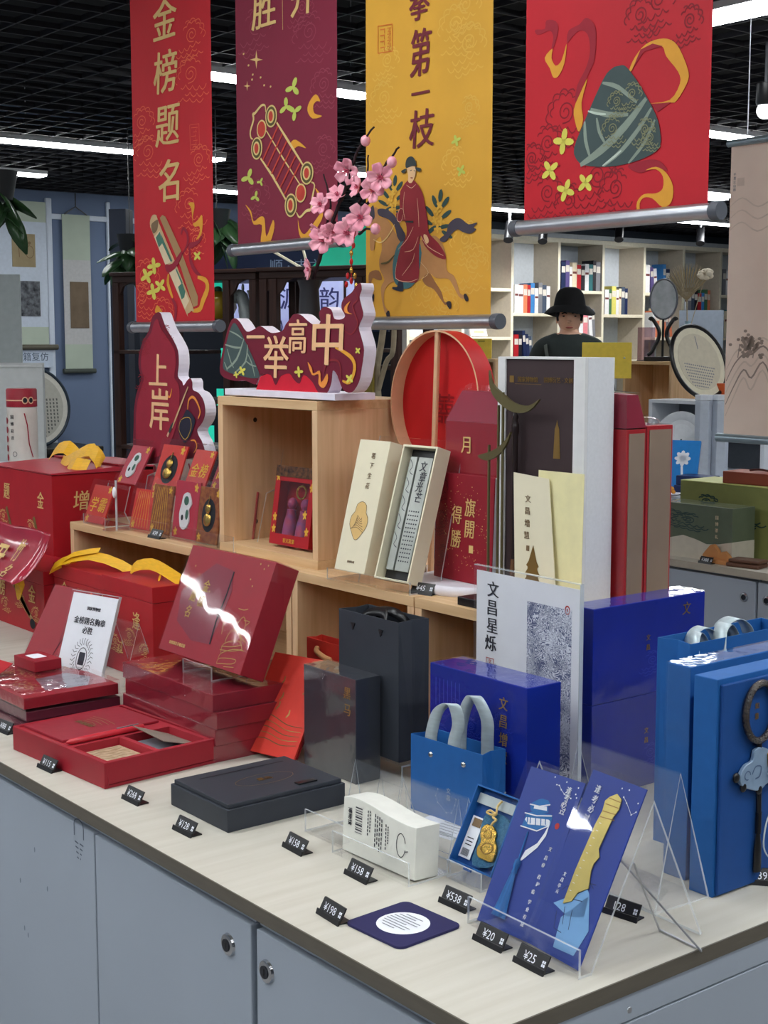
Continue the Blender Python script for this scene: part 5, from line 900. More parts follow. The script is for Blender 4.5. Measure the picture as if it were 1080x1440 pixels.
part('black_lining', mbx(-.036, .036, .020, .027, .004, .218), BLACKP, t)
for k, (xa, xb, lab) in enumerate(((-.028, -.012, 'narrow grey paperweight bar inside the open cream box'), (-.008, .024, 'broad inked paperweight bar inside the open cream box'))):
    p = thing('paperweight', lab, 'paperweight', (q[0]+.002, q[1], ZS+.017), 4, 17)
    part('bar', mbx(xa, xb, .010, .0198, .018, .205), mat('silver_stone', (176, 180, 174), .25, .3, var=.1, scale=30), p, .001)
    a = MB(); fn = FRONT(.010)
    if k:
        for i, ch in enumerate('文章光芒'): tx(a, ch, fn, .008+.003*(i % 2), .19-.017*i, .018, 0, .9, .0003, .1, 0, .02)
        for r in range(13):
            for j in range(5): stroke(a, [(-.004+.0052*j, .116-.0068*r), (-.001+.0052*j, .1158-.0068*r)], .0022, fn, 0, .0003)
    else:
        for r in range(5): stroke(a, catmull([(xa+.002, .2-.03*r), (xb-.006, .19-.03*r), (xa+.006, .18-.03*r), (xb-.002, .175-.03*r)], False, 3), .0012, fn, 0, .0003)
    part('ink_print', a, pm('ink'), p, tri=True)
# --- disc, booklet
t = thing('round_tray', 'flat white round tray under the wine-red booklet', 'tray', (-.795, .700, ZS))
part('disc', MB().lathe([(.0001, 0), (.098, 0), (.101, .004), (.101, .013), (.098, .016), (.0001, .016)], 48), mat('white_lacquer', (226, 224, 234), .35), t, smooth=True)
t = thing('red_booklet', 'wine-red booklet with four gold characters and star dust', 'booklet', (-.779, .653, ZS+.0165), -2.5, 2)
part('cover', mbx(-.072, .072, 0, .002, 0, .170), mat('wine_cover', (142, 26, 42), .5, var=.08, scale=12), t, .0004)
part('pages', mbx(-.071, .071, .002, .010, .001, .169), PAPER, t); part('back_cover', mbx(-.072, .072, .010, .012, 0, .170), mat('wine_cover', (142, 26, 42), .5), t)
a = MB()
for ch, u, v in (('旗', .016, .119), ('開', .016, .085), ('得', -.017, .105), ('勝', -.017, .067)): tx(a, ch, F0, u, v, .031, 0, .85, .0004, .06)
random.seed(5)
for k in range(120):
    an = random.uniform(0, 6.28); rr = random.gauss(.052, .01); u, v = .0+rr*math.cos(an), .085+rr*1.05*math.sin(an)
    if abs(u) < .07 and 0.004 < v < .166: z = random.uniform(.0004, .0011); poly(a, [(u-z, v), (u, v-z), (u+z, v), (u, v+z)], F0, 0)
a.box(.016, .026, -.0006, -.0003, .048, .06)
for c0 in ((-.055, .14), (-.05, .03), (-.055, .085)):
    for P in cloud_lines(c0[0], c0[1], .018, .024, 1): stroke(a, P, .001, F0, 1)
part('gold_print', a, [pm('gold'), pm('wine_d')], t, tri=True)
t = thing('black_block', 'small black block on the shelf edge by the poster', 'block', (-.665, .575, ZS)); part('block', mbx(-.035, .03, 0, .05, 0, .013), BLACKP, t, .001)
# --- round red fan
t = thing('round_fan', 'large round red silk fan with wooden rim and double-joy emblem', 'fan', (-.968, .742, ZS), 0, 2)
R0 = .119; zc = .293
rim = MB(); N = 56; o = 0
for r, y in ((R0-.003, 0), (R0, 0), (R0, .038), (R0-.003, .038)):
    for k in range(N): rim.v.append((r*math.cos(2*math.pi*k/N)*.98, y, zc+r*math.sin(2*math.pi*k/N)*1.02))
for i in range(4):
    for k in range(N): j = (i+1) % 4; rim.f.append([i*N+k, i*N+(k+1) % N, j*N+(k+1) % N, j*N+k]); rim.m.append(1 if i == 1 else 0)
part('rim', rim, [mat('pale_bent_wood', (222, 178, 140), .5), mat('red_silk_edge', (186, 30, 34), .5)], t, smooth=True)
silk = MB().prism([((R0-.003)*.98*math.cos(2*math.pi*k/N), zc+(R0-.003)*1.02*math.sin(2*math.pi*k/N)) for k in range(N)], lambda u, v, e: (u, e, v), .026, .028)
part('silk', silk, mat('red_silk', (206, 34, 38), .55, var=.05, scale=6), t)
part('handle', MB().box(-.0045, .0045, .002, .010, .0, zc+R0*1.01), mat('pale_bent_wood', (222, 178, 140), .5), t, .002)
a = MB(); tx(a, '囍', FRONT(.026), 0, zc-.012, .055, 0, 1, .0006); part('double_joy_emblem', a, mat('print_fan_dark', (150, 24, 30), .6), t)
part('stand_foot', mbx(-.05, .045, -.03, .06, 0, .003), ACRYL, t)
# --- red gift boxes with peaked cellophane tops
def peaked(label, w, d, h, hp, loc, rz, chars):
    t = thing('peaked_gift_box', label, 'gift box', loc, rz, 0, 'red boxes with peaked cellophane tops')
    part('body', mbx(-w/2, w/2, 0, d, 0, h), RED, t, .001)
    part('roof', MB().hexa([(-w/2, 0, h), (w/2, 0, h), (w/2, d, h), (-w/2, d, h), (-w*.36, d*.38, h+hp), (w*.36, d*.38, h+hp), (w*.36, d*.62, h+hp), (-w*.36, d*.62, h+hp)]), mat('plum_red_roof', (140, 34, 56), .4), t)
    part('cellophane', MB().hexa([(-w/2-.001, -.001, h*.02), (w/2+.001, -.001, h*.02), (w/2+.001, d+.001, h*.02), (-w/2-.001, d+.001, h*.02), (-w/2-.001, -.001, h+.001), (w/2+.001, -.001, h+.001), (w/2+.001, d+.001, h+.001), (-w/2-.001, d+.001, h+.001)]).hexa([(-w/2-.001, -.001, h+.001), (w/2+.001, -.001, h+.001), (w/2+.001, d+.001, h+.001), (-w/2-.001, d+.001, h+.001), (-w*.37, d*.3, h+hp+.004), (w*.37, d*.3, h+hp+.004), (w*.37, d*.7, h+hp+.004), (-w*.37, d*.7, h+hp+.004)]), FILM2, t)
    part('gathered_top', MB().ribbon(catmull([(-w*.37, d*.5, h+hp+.003), (-w*.2, d*.45, h+hp+.008), (0, d*.55, h+hp+.004), (w*.2, d*.45, h+hp+.009), (w*.37, d*.5, h+hp+.003)], False, 3), .010, (0, .3, .95)), FILM2, t)
    if chars:
        a = MB()
        for ch, u, v in chars: tx(a, ch, F0, u, v, .03, 0, .9, .0015)
        part('gold_lettering', a, pm('gold'), t)
    return t
peaked('red box with peaked cellophane top between round fan and grey box', .125, .05, .252, .048, (-.783, .676, ZS+.0165), 0, (('月', -.012, .215),))
# --- tall pale grey box with dark label
GREYB = mat('pale_grey_linen', (220, 222, 226), .7, var=.03, scale=200)
t = thing('tall_grey_box', 'tall pale grey box with dark brown front and bronze pagoda', 'gift box', (-.607, .652, ZS), 1)
W = .178; Hh = .372
part('carton', mbx(-W/2, W/2, .006, .062, 0, Hh), GREYB, t, .0008)
part('front_frame', MB().box(-W/2, -W/2+.016, 0, .0058, 0, Hh).box(W/2-.022, W/2, 0, .0058, 0, Hh).box(-W/2+.016, W/2-.022, 0, .0058, Hh-.003, Hh).box(-W/2+.016, W/2-.022, 0, .0058, 0, .004), mat('off_white_board', (222, 222, 222), .6), t)
part('brown_panel', mbx(-W/2+.016, W/2-.022, .003, .0058, .004, Hh-.003), mat('dark_brown_panel', (62, 48, 50), .55), t)
a = MB(); fn = FRONT(.003); tx(a, '国家博物馆', fn, -.028, Hh-.033, .0085, 0); tx(a, '国博衍艺 · 文创', fn, .034, Hh-.033, .0085, 0)
a.box(-.066, -.057, .0022, .0027, Hh-.038, Hh-.028); stroke(a, [(-.055, Hh-.040), (.0, Hh-.040)], .0006, fn)
pag = [(.026, .225), (.040, .225), (.0385, .25), (.0375, .268), (.035, .274), (.033, .282), (.031, .274), (.0285, .268), (.0275, .25)]
poly(a, pag, fn, 0, .0006)
part('bronze_print', a, pm('gold_foil_d'), t, tri=True)
t = thing('writing_brush', 'dark writing brush standing before the tall grey box', 'brush', (-.648, .642, ZS))
part('shaft', MB().lathe([(.0045, .07), (.0045, .255), (.006, .262), (.006, .272), (.0035, .278), (.005, .284), (.002, .29)], 12), mat('dark_wood_lacquer', (40, 28, 28), .3, coat=.5), t, smooth=True)
part('ferrule', MB().lathe([(.006, .035), (.0065, .05), (.0048, .07)], 12), mat('clear_brown_ferrule', (110, 78, 52), .25, coat=.6), t, smooth=True)
part('bristle', MB().lathe([(.0001, 0), (.004, .006), (.0055, .02), (.006, .035)], 12), PAPER, t, smooth=True)
t = thing('bronze_roof_stand', 'bronze pagoda-roof stand with slim rods beside the brush', 'stand', (-.664, .640, ZS), 0)
BRZ = mat('antique_bronze', (122, 112, 78), .4, .7)
part('rod', MB().tube([(-.012, -.006, 0), (-.012, -.006, .30)], .0022, 8), BRZ, t, smooth=True); part('rod', MB().tube([(.004, -.012, 0), (.004, -.012, .32)], .0022, 8), BRZ, t, smooth=True); part('rod', MB().tube([(-.026, -.012, 0), (-.026, -.012, .24)], .0022, 8), BRZ, t, smooth=True)
rf = catmull([(-.026, .352), (-.018, .332), (.004, .318), (.03, .305), (.06, .302), (.082, .312), (.06, .294), (.03, .291), (.0, .302), (-.022, .322)], True, 3)
part('upper_roof', MB().prism(rf, lambda u, v, e: (u, e, v), -.014, -.010), BRZ, t)
rf = catmull([(-.05, .222), (-.03, .228), (-.008, .236), (.012, .25), (.022, .262), (.014, .244), (-.004, .226), (-.03, .216)], True, 3)
part('lower_roof', MB().prism(rf, lambda u, v, e: (u, e, v), -.014, -.010), BRZ, t)
t = thing('cream_card', 'cream card with bronze pagoda print before the grey box', 'card', (-.583, .628, ZS), 2, 2)
part('paper', MB().hexa([(-.045, 0, 0), (.04, 0, 0), (.04, .0008, 0), (-.045, .0008, 0), (-.058, 0, .202), (.014, 0, .197), (.014, .0008, .197), (-.058, .0008, .202)]), CREAM, t)
a = MB(); column(a, '文昌增慧', F0, -.026, .165, .012, .018, slant=-.1); a.box(-.026, -.02, -.0006, -.0003, .088, .096)
P = [(-.024, .0)]
for k in range(6): z = .005+.012*k; wv = .019-.0018*k; P += [(-.012+wv-.014*0, z), (-.012+wv+.003, z+.002), (-.012+wv-.002, z+.009)]
P2 = [(x, z) for x, z in P]; L = []
for k in range(6): z = .005+.012*k; wv = .019-.0018*k; L += [(-.012-wv, z), (-.012-wv-.003, z+.002), (-.012-wv+.002, z+.009)]
poly(a, [(p[0], p[1]) for p in P[1:]]+[(-.012, .098)]+L[::-1], F0, 1, .0005)
part('print', a, [pm('tan_dd'), pm('gold_foil_d')], t, tri=True)
t = thing('yellow_card', 'pale yellow blank card behind the cream pagoda card', 'card', (-.54, .637, ZS), 1, 1)
part('paper', mbx(-.055, .035, 0, .0008, 0, .208), mat('pale_yellow_paper', (236, 228, 176), .65), t)
# --- two tall wrapped boxes on the right
for k, (y0, y1, h, lab) in enumerate(((.722, .764, .268, 'tall wrapped red box with taupe side, next to the grey box'), (.766, .823, .272, 'tall wrapped red box with taupe side, rightmost on the shelf'))):
    t = thing('tall_red_box', lab, 'gift box', (-.500, y0, ZS), 0, 0, 'tall red boxes with taupe sides')
    D = y1-y0
    part('carton', mbx(-.05, 0, 0, D, 0, h), RED2, t, .0008)
    part('taupe_panel', mbx(0, .0012, .005, D-.004, .004, h-.006), mat('taupe_card_panel', (142, 122, 106), .45, var=.1, scale=14), t)
    film(t, -.05, .0014, 0, D, 0, h, FILM2)
    if k: part('crumpled_top', MB().ell((-.02, D*.4, h+.004), .018, D*.35, .008), FILM2, t, smooth=True); continue
    part('peaked_top', MB().hexa([(-.05, 0, h+.002), (0, 0, h+.002), (0, D, h+.002), (-.05, D, h+.002), (-.05, D*.05, h+.052), (-.003, D*.05, h+.050), (-.003, D*.62, h+.050), (-.05, D*.62, h+.052)]), mat('plum_red_roof', (140, 34, 56), .4), t)
    part('cellophane_peak', MB().hexa([(-.051, -.001, h+.002), (.001, -.001, h+.002), (.001, D+.001, h+.002), (-.051, D+.001, h+.002), (-.051, D*.0, h+.055), (.0, D*.0, h+.053), (.0, D*.68, h+.053), (-.051, D*.68, h+.055)]), FILM2, t)
# --- inside the cube
t = thing('figure_box', 'red window box with doll-like figures inside the oak cube', 'gift box', (-1.245, .640, ZS+.0222), 2, 8.5)
part('back', mbx(-.06, .06, .03, .04, 0, .145), RED2, t, .001)
fr = MB().box(-.06, -.045, 0, .002, 0, .145).box(.045, .06, 0, .002, 0, .145).box(-.045, .045, 0, .002, 0, .02).box(-.045, .045, 0, .002, .118, .145)
part('front_frame', fr, RED2, t); part('side', mbx(-.06, -.058, .002, .03, 0, .145), RED2, t); part('side', mbx(.058, .06, .002, .03, 0, .145), RED2, t)
part('dark_header', mbx(-.06, .06, -.0012, -.0002, .126, .146), mat('black_gold_header', (36, 24, 30), .3, var2=(120, 80, 50), scale=120), t)
part('window_film', mbx(-.045, .045, .0004, .0008, .02, .118), FILM2, t)
for x in (-.022, .018):
    f = part('figure', MB().lathe([(.0001, .02), (.014, .02), (.013, .04), (.008, .062), (.009, .066), (.0001, .07)], 14, (x, .016, 0)).ell((x, .016, .078), .009, .009, .011), mat('rose_plastic', (176, 60, 84), .35, var2=(120, 70, 130), scale=60), t, smooth=True)
part('gold_halo', MB().tube([(.0+.014*math.cos(k*.5236), .018, .1+.012*math.sin(k*.5236)) for k in range(12)], .0022, 6, 0, True), GOLDM, t, smooth=True)
a = MB()
for u, v in ((-.052, .125), (-.05, .028), (.05, .03), (.04, .06), (-.05, .05), (.052, .11)):
    for P in petals(u, v, .006, .008, .4, 5): poly(a, P, F0, 0)
tx(a, '状元及第', F0, 0, .009, .009, 0); part('gold_print', a, pm('gold_b'), t, tri=True)
t = thing('red_frame_box', 'open red-edged white box tipped up at the back of the cube', 'box', (-1.25, .735, ZS+.0165), 12, 0, None, 0)
fr = [(-.035, .0), (-.085, .115), (.05, .128), (.08, .1)]
P8 = lambda s, y: [(x*s, y, .02+(z-.06)*s+.06) for x, z in fr]
mb = MB(); o8, i8 = P8(1., 0), P8(.78, 0); o9, i9 = P8(1., .03), P8(.78, .03); mb.v = o8+i8+o9+i9
for k in range(4):
    j = (k+1) % 4; mb.f += [[k, j, 4+j, 4+k], [8+k, 8+j, j, k], [4+k, 4+j, 12+j, 12+k]]; mb.m += [0, 0, 0]
part('red_edge', mb, RED2, t); part('white_liner', MB().add(P8(.8, .028), [(0, 1, 2, 3)]), mat('grey_white_liner', (196, 190, 192), .7), t)
part('support', mbx(-.03, .03, .0, .02, 0, .03), RED2, t)
# --- charm cards on clear stands at the left of the shelf
CM = {'red': mat('orange_red_card', (196, 48, 40), .4), 'pink': mat('rose_card', (178, 48, 66), .4), 'arch': mat('vermilion_card', (204, 44, 36), .4), 'brown': mat('brown_gold_pouch', (112, 48, 36), .35, var2=(160, 100, 50), scale=90), 'wine': mat('wine_card', (146, 30, 44), .4)}
def charm(label, x, y, z, w, h, kind, motif, rz=2, tilt=18):
    t = thing('charm_card', label, 'charm card', (x, y, z), rz, tilt, 'charm cards on clear stands')
    part('card', mbx(-w/2, w/2, 0, .004, 0, h), CM[kind], t, .0006)
    a = MB(); ks = [pm('gold_b'), pm('white_p'), pm('green_p'), pm('black_p')]
    if motif == 'gold':
        part('gold_charm', MB().ell((0, -.003, h*.42), w*.17, .003, h*.12).ell((0, -.003, h*.62), w*.12, .003, h*.09).tube([(0, -.003, h*.7), (.003, -.003, h*.85)], .0012, 6), GOLDM, t, smooth=True)
        poly(a, arc(0, h*.5, w*.32, 0, 2*math.pi, 16, h*.3), F0, 3, .0003)
    elif motif == 'figure':
        part('white_charm', MB().prism(catmull([(-w*.14, h*.2), (w*.05, h*.16), (w*.2, h*.3), (w*.16, h*.5), (w*.24, h*.62), (w*.1, h*.8), (-w*.1, h*.76), (-w*.16, h*.6), (-w*.22, h*.42)], True, 3), lambda u, v, e: (u, -e, v), .0005, .003), mat('white_enamel', (222, 220, 222), .25, coat=.5), t, smooth=True)
        ellipse(a, w*.04, h*.66, w*.1, h*.08, FRONT(-.003), 2, .0004); ellipse(a, w*.1, h*.42, w*.06, h*.09, FRONT(-.003), 2, .0004); ellipse(a, -w*.08, h*.36, w*.05, h*.05, FRONT(-.003), 3, .0004)
    elif motif == 'stripe':
        for k in range(7): stroke(a, [(-w*.45+k*w*.13, h*.05), (-w*.3+k*w*.08, h*.95)], .0012, F0, 0)
    else:
        for i, ch in enumerate(motif): tx(a, ch, F0, (i-(len(motif)-1)/2)*w*.42, h*.48, w*.42, 0, .9, .0005, .1)
    for P in petals(w*.35, h*.9, w*.08, w*.1, .2, 5)+petals(-w*.36, h*.1, w*.08, w*.1, .5, 5): poly(a, P, F0, 0, .0004)
    part('print', a, ks, t, tri=True)
    part('cellophane', mbx(-w/2-.003, w/2+.003, -.006, .0055, -.001, h+.012), FILM2, t)
    return t
# clear two-step rack
acrylic('acrylic_rack', 'clear two-step rack holding the charm cards on the shelf', [(-.02, .03), (-.02, .0013), (.03, .0013), (.05, .085), (.055, .108), (.078, .115), (.095, .19), (.105, .0013)], -.20, .26, (-1.62, .615, ZS), 0, .002)
acrylic('acrylic_stand', 'low clear stand under the leftmost charm card', [(-.012, .022), (-.012, .0013), (.05, .0013), (.035, .03), (.05, .085)], -.04, .06, (-1.90, .588, ZS), 0, .002)
for (x, y, z, w, h, kind, motif, lab, tl) in (
  (-1.915, .585, ZS+.003, .085, .085, 'red', '学霸', 'orange-red charm card with two gold characters, leftmost on the shelf', 22),
  (-1.875, .645, ZS+.088, .082, .092, 'pink', 'figure', 'rose charm card with white figure, upper left of the card display', 30),
  (-1.715, .645, ZS+.08, .095, .105, 'arch', 'gold', 'vermilion charm card with gold figure, upper middle of the card display', 20),
  (-1.59, .645, ZS+.098, .075, .085, 'red', '金榜', 'orange charm card in cellophane, upper right of the card display', 24),
  (-1.49, .65, ZS+.105, .08, .075, 'wine', '高中', 'wine charm card beside the oak cube, upper right of the display', 24),
  (-1.755, .612, ZS+.003, .085, .085, 'arch', 'stripe', 'red-orange striped charm card, lower left of the card display', 14),
  (-1.675, .612, ZS+.003, .075, .1, 'brown', 'stripe', 'brown and gold pouch in the lower row of charm cards', 10),
  (-1.575, .612, ZS+.003, .088, .115, 'pink', 'figure', 'rose charm card with white figure in the lower row', 8),
  (-1.485, .610, ZS+.003, .075, .11, 'brown', 'gold', 'brown charm card with gold figure in the lower row', 8),
  (-1.428, .660, ZS+.003, .06, .105, 'wine', '上岸', 'wine charm card tucked beside the oak cube in the lower row', 8)):
    charm(lab, x, y, z, w, h, kind, motif, 2, tl)
t = thing('keyring_stand', 'clear round-footed post with small white charm among the cards', 'stand', (-1.795, .58, ZS))
part('foot', MB().lathe([(.0001, 0), (.03, 0), (.03, .002), (.0001, .002)], 24), ACRYL, t); part('post', MB().tube([(0, 0, .002), (0, 0, .105)], .0025, 8), ACEDGE, t, smooth=True)
part('white_charm', MB().ell((.004, -.006, .08), .006, .004, .012), PAPER, t, smooth=True)
for txt, px, lab, rz in (('¥45', (-0.8017, 0.5883, 1.105), 'black price tag reading 45 on the shelf edge before cream box', 14), ('¥39', (-1.6315, 0.5781, 1.105), 'black price tag before the brown pouch on the shelf', 2), ('¥39', (-1.96, 0.607, 1.105), 'black price tag at the left end of the shelf', 2)):
    price_tag(txt, (px[0], max(px[1], .571), ZS), rz, lab)
# --- white and red tubes
def tube_box(label, loc):
    t = thing('paper_tube', label, 'paper tube', loc, 52, 0, 'white and red paper tubes')
    part('tube', MB().lathe([(.038, 0), (.039, .002), (.039, .145), (.038, .145)], 36), mat('ivory_tube', (214, 208, 200), .5), t, smooth=True)
    part('cap', MB().lathe([(.0395, .146), (.0395, .190), (.037, .193), (.0001, .193)], 36), mat('tube_red', (150, 26, 44), .45), t, smooth=True)
    cyl = lambda u, v, e: ((.0396+e)*math.sin(u/.0395), -(.0396+e)*math.cos(u/.0395), v)
    a = MB(); stroke(a, [(-.06+.012*k, .163) for k in range(11)], .003, cyl, 0)
    for u in (.018, .034): ellipse(a, u, .163, .008, .0095, cyl, 0, .0007); ellipse(a, u, .163, .0055, .0065, cyl, 1, .001)
    for k in range(5): poly(a, arc(-.042, .11-.024*k, .009, 0, 2*math.pi, 10), cyl, 2, .0005)
    column(a, '国博彩云', cyl, -.018, .12, .011, .018, m=1); stroke(a, [(.015, .13), (.022, .1), (.026, .05), (.036, .015)], .003, cyl, 2, .0005)
    stroke(a, arc(-.012, .024, .006, 0, 6.2, 10), .0012, cyl, 1, .0006)
    part('print', a, [pm('cream_p'), pm('black_p'), mat('tube_red', (150, 26, 44), .45)], t, tri=True)
tube_box('white and red paper tube half hidden behind the wine gourd sign', (-1.93, .79, ZS)); tube_box('white and red paper tube next to its twin behind the charm cards', (-1.845, .775, ZS))
# ================================================================== hanging scroll banners
YB = .86
BAN = {'b1': (.358, 1.30, 'red_banner_silk', (196, 32, 42), 'red scroll banner with four gold characters and bamboo scroll drawing'), 'b2': (.36, 1.15, 'wine_banner_silk', (126, 34, 56), 'wine-red scroll banner with harp drawing, second from left'),
       'b3': (.352, 1.30, 'yellow_banner_silk', (214, 160, 54), 'yellow scroll banner with robed rider on a horse'), 'b4': (.385, 1.15, 'scarlet_banner_silk', (196, 28, 42), 'red scroll banner with large green rice dumpling drawing')}
ORG = {'b1': (-2.2061, 1.5376), 'b2': (-1.747, 1.6993), 'b3': (-1.295, 1.538), 'b4': (-0.8616, 1.6925)}
for k, (w_, h_, mn, col, lab) in BAN.items():
    x0, zb = ORG[k]; h_ = 2.5-zb
    t = thing('scroll_banner', lab, 'banner', (x0, YB, zb), 0, 0, 'hanging scroll banners')
    part('silk', mbx(0, w_, 0, .0008, .002, h_), mat(mn, col, .6, var=.06, scale=7, bump=.15, bscale=40), t)
    build_art(t, ART[k], lambda u, v, e: (u, -e, v), clip=(.004, w_-.004, .006, h_))
    for nm, z in (('bottom_rod', -.004), ('top_rod', h_)):
        part(nm, MB().lathe([(.0125, -.01), (.0125, w_+.01)], 20, (0, .0, z), 0, 'x'), STEEL, t, smooth=True)
        for xa, xb in ((-.026, -.0101), (w_+.0101, w_+.026)): part('rod_cap', MB().lathe([(.0001, xa), (.0135, xa), (.0142, (xa+xb)/2), (.0135, xb), (.0001, xb)], 18, (0, 0, z), 0, 'x'), mat('grey_rod_cap', (88, 92, 100), .45), t, smooth=True)
    for x in (.05, w_-.05): part('cord', MB().tube([(x, 0, h_+.01), (x, 0, 2.61-zb)], .0015, 5), STEEL, t)
# ------------------------------------------------------------------ cut-out signs
def board_pts(key, name):
    e = ART[key][name][0]; fl = e[-1]; P = [(fl[i]/1e4, fl[i+1]/1e4) for i in range(0, len(fl), 2)]; return catmull(P, True, e[3])
SIGNR = mat('wine_sign_face', (112, 22, 44), .45); FOAM = mat('white_foam_edge', (232, 226, 238), .6)
def sign(name, label, loc, key, thick):
    t = thing(name, label, 'sign', loc)
    P = board_pts(key, 'board'); P = [(u, max(v, .002)) for u, v in P]
    mb = MB(); mb.prism(P, lambda u, v, e: (u, e, v), .0006, thick, 1, 1); part('foam_board', mb, [SIGNR, FOAM], t, tri=True)
    mb = MB(); poly(mb, P, lambda u, v, e: (u, -e, v), 0, .0); part('printed_face', mb, SIGNR, t, tri=True)
    return t
t = sign('wish_sign', 'wine cut-out sign with four peach characters on top of the cube', (-1.44, .62, 1.4), 's2', .026)
build_art(t, ART['s2'], lambda u, v, e: (u, -e, v), ('board', 'backing'))
P = board_pts('s2', 'backing'); part('red_support', MB().prism([(u, max(v, .0122)) for u, v in P], lambda u, v, e: (u, e, v), .0004, .0262), mat('scarlet_support', (206, 28, 50), .45), t, tri=True)
part('base_plate', mbx(.035, .385, -.012, .075, 0, .012), mat('white_acrylic_base', (232, 226, 240), .3), t, .001)
t = sign('gourd_sign', 'wine gourd-shaped cut-out sign with two peach characters', (-1.93, .70, 1.105), 's1', .026)
build_art(t, ART['s1'], lambda u, v, e: (u, -e, v), ('board',))
# ------------------------------------------------------------------ vase with plum blossom
VX, VY = -1.335, .755
t = thing('vase', 'slim black vase behind the cut-out sign on the cube', 'vase', (VX, VY, 1.398))
part('body', MB().lathe([(.0001, 0), (.018, 0), (.024, .04), (.026, .09), (.021, .15), (.018, .2), (.022, .214), (.0235, .217), (.02, .217), (.016, .2), (.0001, .19)], 28), mat('matt_black_vase', (34, 34, 38), .5), t, smooth=True)
br = thing('blossom_branch', 'pink plum blossom branches with bead tassel in the black vase', 'branch', (VX, VY, 1.398))
BARK = mat('dark_bark', (44, 28, 34), .8); PETM = mat('pink_petal', (232, 142, 164), .6, var2=(244, 184, 196), scale=60); PETD = mat('deep_pink_centre', (196, 84, 110), .6)
def bp(px, py, y=.76): pass
BR = (((-1.3303, 0.755, 1.6001), (-1.3083, 0.756, 1.643), (-1.2843, 0.757, 1.6838), (-1.2411, 0.758, 1.7098), (-1.1922, 0.757, 1.7294), (-1.1489, 0.756, 1.7463), (-1.1222, 0.756, 1.7714), (-1.1093, 0.757, 1.8034), (-1.0886, 0.758, 1.8197), (-1.0689, 0.758, 1.8334)), ((-1.3083, 0.756, 1.643), (-1.2842, 0.752, 1.6771), (-1.2494, 0.748, 1.7201), (-1.2189, 0.745, 1.7559), (-1.1973, 0.745, 1.7857), (-1.1853, 0.744, 1.8095), (-1.1683, 0.744, 1.8364), (-1.1488, 0.745, 1.8541), (-1.1235, 0.746, 1.8734)), ((-1.2843, 0.757, 1.6838), (-1.2677, 0.75, 1.7213), (-1.2559, 0.748, 1.7461), (-1.2618, 0.746, 1.7746), (-1.2735, 0.745, 1.805)), ((-1.1922, 0.757, 1.7294), (-1.175, 0.752, 1.7468), (-1.1431, 0.75, 1.7777), (-1.1472, 0.75, 1.8002), (-1.1451, 0.75, 1.8271)), ((-1.2411, 0.758, 1.7098), (-1.2614, 0.76, 1.7189), (-1.2819, 0.762, 1.7294)), ((-1.1726, 0.75, 1.6901), (-1.1516, 0.75, 1.6989), (-1.1207, 0.75, 1.6896)))
for i, L in enumerate(BR):
    P = catmull([(p[0]-VX, p[1]-VY, p[2]-1.398) for p in L], False, 3); n_ = len(P)
    part('twig', MB().tube([(x+.0012*math.sin(k*2.1), y, z+.001*math.cos(k*1.7)) for k, (x, y, z) in enumerate(P)], [(.0034 if i < 2 else .0022)*(1-.7*k/n_)+.0006 for k in range(n_)], 7), BARK, br, smooth=True)
def blossom_mesh():
    mb = MB()
    for k in range(5):
        a = 2*math.pi*k/5; o = len(mb.v); R_, C_ = 4, 5
        for i in range(R_):
            r = .003+.0145*i/(R_-1)
            for j in range(C_):
                s = (j/(C_-1)-.5)*(.5+1.25*math.sin(math.pi*min(1., .15+.75*i/(R_-1)))); x = r*math.cos(a+s*.75); z = r*math.sin(a+s*.75)
                mb.v.append((x, -.002-.006*(i/(R_-1))**2+.0015*math.cos(s*4), z))
        for i in range(R_-1):
            for j in range(C_-1): q0 = o+i*C_+j; mb.f.append([q0, q0+1, q0+C_+1, q0+C_]); mb.m.append(0)
    for k in range(6): a = k*1.047; mb.tube([(0, -.001, 0), (.003*math.cos(a), -.007, .003*math.sin(a))], .0005, 4, 1)
    mb.ell((0, -.001, 0), .003, .002, .003, 8, 4, 1)
    return mb
_bm = None
for i, (px, sc, rx, rz) in enumerate((((-1.1954, 0.742, 1.8041), 1.05, .3, .5), ((-1.1059, 0.748, 1.7842), 1.1, .0, .6), ((-1.1283, 0.748, 1.764), 1.0, -.3, .3), ((-1.1644, 0.744, 1.7716), .9, .5, .2), ((-1.2284, 0.744, 1.7629), .85, .6, .7), ((-1.2765, 0.742, 1.7499), .9, .2, .2), ((-1.1635, 0.748, 1.7195), 1.1, .1, .5), ((-1.1991, 0.746, 1.694), 1.15, -.2, .6), ((-1.2425, 0.746, 1.7003), .85, .5, .3), ((-1.2731, 0.744, 1.6852), 1.15, -.1, .5), ((-1.2887, 0.744, 1.703), .8, .6, .2), ((-1.3144, 0.744, 1.635), .9, .5, .1), ((-1.2081, 0.748, 1.7072), .7, .7, .8), ((-1.2547, 0.742, 1.6944), .8, .3, .9))):
    if _bm is None: o = part('blossom', blossom_mesh(), [PETM, PETD], br, smooth=True, solid=.0006); _bm = o
    else: o = _bm.copy(); COLL.objects.link(o); o.parent = br
    o.location = (px[0]-VX, px[1]-VY, px[2]-1.398); o.rotation_euler = (rx, i*.7, rz); sc *= 1.3; o.scale = (sc, sc, sc)
_bd = None
for px in ((-1.1481, 0.746, 1.8517), (-1.0735, 0.746, 1.8077), (-1.1197, 0.746, 1.6967), (-1.2577, 0.746, 1.7308)):
    if _bd is None: o = part('bud', MB().ell((0, 0, 0), .009, .009, .010, 12, 8), PETM, br, smooth=True); _bd = o
    else: o = _bd.copy(); COLL.objects.link(o); o.parent = br
    o.location = (px[0]-VX, px[1]-VY, px[2]-1.398)
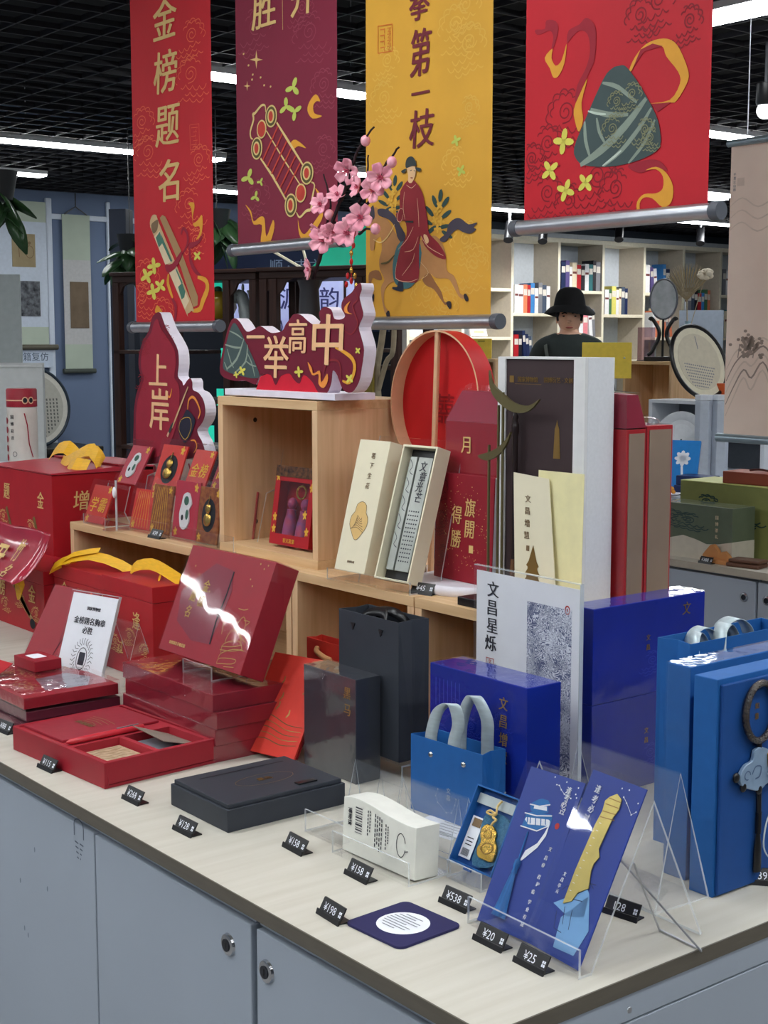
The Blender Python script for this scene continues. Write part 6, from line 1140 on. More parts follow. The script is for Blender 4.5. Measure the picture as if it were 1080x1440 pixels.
BT = ((-1.1816, 0.744, 1.6714), (-1.1881, 0.744, 1.6579), (-1.1881, 0.744, 1.6427), (-1.1882, 0.744, 1.6275), (-1.199, 0.744, 1.6177), (-1.1776, 0.744, 1.617), (-1.2033, 0.744, 1.6026), (-1.1734, 0.744, 1.5991), (-1.1883, 0.744, 1.6085))
for k, p in enumerate(BT): part('bead', MB().ell((p[0]-VX, p[1]-VY, p[2]-1.398), .0035, .0035, .006, 8, 6), (mat('red_bead', (180, 30, 34), .3), GOLDM)[k % 2], br, smooth=True)
part('bead_cord', MB().tube([(p[0]-VX, p[1]-VY, p[2]-1.398) for p in ((-1.1752, 0.744, 1.6962), (-1.1881, 0.744, 1.6579), (-1.1883, 0.744, 1.6021))], .001, 5), mat('red_bead', (180, 30, 34), .3), br)
# ================================================================== background: bookshelf wall
CRM = mat('cream_shelf_edge', (226, 220, 200), .5); BEI = mat('beige_shelf_side', (190, 180, 164), .55); BCK = mat('pale_shelf_back', (190, 200, 212), .6)
bsf = thing('bookshelf', 'cream wall bookshelf with staggered square compartments full of books', 'bookshelf', (-8.75, 7.05, 0))
DY = [0, .63, 1.23, 1.83, 2.43, 3.02, 3.61, 4.20, 4.80]
part('back_panel', mbx(-.345, -.33, 0, 4.83, .05, 2.45), BCK, bsf)
for y in DY:
    part('upright', mbx(-.33, -.004, y-.014, y+.014, .05, 2.42), BEI, bsf); part('edge_strip', mbx(-.004, 0, y-.015, y+.015, .05, 2.42), CRM, bsf)
part('top_board', mbx(-.345, 0, -.015, 4.83, 2.42, 2.46), CRM, bsf); part('cornice', mbx(-.345, .02, -.03, 4.85, 2.46, 2.5), mat('grey_cornice', (170, 176, 182), .5), bsf); part('plinth', mbx(-.345, 0, -.015, 4.83, 0, .05), CRM, bsf)
ODD = (1.98, 1.54, 1.10, .66); EVEN = (1.76, 1.32, .88, .44)
for i in range(8):
    for z in (EVEN if i % 2 == 0 else ODD) if i != 0 else ODD: part('shelf_board', mbx(-.33, .0, DY[i]+.015, DY[i+1]-.015, z-.028, z), CRM, bsf)
COLS = {'white': (224, 226, 230), 'red': (176, 36, 44), 'navy': (34, 46, 82), 'grey': (120, 122, 130), 'blue': (64, 130, 196), 'teal': (40, 104, 110), 'black': (34, 32, 40), 'orange': (220, 128, 92), 'yellow': (212, 206, 110), 'cream': (222, 210, 184), 'purple': (88, 78, 130), 'pink': (214, 130, 140), 'green': (70, 110, 80), 'slate': (72, 84, 104)}
PG = mat('book_pages', (228, 222, 206), .8)
ORD = ('first', 'second', 'third', 'fourth', 'fifth', 'sixth', 'seventh', 'eighth', 'ninth', 'tenth', 'eleventh', 'twelfth')
def book(col, y, z, th, h, lean, label, depth=.17):
    """spine faces +X"""
    m = mat('book_cover_'+col, COLS[col], .45); t = MB(); c = .003
    t.box(-depth, -.02, -th/2, -th/2+c, 0, h, 0); t.box(-depth, -.02, th/2-c, th/2, 0, h, 0); t.box(-.023, -.02, -th/2+c, th/2-c, 0, h, 0); t.box(-depth+.006, -.023, -th/2+c, th/2-c, .004, h-.004, 1)
    if col not in ('white', 'cream'): t.box(-.02, -.0195, -th/2+.003, th/2-.003, h*.62, h*.84, 2)
    else: t.box(-.02, -.0195, -th/2+.003, th/2-.003, h*.6, h*.68, 3)
    o = part('book', t, [m, PG, mat('spine_label', (210, 206, 198), .6), mat('spine_ink', (110, 60, 60), .6)])
    o.location = (-8.75, y+abs(math.sin(math.radians(lean)))*h*(.5 if lean else 0)*0, z); o.rotation_euler = (math.radians(lean), 0, 0)
    tag(o, label, 'book', 'books on the wall bookshelf'); return o
ROWS = [  # y start, shelf z, colours, lean, place
 (8.30, 1.76, ('white', 'white', 'orange', 'red', 'blue', 'white', 'grey', 'slate', 'white'), 'left of the hatted person'),
 (8.90, 1.98, ('navy', 'purple', 'white', 'cream', 'red', 'black', 'white', 'teal', 'black', 'grey'), 'above the black hat'),
 (8.30, 1.32, ('red', 'black', 'navy', 'navy', 'slate'), 'at the hatted person\'s shoulder'),
 (9.15, 1.54, ('white', 'pink', 'white', 'grey'), 'right of the hatted person\'s chin'),
 (9.50, 1.76, ('white', 'green', 'yellow', 'white', 'cream', 'slate', 'navy'), 'left of the oval mirror fan'),
 (10.08, 1.98, ('white', 'purple', 'white'), 'behind the dried palm leaf'),
 (10.34, 1.98, ('blue', 'navy'), 'right of the dried palm leaf'),
 (10.20, 1.54, ('white', 'orange', 'cream', 'orange', 'grey', 'orange'), 'below the white dried bloom'),
 (10.68, 1.76, ('white', 'grey', 'slate', 'black', 'red', 'blue', 'green', 'orange'), 'between mirror fan and hanging landscape scroll'),
 (11.28, 1.98, ('grey', 'white', 'black'), 'high beside the hanging landscape scroll'),
 (11.28, 1.54, ('slate', 'cream', 'teal'), 'low beside the hanging landscape scroll')]
random.seed(11)
for y0, z, cols, place in ROWS:
    y = y0+.03; ln = 0
    for i, c in enumerate(cols):
        th = random.uniform(.034, .062); h = random.uniform(.22, .29)
        if i == len(cols)//2: ln = random.choice((0, 6, 9)); y += math.sin(math.radians(ln))*h
        book(c, y+th/2, z+(.004 if ln else 0)+math.sin(math.radians(abs(ln)))*th/2, th, h, ln, '%s book, %s from left in the row %s' % (c, ORD[i], place)); y += th/(math.cos(math.radians(ln)))+.002
for nm, y, z, w_, h_, col, lab in (('display_book', 8.02, 1.98, .17, .29, (160, 30, 44), 'large red book shown cover-first on the bookshelf by the yellow banner'), ('display_book', 7.98, 1.54, .2, .27, (226, 220, 224), 'white picture book shown cover-first on the bookshelf by the yellow banner'), ('display_board', 10.5, 1.54, .17, .27, (30, 44, 78), 'navy board shown cover-first on the bookshelf under the white bloom')):
    t = thing(nm, lab, 'book', (-8.86, y, z+.0058), 90, 16)
    part('cover', mbx(-w_/2, w_/2, 0, .02, 0, h_), mat(lab[:18], col, .45), t, .002); a = MB(); F0 = FRONT(0)
    ellipse(a, 0, h_*.6, w_*.18, h_*.12, F0, 0, .001); stroke(a, [(-w_*.3, h_*.15), (w_*.3, h_*.15)], .02, F0, 1, .001); part('cover_print', a, [pm('grey_p'), pm('cream_p')], t)
# spot lights before the bookshelf
for i, (px, lab) in enumerate((((-7.9, 7.4184, 2.3997), 'black track spotlight left of the zongzi banner'), ((-7.9, 7.8121, 2.4062), 'black track spotlight just under the zongzi banner rod'), ((-7.9, 8.7491, 2.4614), 'black track spotlight above the dried palm leaf'), ((-7.9, 9.8521, 2.4735), 'black track spotlight near the hanging landscape scroll'))):
    t = thing('spotlight', lab, 'spotlight', (px[0], px[1], px[2]), 90, 0, 'black track spotlights')
    part('body', MB().tube([(.045, .02, .075), (-.04, -.05, -.07)], .038, 16), BLACKP, t, smooth=True); part('stem', MB().tube([(.02, 0, .03), (.02, 0, 2.62-px[2])], .012, 8), STEEL, t); part('bezel', MB().tube([(-.04, -.05, -.07), (-.042, -.052, -.074)], .04, 16), mat('dark_bezel', (50, 50, 54), .4), t)
    sl = bpy.data.lights.new('spot_lamp', 'SPOT'); sl.energy = 26; sl.spot_size = 1.5; sl.spot_blend = .6; sl.shadow_soft_size = .03; sl.color = (1, .95, .88); so = bpy.data.objects.new('spot_lamp', sl); COLL.objects.link(so); so.parent = t
    so.location = (-.045, .07, -.08); so.rotation_euler = (math.radians(52), 0, 0)
# ------------------------------------------------------------------ the visitor with the black hat
PX = (-5.1873, 5.3883, 1.6689); FZ = 1.8168 - 1.775
def person():
    ang = math.degrees(math.atan2(.901-PX[0], -(-.829-PX[1])))
    t = thing('person', 'person in black bucket hat and dark green T-shirt behind the grey box', 'person', (PX[0], PX[1], 0), ang, 0)
    S = mat('skin', (226, 180, 154), .55, var=.05, scale=20); SH = mat('dark_green_tshirt', (46, 54, 54), .8, var=.08, scale=30); TR = mat('dark_trousers', (38, 40, 48), .8)
    # continuous skinned body
    J = {'pel': (0, 0, .93, .15, .11), 'wst': (0, 0, 1.06, .135, .10), 'chs': (0, .0, 1.27, .165, .115), 'clv': (0, 0, 1.40, .12, .085), 'nk': (0, -.005, 1.455, .055, .055), 'hd0': (0, -.02, 1.52, .058, .062),
         'shL': (-.17, 0, 1.375, .062, .062), 'elL': (-.235, .02, 1.10, .045, .045), 'wrL': (-.20, -.14, .92, .03, .032), 'hnL': (-.185, -.2, .86, .032, .022), 'shR': (.17, 0, 1.375, .062, .062), 'elR': (.235, .02, 1.10, .045, .045), 'wrR': (.20, -.14, .92, .03, .032), 'hnR': (.185, -.2, .86, .032, .022),
         'hpL': (-.09, 0, .86, .085, .09), 'knL': (-.095, -.01, .48, .058, .06), 'anL': (-.1, .01, .09, .04, .04), 'toL': (-.11, -.13, .03, .04, .03), 'hpR': (.09, 0, .86, .085, .09), 'knR': (.095, -.01, .48, .058, .06), 'anR': (.1, .01, .09, .04, .04), 'toR': (.11, -.13, .03, .04, .03)}
    E_ = [('pel', 'wst'), ('wst', 'chs'), ('chs', 'clv'), ('clv', 'nk'), ('nk', 'hd0'), ('clv', 'shL'), ('shL', 'elL'), ('elL', 'wrL'), ('wrL', 'hnL'), ('clv', 'shR'), ('shR', 'elR'), ('elR', 'wrR'), ('wrR', 'hnR'), ('pel', 'hpL'), ('hpL', 'knL'), ('knL', 'anL'), ('anL', 'toL'), ('pel', 'hpR'), ('hpR', 'knR'), ('knR', 'anR'), ('anR', 'toR')]
    keys = list(J); me = bpy.data.meshes.new('body'); V = [(J[k][0], J[k][1], J[k][2]) for k in keys]; Ed = [(keys.index(a), keys.index(b)) for a, b in E_]
    for s, hk in ((-1, 'hnL'), (1, 'hnR')):
        hx, hy, hz = J[hk][:3]
        for f in range(5):
            o = len(V); dx = s*(-.024+.012*f) if f < 4 else -s*.03
            L = (.045, .052, .05, .04, .03)[f]; V += [(hx+dx, hy-.02, hz-.02), (hx+dx, hy-.03-L*.3, hz-.02-L*.6), (hx+dx*.9, hy-.02-L*.1, hz-.03-L)]; Ed += [(keys.index(hk), o), (o, o+1), (o+1, o+2)]
    me.from_pydata(V, Ed, []); o = link('body', me, t)
    for m in (SH, S, TR): me.materials.append(m)
    md = o.modifiers.new('skin', 'SKIN'); md.use_smooth_shade = True
    sv = me.skin_vertices[0].data
    for i in range(len(V)): r = (J[keys[i]][3], J[keys[i]][4]) if i < len(keys) else (.009, .009); sv[i].radius = r; sv[i].use_root = (i == 0)
    sd = o.modifiers.new('sub', 'SUBSURF'); sd.levels = 2; sd.render_levels = 2
    dg = bpy.context.evaluated_depsgraph_get(); me2 = bpy.data.meshes.new_from_object(o.evaluated_get(dg)); o.modifiers.clear(); o.data = me2
    me2.materials.clear()
    for m in (SH, S, TR): me2.materials.append(m)
    for p in me2.polygons:
        c = p.center; p.use_smooth = True
        p.material_index = 2 if (c.z < .95 and abs(c.x) < .16 and c.y > -.12) or c.z < .7 else (1 if ((c.z > 1.452 and abs(c.x) < .075) or (abs(c.x) > .14 and c.z < 1.08)) else 0)
    # head
    HZ = FZ+1.60
    hd = MB(); R_, S_ = 14, 20
    for i in range(R_+1):
        a = math.pi*i/R_; z = -math.cos(a); r = math.sin(a)
        for k in range(S_):
            b = 2*math.pi*k/S_; x, y = r*math.cos(b), r*math.sin(b)
            w_ = .074*(1-.22*max(0, -z)**1.5); d_ = .094*(1-.12*max(0, -z))
            fy = y*d_
            if y < 0: fy += -.012*math.exp(-((z+.78)/.25)**2)*max(0, -y)   # chin
            hd.v.append((x*w_, fy, HZ+z*.115))
    for i in range(R_):
        for k in range(S_): hd.f.append([i*S_+k, i*S_+(k+1) % S_, (i+1)*S_+(k+1) % S_, (i+1)*S_+k]); hd.m.append(0)
    h = part('head', hd, S, t, smooth=True)
    part('nose', MB().hexa([(-.014, -.09, HZ-.035), (.014, -.09, HZ-.035), (.012, -.07, HZ-.035), (-.012, -.07, HZ-.035), (-.006, -.088, HZ+.01), (.006, -.088, HZ+.01), (.006, -.07, HZ+.01), (-.006, -.07, HZ+.01)]).ell((0, -.098, HZ-.028), .014, .012, .01), S, h, smooth=True)
    for s in (-1, 1):
        part('eye', MB().ell((.030*s, -.081, HZ+.006), .012, .005, .005), mat('eye_dark', (40, 30, 28), .3), h, smooth=True); part('eyebrow', MB().tube([(.045*s, -.074, HZ+.022), (.03*s, -.085, HZ+.027), (.014*s, -.089, HZ+.023)], .0035, 6), mat('black_hair', (24, 20, 20), .7), h, smooth=True)
        part('ear', MB().ell((.074*s, .01, HZ-.01), .008, .016, .028), S, h, smooth=True)
    part('lips', MB().ell((0, -.089, HZ-.061), .022, .006, .006), mat('lip', (158, 84, 78), .5), h, smooth=True)
    hr = part('hair', MB().lathe([(.078, -.02), (.083, .02), (.08, .05), (.05, .1)], 20, (0, .012, HZ), 0, 'z', 1, 1.15), mat('black_hair', (24, 20, 20), .7), t, smooth=True)
    HT = mat('black_felt', (16, 16, 18), .9)
    hat = MB(); pr = [(.0001, .160), (.035, .158), (.062, .146), (.080, .122), (.090, .085), (.096, .050), (.118, .034), (.150, .004), (.154, -.002), (.148, .0), (.115, .028), (.09, .046)]
    for i, (r, z) in enumerate(pr):
        for k in range(32):
            b = 2*math.pi*k/32; wv = .010*math.sin(2*b+.6)+.008*math.sin(3*b) if r > .11 else 0
            hat.v.append((r*math.cos(b), r*1.06*math.sin(b)+.006, HZ+z+.020+wv+.10*(r*1.06*math.sin(b))*-.35))
    for i in range(len(pr)-1):
        for k in range(32): hat.f.append([i*32+k, i*32+(k+1) % 32, (i+1)*32+(k+1) % 32, (i+1)*32+k]); hat.m.append(0)
    part('bucket_hat', hat, HT, t, smooth=True)
    part('bag_strap', MB().ribbon(catmull([(-.135, -.02, 1.43), (-.13, -.10, 1.36), (-.1, -.135, 1.25), (-.02, -.14, 1.05), (.1, -.12, .95)], False, 4), .02, (.8, 0, .6)), mat('grey_strap', (90, 96, 92), .8), t, solid=.002)
    for q in t.children:
        if q.name.split('.')[0] in ('body', 'bag_strap'): q.scale = (1.04, 1.04, 1.062)
person()
# ------------------------------------------------------------------ second counter with oak cubes behind the grey box
C7 = (-3.9602, 4.6715, 1.2688)
t = thing('far_counter', 'white display counter in the middle distance under the oak cubes', 'counter', (C7[0], C7[1], 0))
part('top', mbx(-1.75, .42, -.3, .24, .86, .88), WT, t); part('base', mbx(-1.72, .4, -.25, .22, 0, .86), CABINET, t)
t = thing('far_shelf', 'long oak display shelf on the middle-distance counter', 'shelf', (C7[0], C7[1], .88))
part('top', mbx(-1.6, .28, 0, .23, .209, .225), OAK, t); part('bottom', mbx(-1.6, .28, 0, .23, 0, .016), OAK, t)
for x in (-1.6, -.96, -.34, .264): part('upright', mbx(x, x+.016, 0, .23, .016, .209), OAKV, t)
part('back', mbx(-1.584, .264, .215, .23, .016, .209), OAKV, t)
open_box('far_cube', 'oak cube carrying the oval mirror fan in the middle distance', C7[0]-.145, C7[0]+.175, C7[1]+.005, C7[1]+.225, 1.105, 1.40)
X2 = (-5.2663, 4.7715, 1.234)
open_box('far_cube', 'oak cube between red fan and grey box in the middle distance', X2[0]-.12, X2[0]+.2, C7[1]+.005, C7[1]+.225, 1.105, 1.40)
YEL = mat('pale_yellow_board', (244, 212, 84), .55)
q = (-3.9153, 4.3492, 1.4107); t = thing('yellow_board', 'yellow display board standing behind the grey box, by the oval mirror fan', 'board', (q[0], q[1], .8805), 42, 3); part('panel', mbx(-.12, .12, 0, .012, .44, .615), YEL, t, .002); part('post', mbx(-.01, .01, .012, .02, 0, .5), STEEL, t); part('foot', mbx(-.06, .06, -.04, .06, 0, .006), YEL, t); part('pin', MB().lathe([(.0001, -.004), (.004, -.003), (.005, 0)], 10, (.085, 0, .54), 0, 'y'), STEEL, t)
t = thing('yellow_board', 'small yellow display board right of the red round fan', 'board', (X2[0]+.02, C7[1]+.06, 1.4005), 38, 4); part('panel', mbx(-.06, .06, 0, .012, 0, .115), YEL, t, .002); part('foot', mbx(-.04, .04, .012, .05, 0, .004), YEL, t)
a = MB(); stroke(a, [(-.02, .1), (.02, .1)], .004, FRONT(0), 0); part('print', a, pm('olive'), t)
M7 = (-3.9707, 4.6889, 1.4289)
t = thing('mirror_fan', 'oval white silk fan on curled black stand upon the oak cube', 'fan', (C7[0]+.015, C7[1]+.12, 1.4005), 38)
part('base', mbx(-.09, .09, -.045, .045, 0, .022), BLACKP, t, .003)
for s in (-1, 1): part('curled_leg', MB().tube(catmull([(.075*s, 0, .03), (.055*s, 0, .045), (.04*s, 0, .075), (.02*s, 0, .12), (.022*s, 0, .16), (.045*s, 0, .2), (.06*s, 0, .215), (.068*s, 0, .205)], False, 4), .010, 8), BLACKP, t, smooth=True)
part('stem', MB().tube([(0, .0, .022), (0, 0, .21)], .006, 8), BLACKP, t)
part('oval_rim', MB().tube([(.067*math.cos(2*math.pi*k/32), 0, .31+.1*math.sin(2*math.pi*k/32)) for k in range(32)], .005, 8, 0, True), mat('silver_rim', (120, 122, 130), .3, .6), t, smooth=True)
part('silk_face', MB().prism([(.066*math.cos(2*math.pi*k/32), .31+.099*math.sin(2*math.pi*k/32)) for k in range(32)], lambda u, v, e: (u, e, v), -.001, .001), mat('pale_silk', (196, 200, 206), .5, var2=(160, 168, 172), scale=18), t)
part('tassel', MB().tube([(.045, -.05, .02), (.05, -.055, -.02)], .002, 6).lathe([(.003, 0), (.007, -.02), (.008, -.09)], 10, (.05, -.055, -.015)), mat('lilac_tassel', (150, 156, 190), .6), t, smooth=True)
t = thing('bottle_vase', 'pale blue bottle vase with dried palm leaf and white bloom', 'vase', (C7[0]+.115, C7[1]+.19, 1.4005))
part('body', MB().lathe([(.0001, 0), (.035, 0), (.045, .03), (.04, .07), (.018, .13), (.012, .19), (.016, .2), (.011, .2), (.008, .13), (.0001, .1)], 20), mat('pale_celadon', (156, 190, 204), .25, coat=.5), t, smooth=True)
pl = MB(); rr = .19
DRY = mat('dried_palm', (176, 160, 130), .8, var=.15, scale=60)
for k in range(30):
    a0 = math.radians(38+104*k/29); a1 = a0+.075
    pl.add([(-.01, 0, .30), (-.01+rr*.7*math.cos(a0), (.004 if k % 2 else -.004), .30+rr*.7*math.sin(a0)), (-.01+rr*math.cos(a0+.025), 0, .30+rr*math.sin(a0+.025)), (-.01+rr*.7*math.cos(a1), (.004 if k % 2 else -.004), .30+rr*.7*math.sin(a1))], [(0, 1, 2, 3)])
part('palm_leaf', pl, DRY, t, solid=.001); part('stalk', MB().tube([(0, 0, .12), (-.01, 0, .31)], .003, 6), DRY, t)
part('bloom_stalk', MB().tube([(0, 0, .12), (.06, 0, .3), (.1, 0, .41)], .002, 6), DRY, t)
blm = MB()
for k in range(9): a0 = k*.7; blm.ell((.105+.022*math.cos(a0), .015*math.sin(a0*1.3), .43+.016*math.sin(a0)), .02, .016, .014, 8, 5)
part('bloom', blm, mat('ivory_bloom', (230, 218, 196), .8), t, smooth=True)
R7 = (-3.3358, 4.267, 1.3917)
t = thing('round_fan', 'round black-rimmed fan with ink text leaning beside the oak cube', 'fan', (R7[0]+.075, R7[1]+.02, 1.240), 84, 20, None, 8)
part('rim', MB().tube([(.17*math.cos(2*math.pi*k/40), 0, .18+.172*math.sin(2*math.pi*k/40)) for k in range(40)], .010, 8, 0, True), BLACKP, t, smooth=True)
part('mount', MB().prism([(.167*math.cos(2*math.pi*k/40), .18+.169*math.sin(2*math.pi*k/40)) for k in range(40)], lambda u, v, e: (u, e, v), -.001, .002), mat('ivory_mount', (222, 214, 190), .6), t)
part('inner_panel', MB().prism([(.132*math.cos(2*math.pi*k/40), .18+.134*math.sin(2*math.pi*k/40)) for k in range(40)], lambda u, v, e: (u, -e, v), .0012, .0022), mat('silk_panel', (206, 196, 174), .6), t)
a = MB(); fn = FRONT(-.0022); stroke(a, [(-.01, .3), (.0, .24)], .005, fn)
for r in range(8):
    hw = .118*math.sqrt(max(.05, 1-((.06+.014*r-.18)/.138)**2))*.85
    for j in range(int(hw*2/.013)): stroke(a, [(-hw+.013*j, .06+.014*r), (-hw+.013*j+.008, .061+.014*r)], .006, fn)
part('ink_text', a, pm('grey_p'), t)
t = thing('info_board', 'pale blue-grey poster board with photos beside the round fan', 'poster', tuple((-4.2545, 5.4661, 1.4219)[:2])+(0,), 45); part('panel', mbx(-.12, .12, 0, .01, 1.05, 1.67), mat('blue_grey_board', (160, 172, 188), .6), t)
a = MB(); fn = FRONT(0); a.box(-.08, -.02, -.002, -.0005, 1.47, 1.57, 0).box(.03, .09, -.002, -.0005, 1.35, 1.45, 1).box(-.09, .09, -.002, -.0005, 1.29, 1.3, 2).box(.0, .09, -.002, -.0005, 1.11, 1.25, 1)
part('leg', mbx(-.02, .02, .01, .03, 0, 1.1), STEEL, t)
part('photo_print', a, [pm('black_p'), pm('tan_dd'), pm('red_p')], t)
t = thing('clear_case', 'pinkish clear acrylic display case left of the oval mirror fan', 'display case', (C7[0]-.095, C7[1]+.12, 1.4005), 20); part('case', mbx(-.035, .035, -.03, .03, .004, .17), clear('rosy_acrylic', (226, 206, 212), haze=.08, hazecol=(206, 186, 192)), t); part('base', mbx(-.037, .037, -.032, .032, 0, .004), mat('dark_base', (60, 52, 56), .5), t)
# white plate, tubes and boxes right of the tall red boxes
def P6(px, py, d): pass
t = thing('white_plate', 'white plate on a stand between red box and grey tubes', 'plate', (-3.2301, 4.0989, 1.0892), 40, 15)
part('plate', MB().lathe([(.0001, .012), (.07, .01), (.075, .004), (.105, -.006), (.107, -.003), (.076, .008), (.0001, .016)], 32, (0, 0, 0), 0, 'y'), mat('white_porcelain', (222, 226, 230), .2, coat=.6), t, smooth=True); part('stand', MB().tube([(0, .02, .03), (0, .06, -.12), (0, -.03, -.105), (0, -.01, -.02)], .004, 6), BLACKP, t)
for k, (x, w_) in enumerate(((987, 24), (1012, 22))):
    q = (-3.028, 3.9986, 0.9275) if k == 0 else (-2.9824, 4.0554, 0.9214)
    t = thing('grey_tube', ('pale grey tall carton behind the green boxes, nearer the white plate', 'pale grey tall carton behind the green boxes, next to the landscape scroll')[k], 'carton', (q[0], q[1], .93), 15, 0, 'pale grey cartons')
    part('carton', MB().prism([(.036*math.cos(math.pi/6+j*math.pi/3), .036*math.sin(math.pi/6+j*math.pi/3)) for j in range(6)], lambda u, v, e: (u, v, e), 0, .32), mat('pale_grey_carton', (186, 194, 206), .45), t, .002); part('lid', MB().prism([(.0375*math.cos(math.pi/6+j*math.pi/3), .0375*math.sin(math.pi/6+j*math.pi/3)) for j in range(6)], lambda u, v, e: (u, v, e), .321, .345), mat('white_lid', (214, 218, 226), .45), t, .002)
t = thing('rear_counter', 'white counter with glass top far behind the green boxes', 'counter', tuple((-3.0905, 4.0684, 0.8568)[:2])+(0,), 0); part('top', mbx(-.43, 1.3, -.12, .5, .90, .93), WHITE, t); part('base', mbx(-.42, 1.28, -.1, .48, 0, .9), CABINET, t)
t = thing('rear_shelf', 'white glass-fronted rack behind the pale grey cartons', 'rack', tuple((-3.2253, 4.217, 1.249)[:2])+(.93,), 0)
part('shelf', mbx(-.3, .35, 0, .2, .29, .305), WHITE, t); part('shelf', mbx(-.3, .35, 0, .2, .15, .162), WHITE, t); part('upright', mbx(-.3, -.28, 0, .2, 0, .29), WHITE, t); part('upright', mbx(.33, .35, 0, .2, 0, .29), WHITE, t); part('back', mbx(-.28, .33, .19, .2, 0, .29), mat('dim_grey_back', (110, 116, 124), .6), t)
t = thing('orange_box', 'small orange box on the white rack below the poster board', 'box', tuple((-3.2691, 4.3969, 1.2046)[:2])+(1.2352,), 20); part('carton', mbx(-.03, .03, 0, .05, 0, .06), mat('orange_carton', (206, 92, 44), .5), t, .002); part('lid', mbx(-.031, .031, -.001, .051, .06, .075), mat('orange_carton', (206, 92, 44), .5), t, .002)
q = (-2.486, 3.2436, 1.0376)
t = thing('blue_case', 'bright blue card with white rosette beside the tall red boxes', 'card', (q[0]-.02, q[1], .95), 25, 20); part('panel', mbx(-.06, .05, 0, .012, 0, .2), mat('sky_blue_card', (40, 130, 206), .45), t, .002)
a = MB()
for P in petals(-.01, .13, .028, .028, 0, 8): poly(a, P, FRONT(0), 0, .001)
stroke(a, [(-.01, .1), (-.004, .05), (.004, .02)], .008, FRONT(0), 0, .001); part('rosette', a, pm('white_p'), t)
t = thing('low_counter', 'pale counter between tall red boxes and green boxes', 'counter', (q[0], q[1], 0)); part('top', mbx(-.35, .14, -.12, .35, .925, .95), WHITE, t); part('base', mbx(-.34, .13, -.11, .34, 0, .925), CABINET, t)
t = thing('navy_books', 'stack of navy cases under the blue rosette card', 'case', (q[0]+.06, q[1]-.06, .95), 8)
part('case', mbx(-.06, .07, 0, .1, 0, .035), mat('navy_case', (36, 50, 96), .4), t, .003); part('case', mbx(-.055, .07, .005, .1, .036, .07), mat('navy_case', (36, 50, 96), .4), t, .003)
t = thing('amber_ornament', 'small amber ornament on white dish beside the navy cases', 'ornament', (q[0]+.01, q[1]-.105, .95), 0)
part('dish', MB().lathe([(.0001, 0), (.03, 0), (.045, .008), (.043, .01), (.0001, .004)], 20), PAPER, t, smooth=True); part('lion', MB().ell((-.01, 0, .016), .016, .01, .012).ell((.012, 0, .022), .012, .009, .012).ell((.022, 0, .014), .008, .007, .008), mat('amber_glaze', (206, 140, 44), .2, coat=.8), t, smooth=True)
# ------------------------------------------------------------------ right counter with green boxes
YR = 2.33
t = thing('right_worktop', 'pale worktop edge of the right-hand counter under green boxes', 'worktop', (-2.0, YR, .88)); part('slab', mbx(0, 2.6, .002, .75, -.02, 0), WT, t); part('edge_band', mbx(0, 2.6, 0, .002, -.02, 0), mat('pale_taupe_edge', (168, 160, 146), .5), t)
for k, (xa, xb) in enumerate(((-1.98, -1.4845), (-1.4798, -.7))):
    c = thing('display_cabinet', ('pale cabinet with lock below the green boxes, nearer the red boxes', 'pale cabinet with lock below the green boxes, at the right edge')[k], 'cabinet', (xa, YR+.012, 0), 0, 0, 'cabinets under the right worktop')
    part('body', mbx(0, xb-xa, .018, .7, .05, .858), CABINET, c); d_ = part('door', mbx(.002, xb-xa-.002, 0, .017, .06, .85), CABINET, c, .002)
    px = ((-1.5222, 2.34, 0.8027), (-1.4469, 2.34, 0.8036))[k]; lock(d_, px[0]-xa, px[2], 0)
G1 = (-1.9244, 2.5311, 0.88); G2 = (-1.6269, 2.5598, 0.88)
gx0, gx1, gy = G1[0], G2[0], max(G1[1], G2[1], YR+.03)
t = thing('dark_green_box', 'dark green box with pale wavy lower band under clear film', 'gift box', (gx0, YR+.06, .88), 0); GW = gx1-gx0+.02
part('carton', mbx(0, GW, 0, .10, 0, .155), mat('sage_dark_green', (92, 104, 84), .45, var=.1, scale=20), t, .001)
wv = [(0, 0), (GW, 0), (GW, .06), (GW*.85, .05), (GW*.72, .046), (GW*.6, .056), (GW*.45, .064), (GW*.3, .052), (GW*.2, .058), (GW*.1, .044), (0, .05)]
part('pale_wave', MB().prism(wv, lambda u, v, e: (u, -e, v), .0002, .0008).box(GW, GW+.0008, 0, .1, .001, .06), mat('cream_wave', (206, 200, 184), .5), t, tri=True); film(t, 0, GW, 0, .10, 0, .155)
a = MB(); column(a, '国博茶礼', FRONT(0), GW*.83, .125, .012, .018)
for P in cloud_lines(GW*.3, .105, .08, .03, 1)+cloud_lines(GW*.5, .1, .08, .03, -1): stroke(a, P, .003, FRONT(0), 1)
part('print', a, [pm('cream'), pm('leaf_d')], t, tri=True)
t = thing('green_box', 'olive green box with ink landscape behind the dark green box', 'gift box', (gx0+.02, YR+.19, .88), 0)
part('carton', mbx(0, .42, 0, .16, 0, .205), mat('olive_green_board', (136, 142, 84), .5, var=.05), t, .001)
part('pale_top', mbx(0, .42, 0, .16, .2055, .2075), mat('lime_top', (186, 192, 116), .5), t)
a = MB()
for P in cloud_lines(.12, .1, .1, .04, 1)+cloud_lines(.22, .11, .1, .035, -1)+cloud_lines(.1, .14, .06, .03, 1): stroke(a, P, .004, FRONT(0), 0)
part('ink_print', a, pm('leaf_d'), t)
q = (-1.6412, 2.5196, 0.88)
t = thing('wooden_hill', 'small wooden hill-shaped ornament before the dark green box', 'ornament', (q[0], YR+.035, .88), 0)
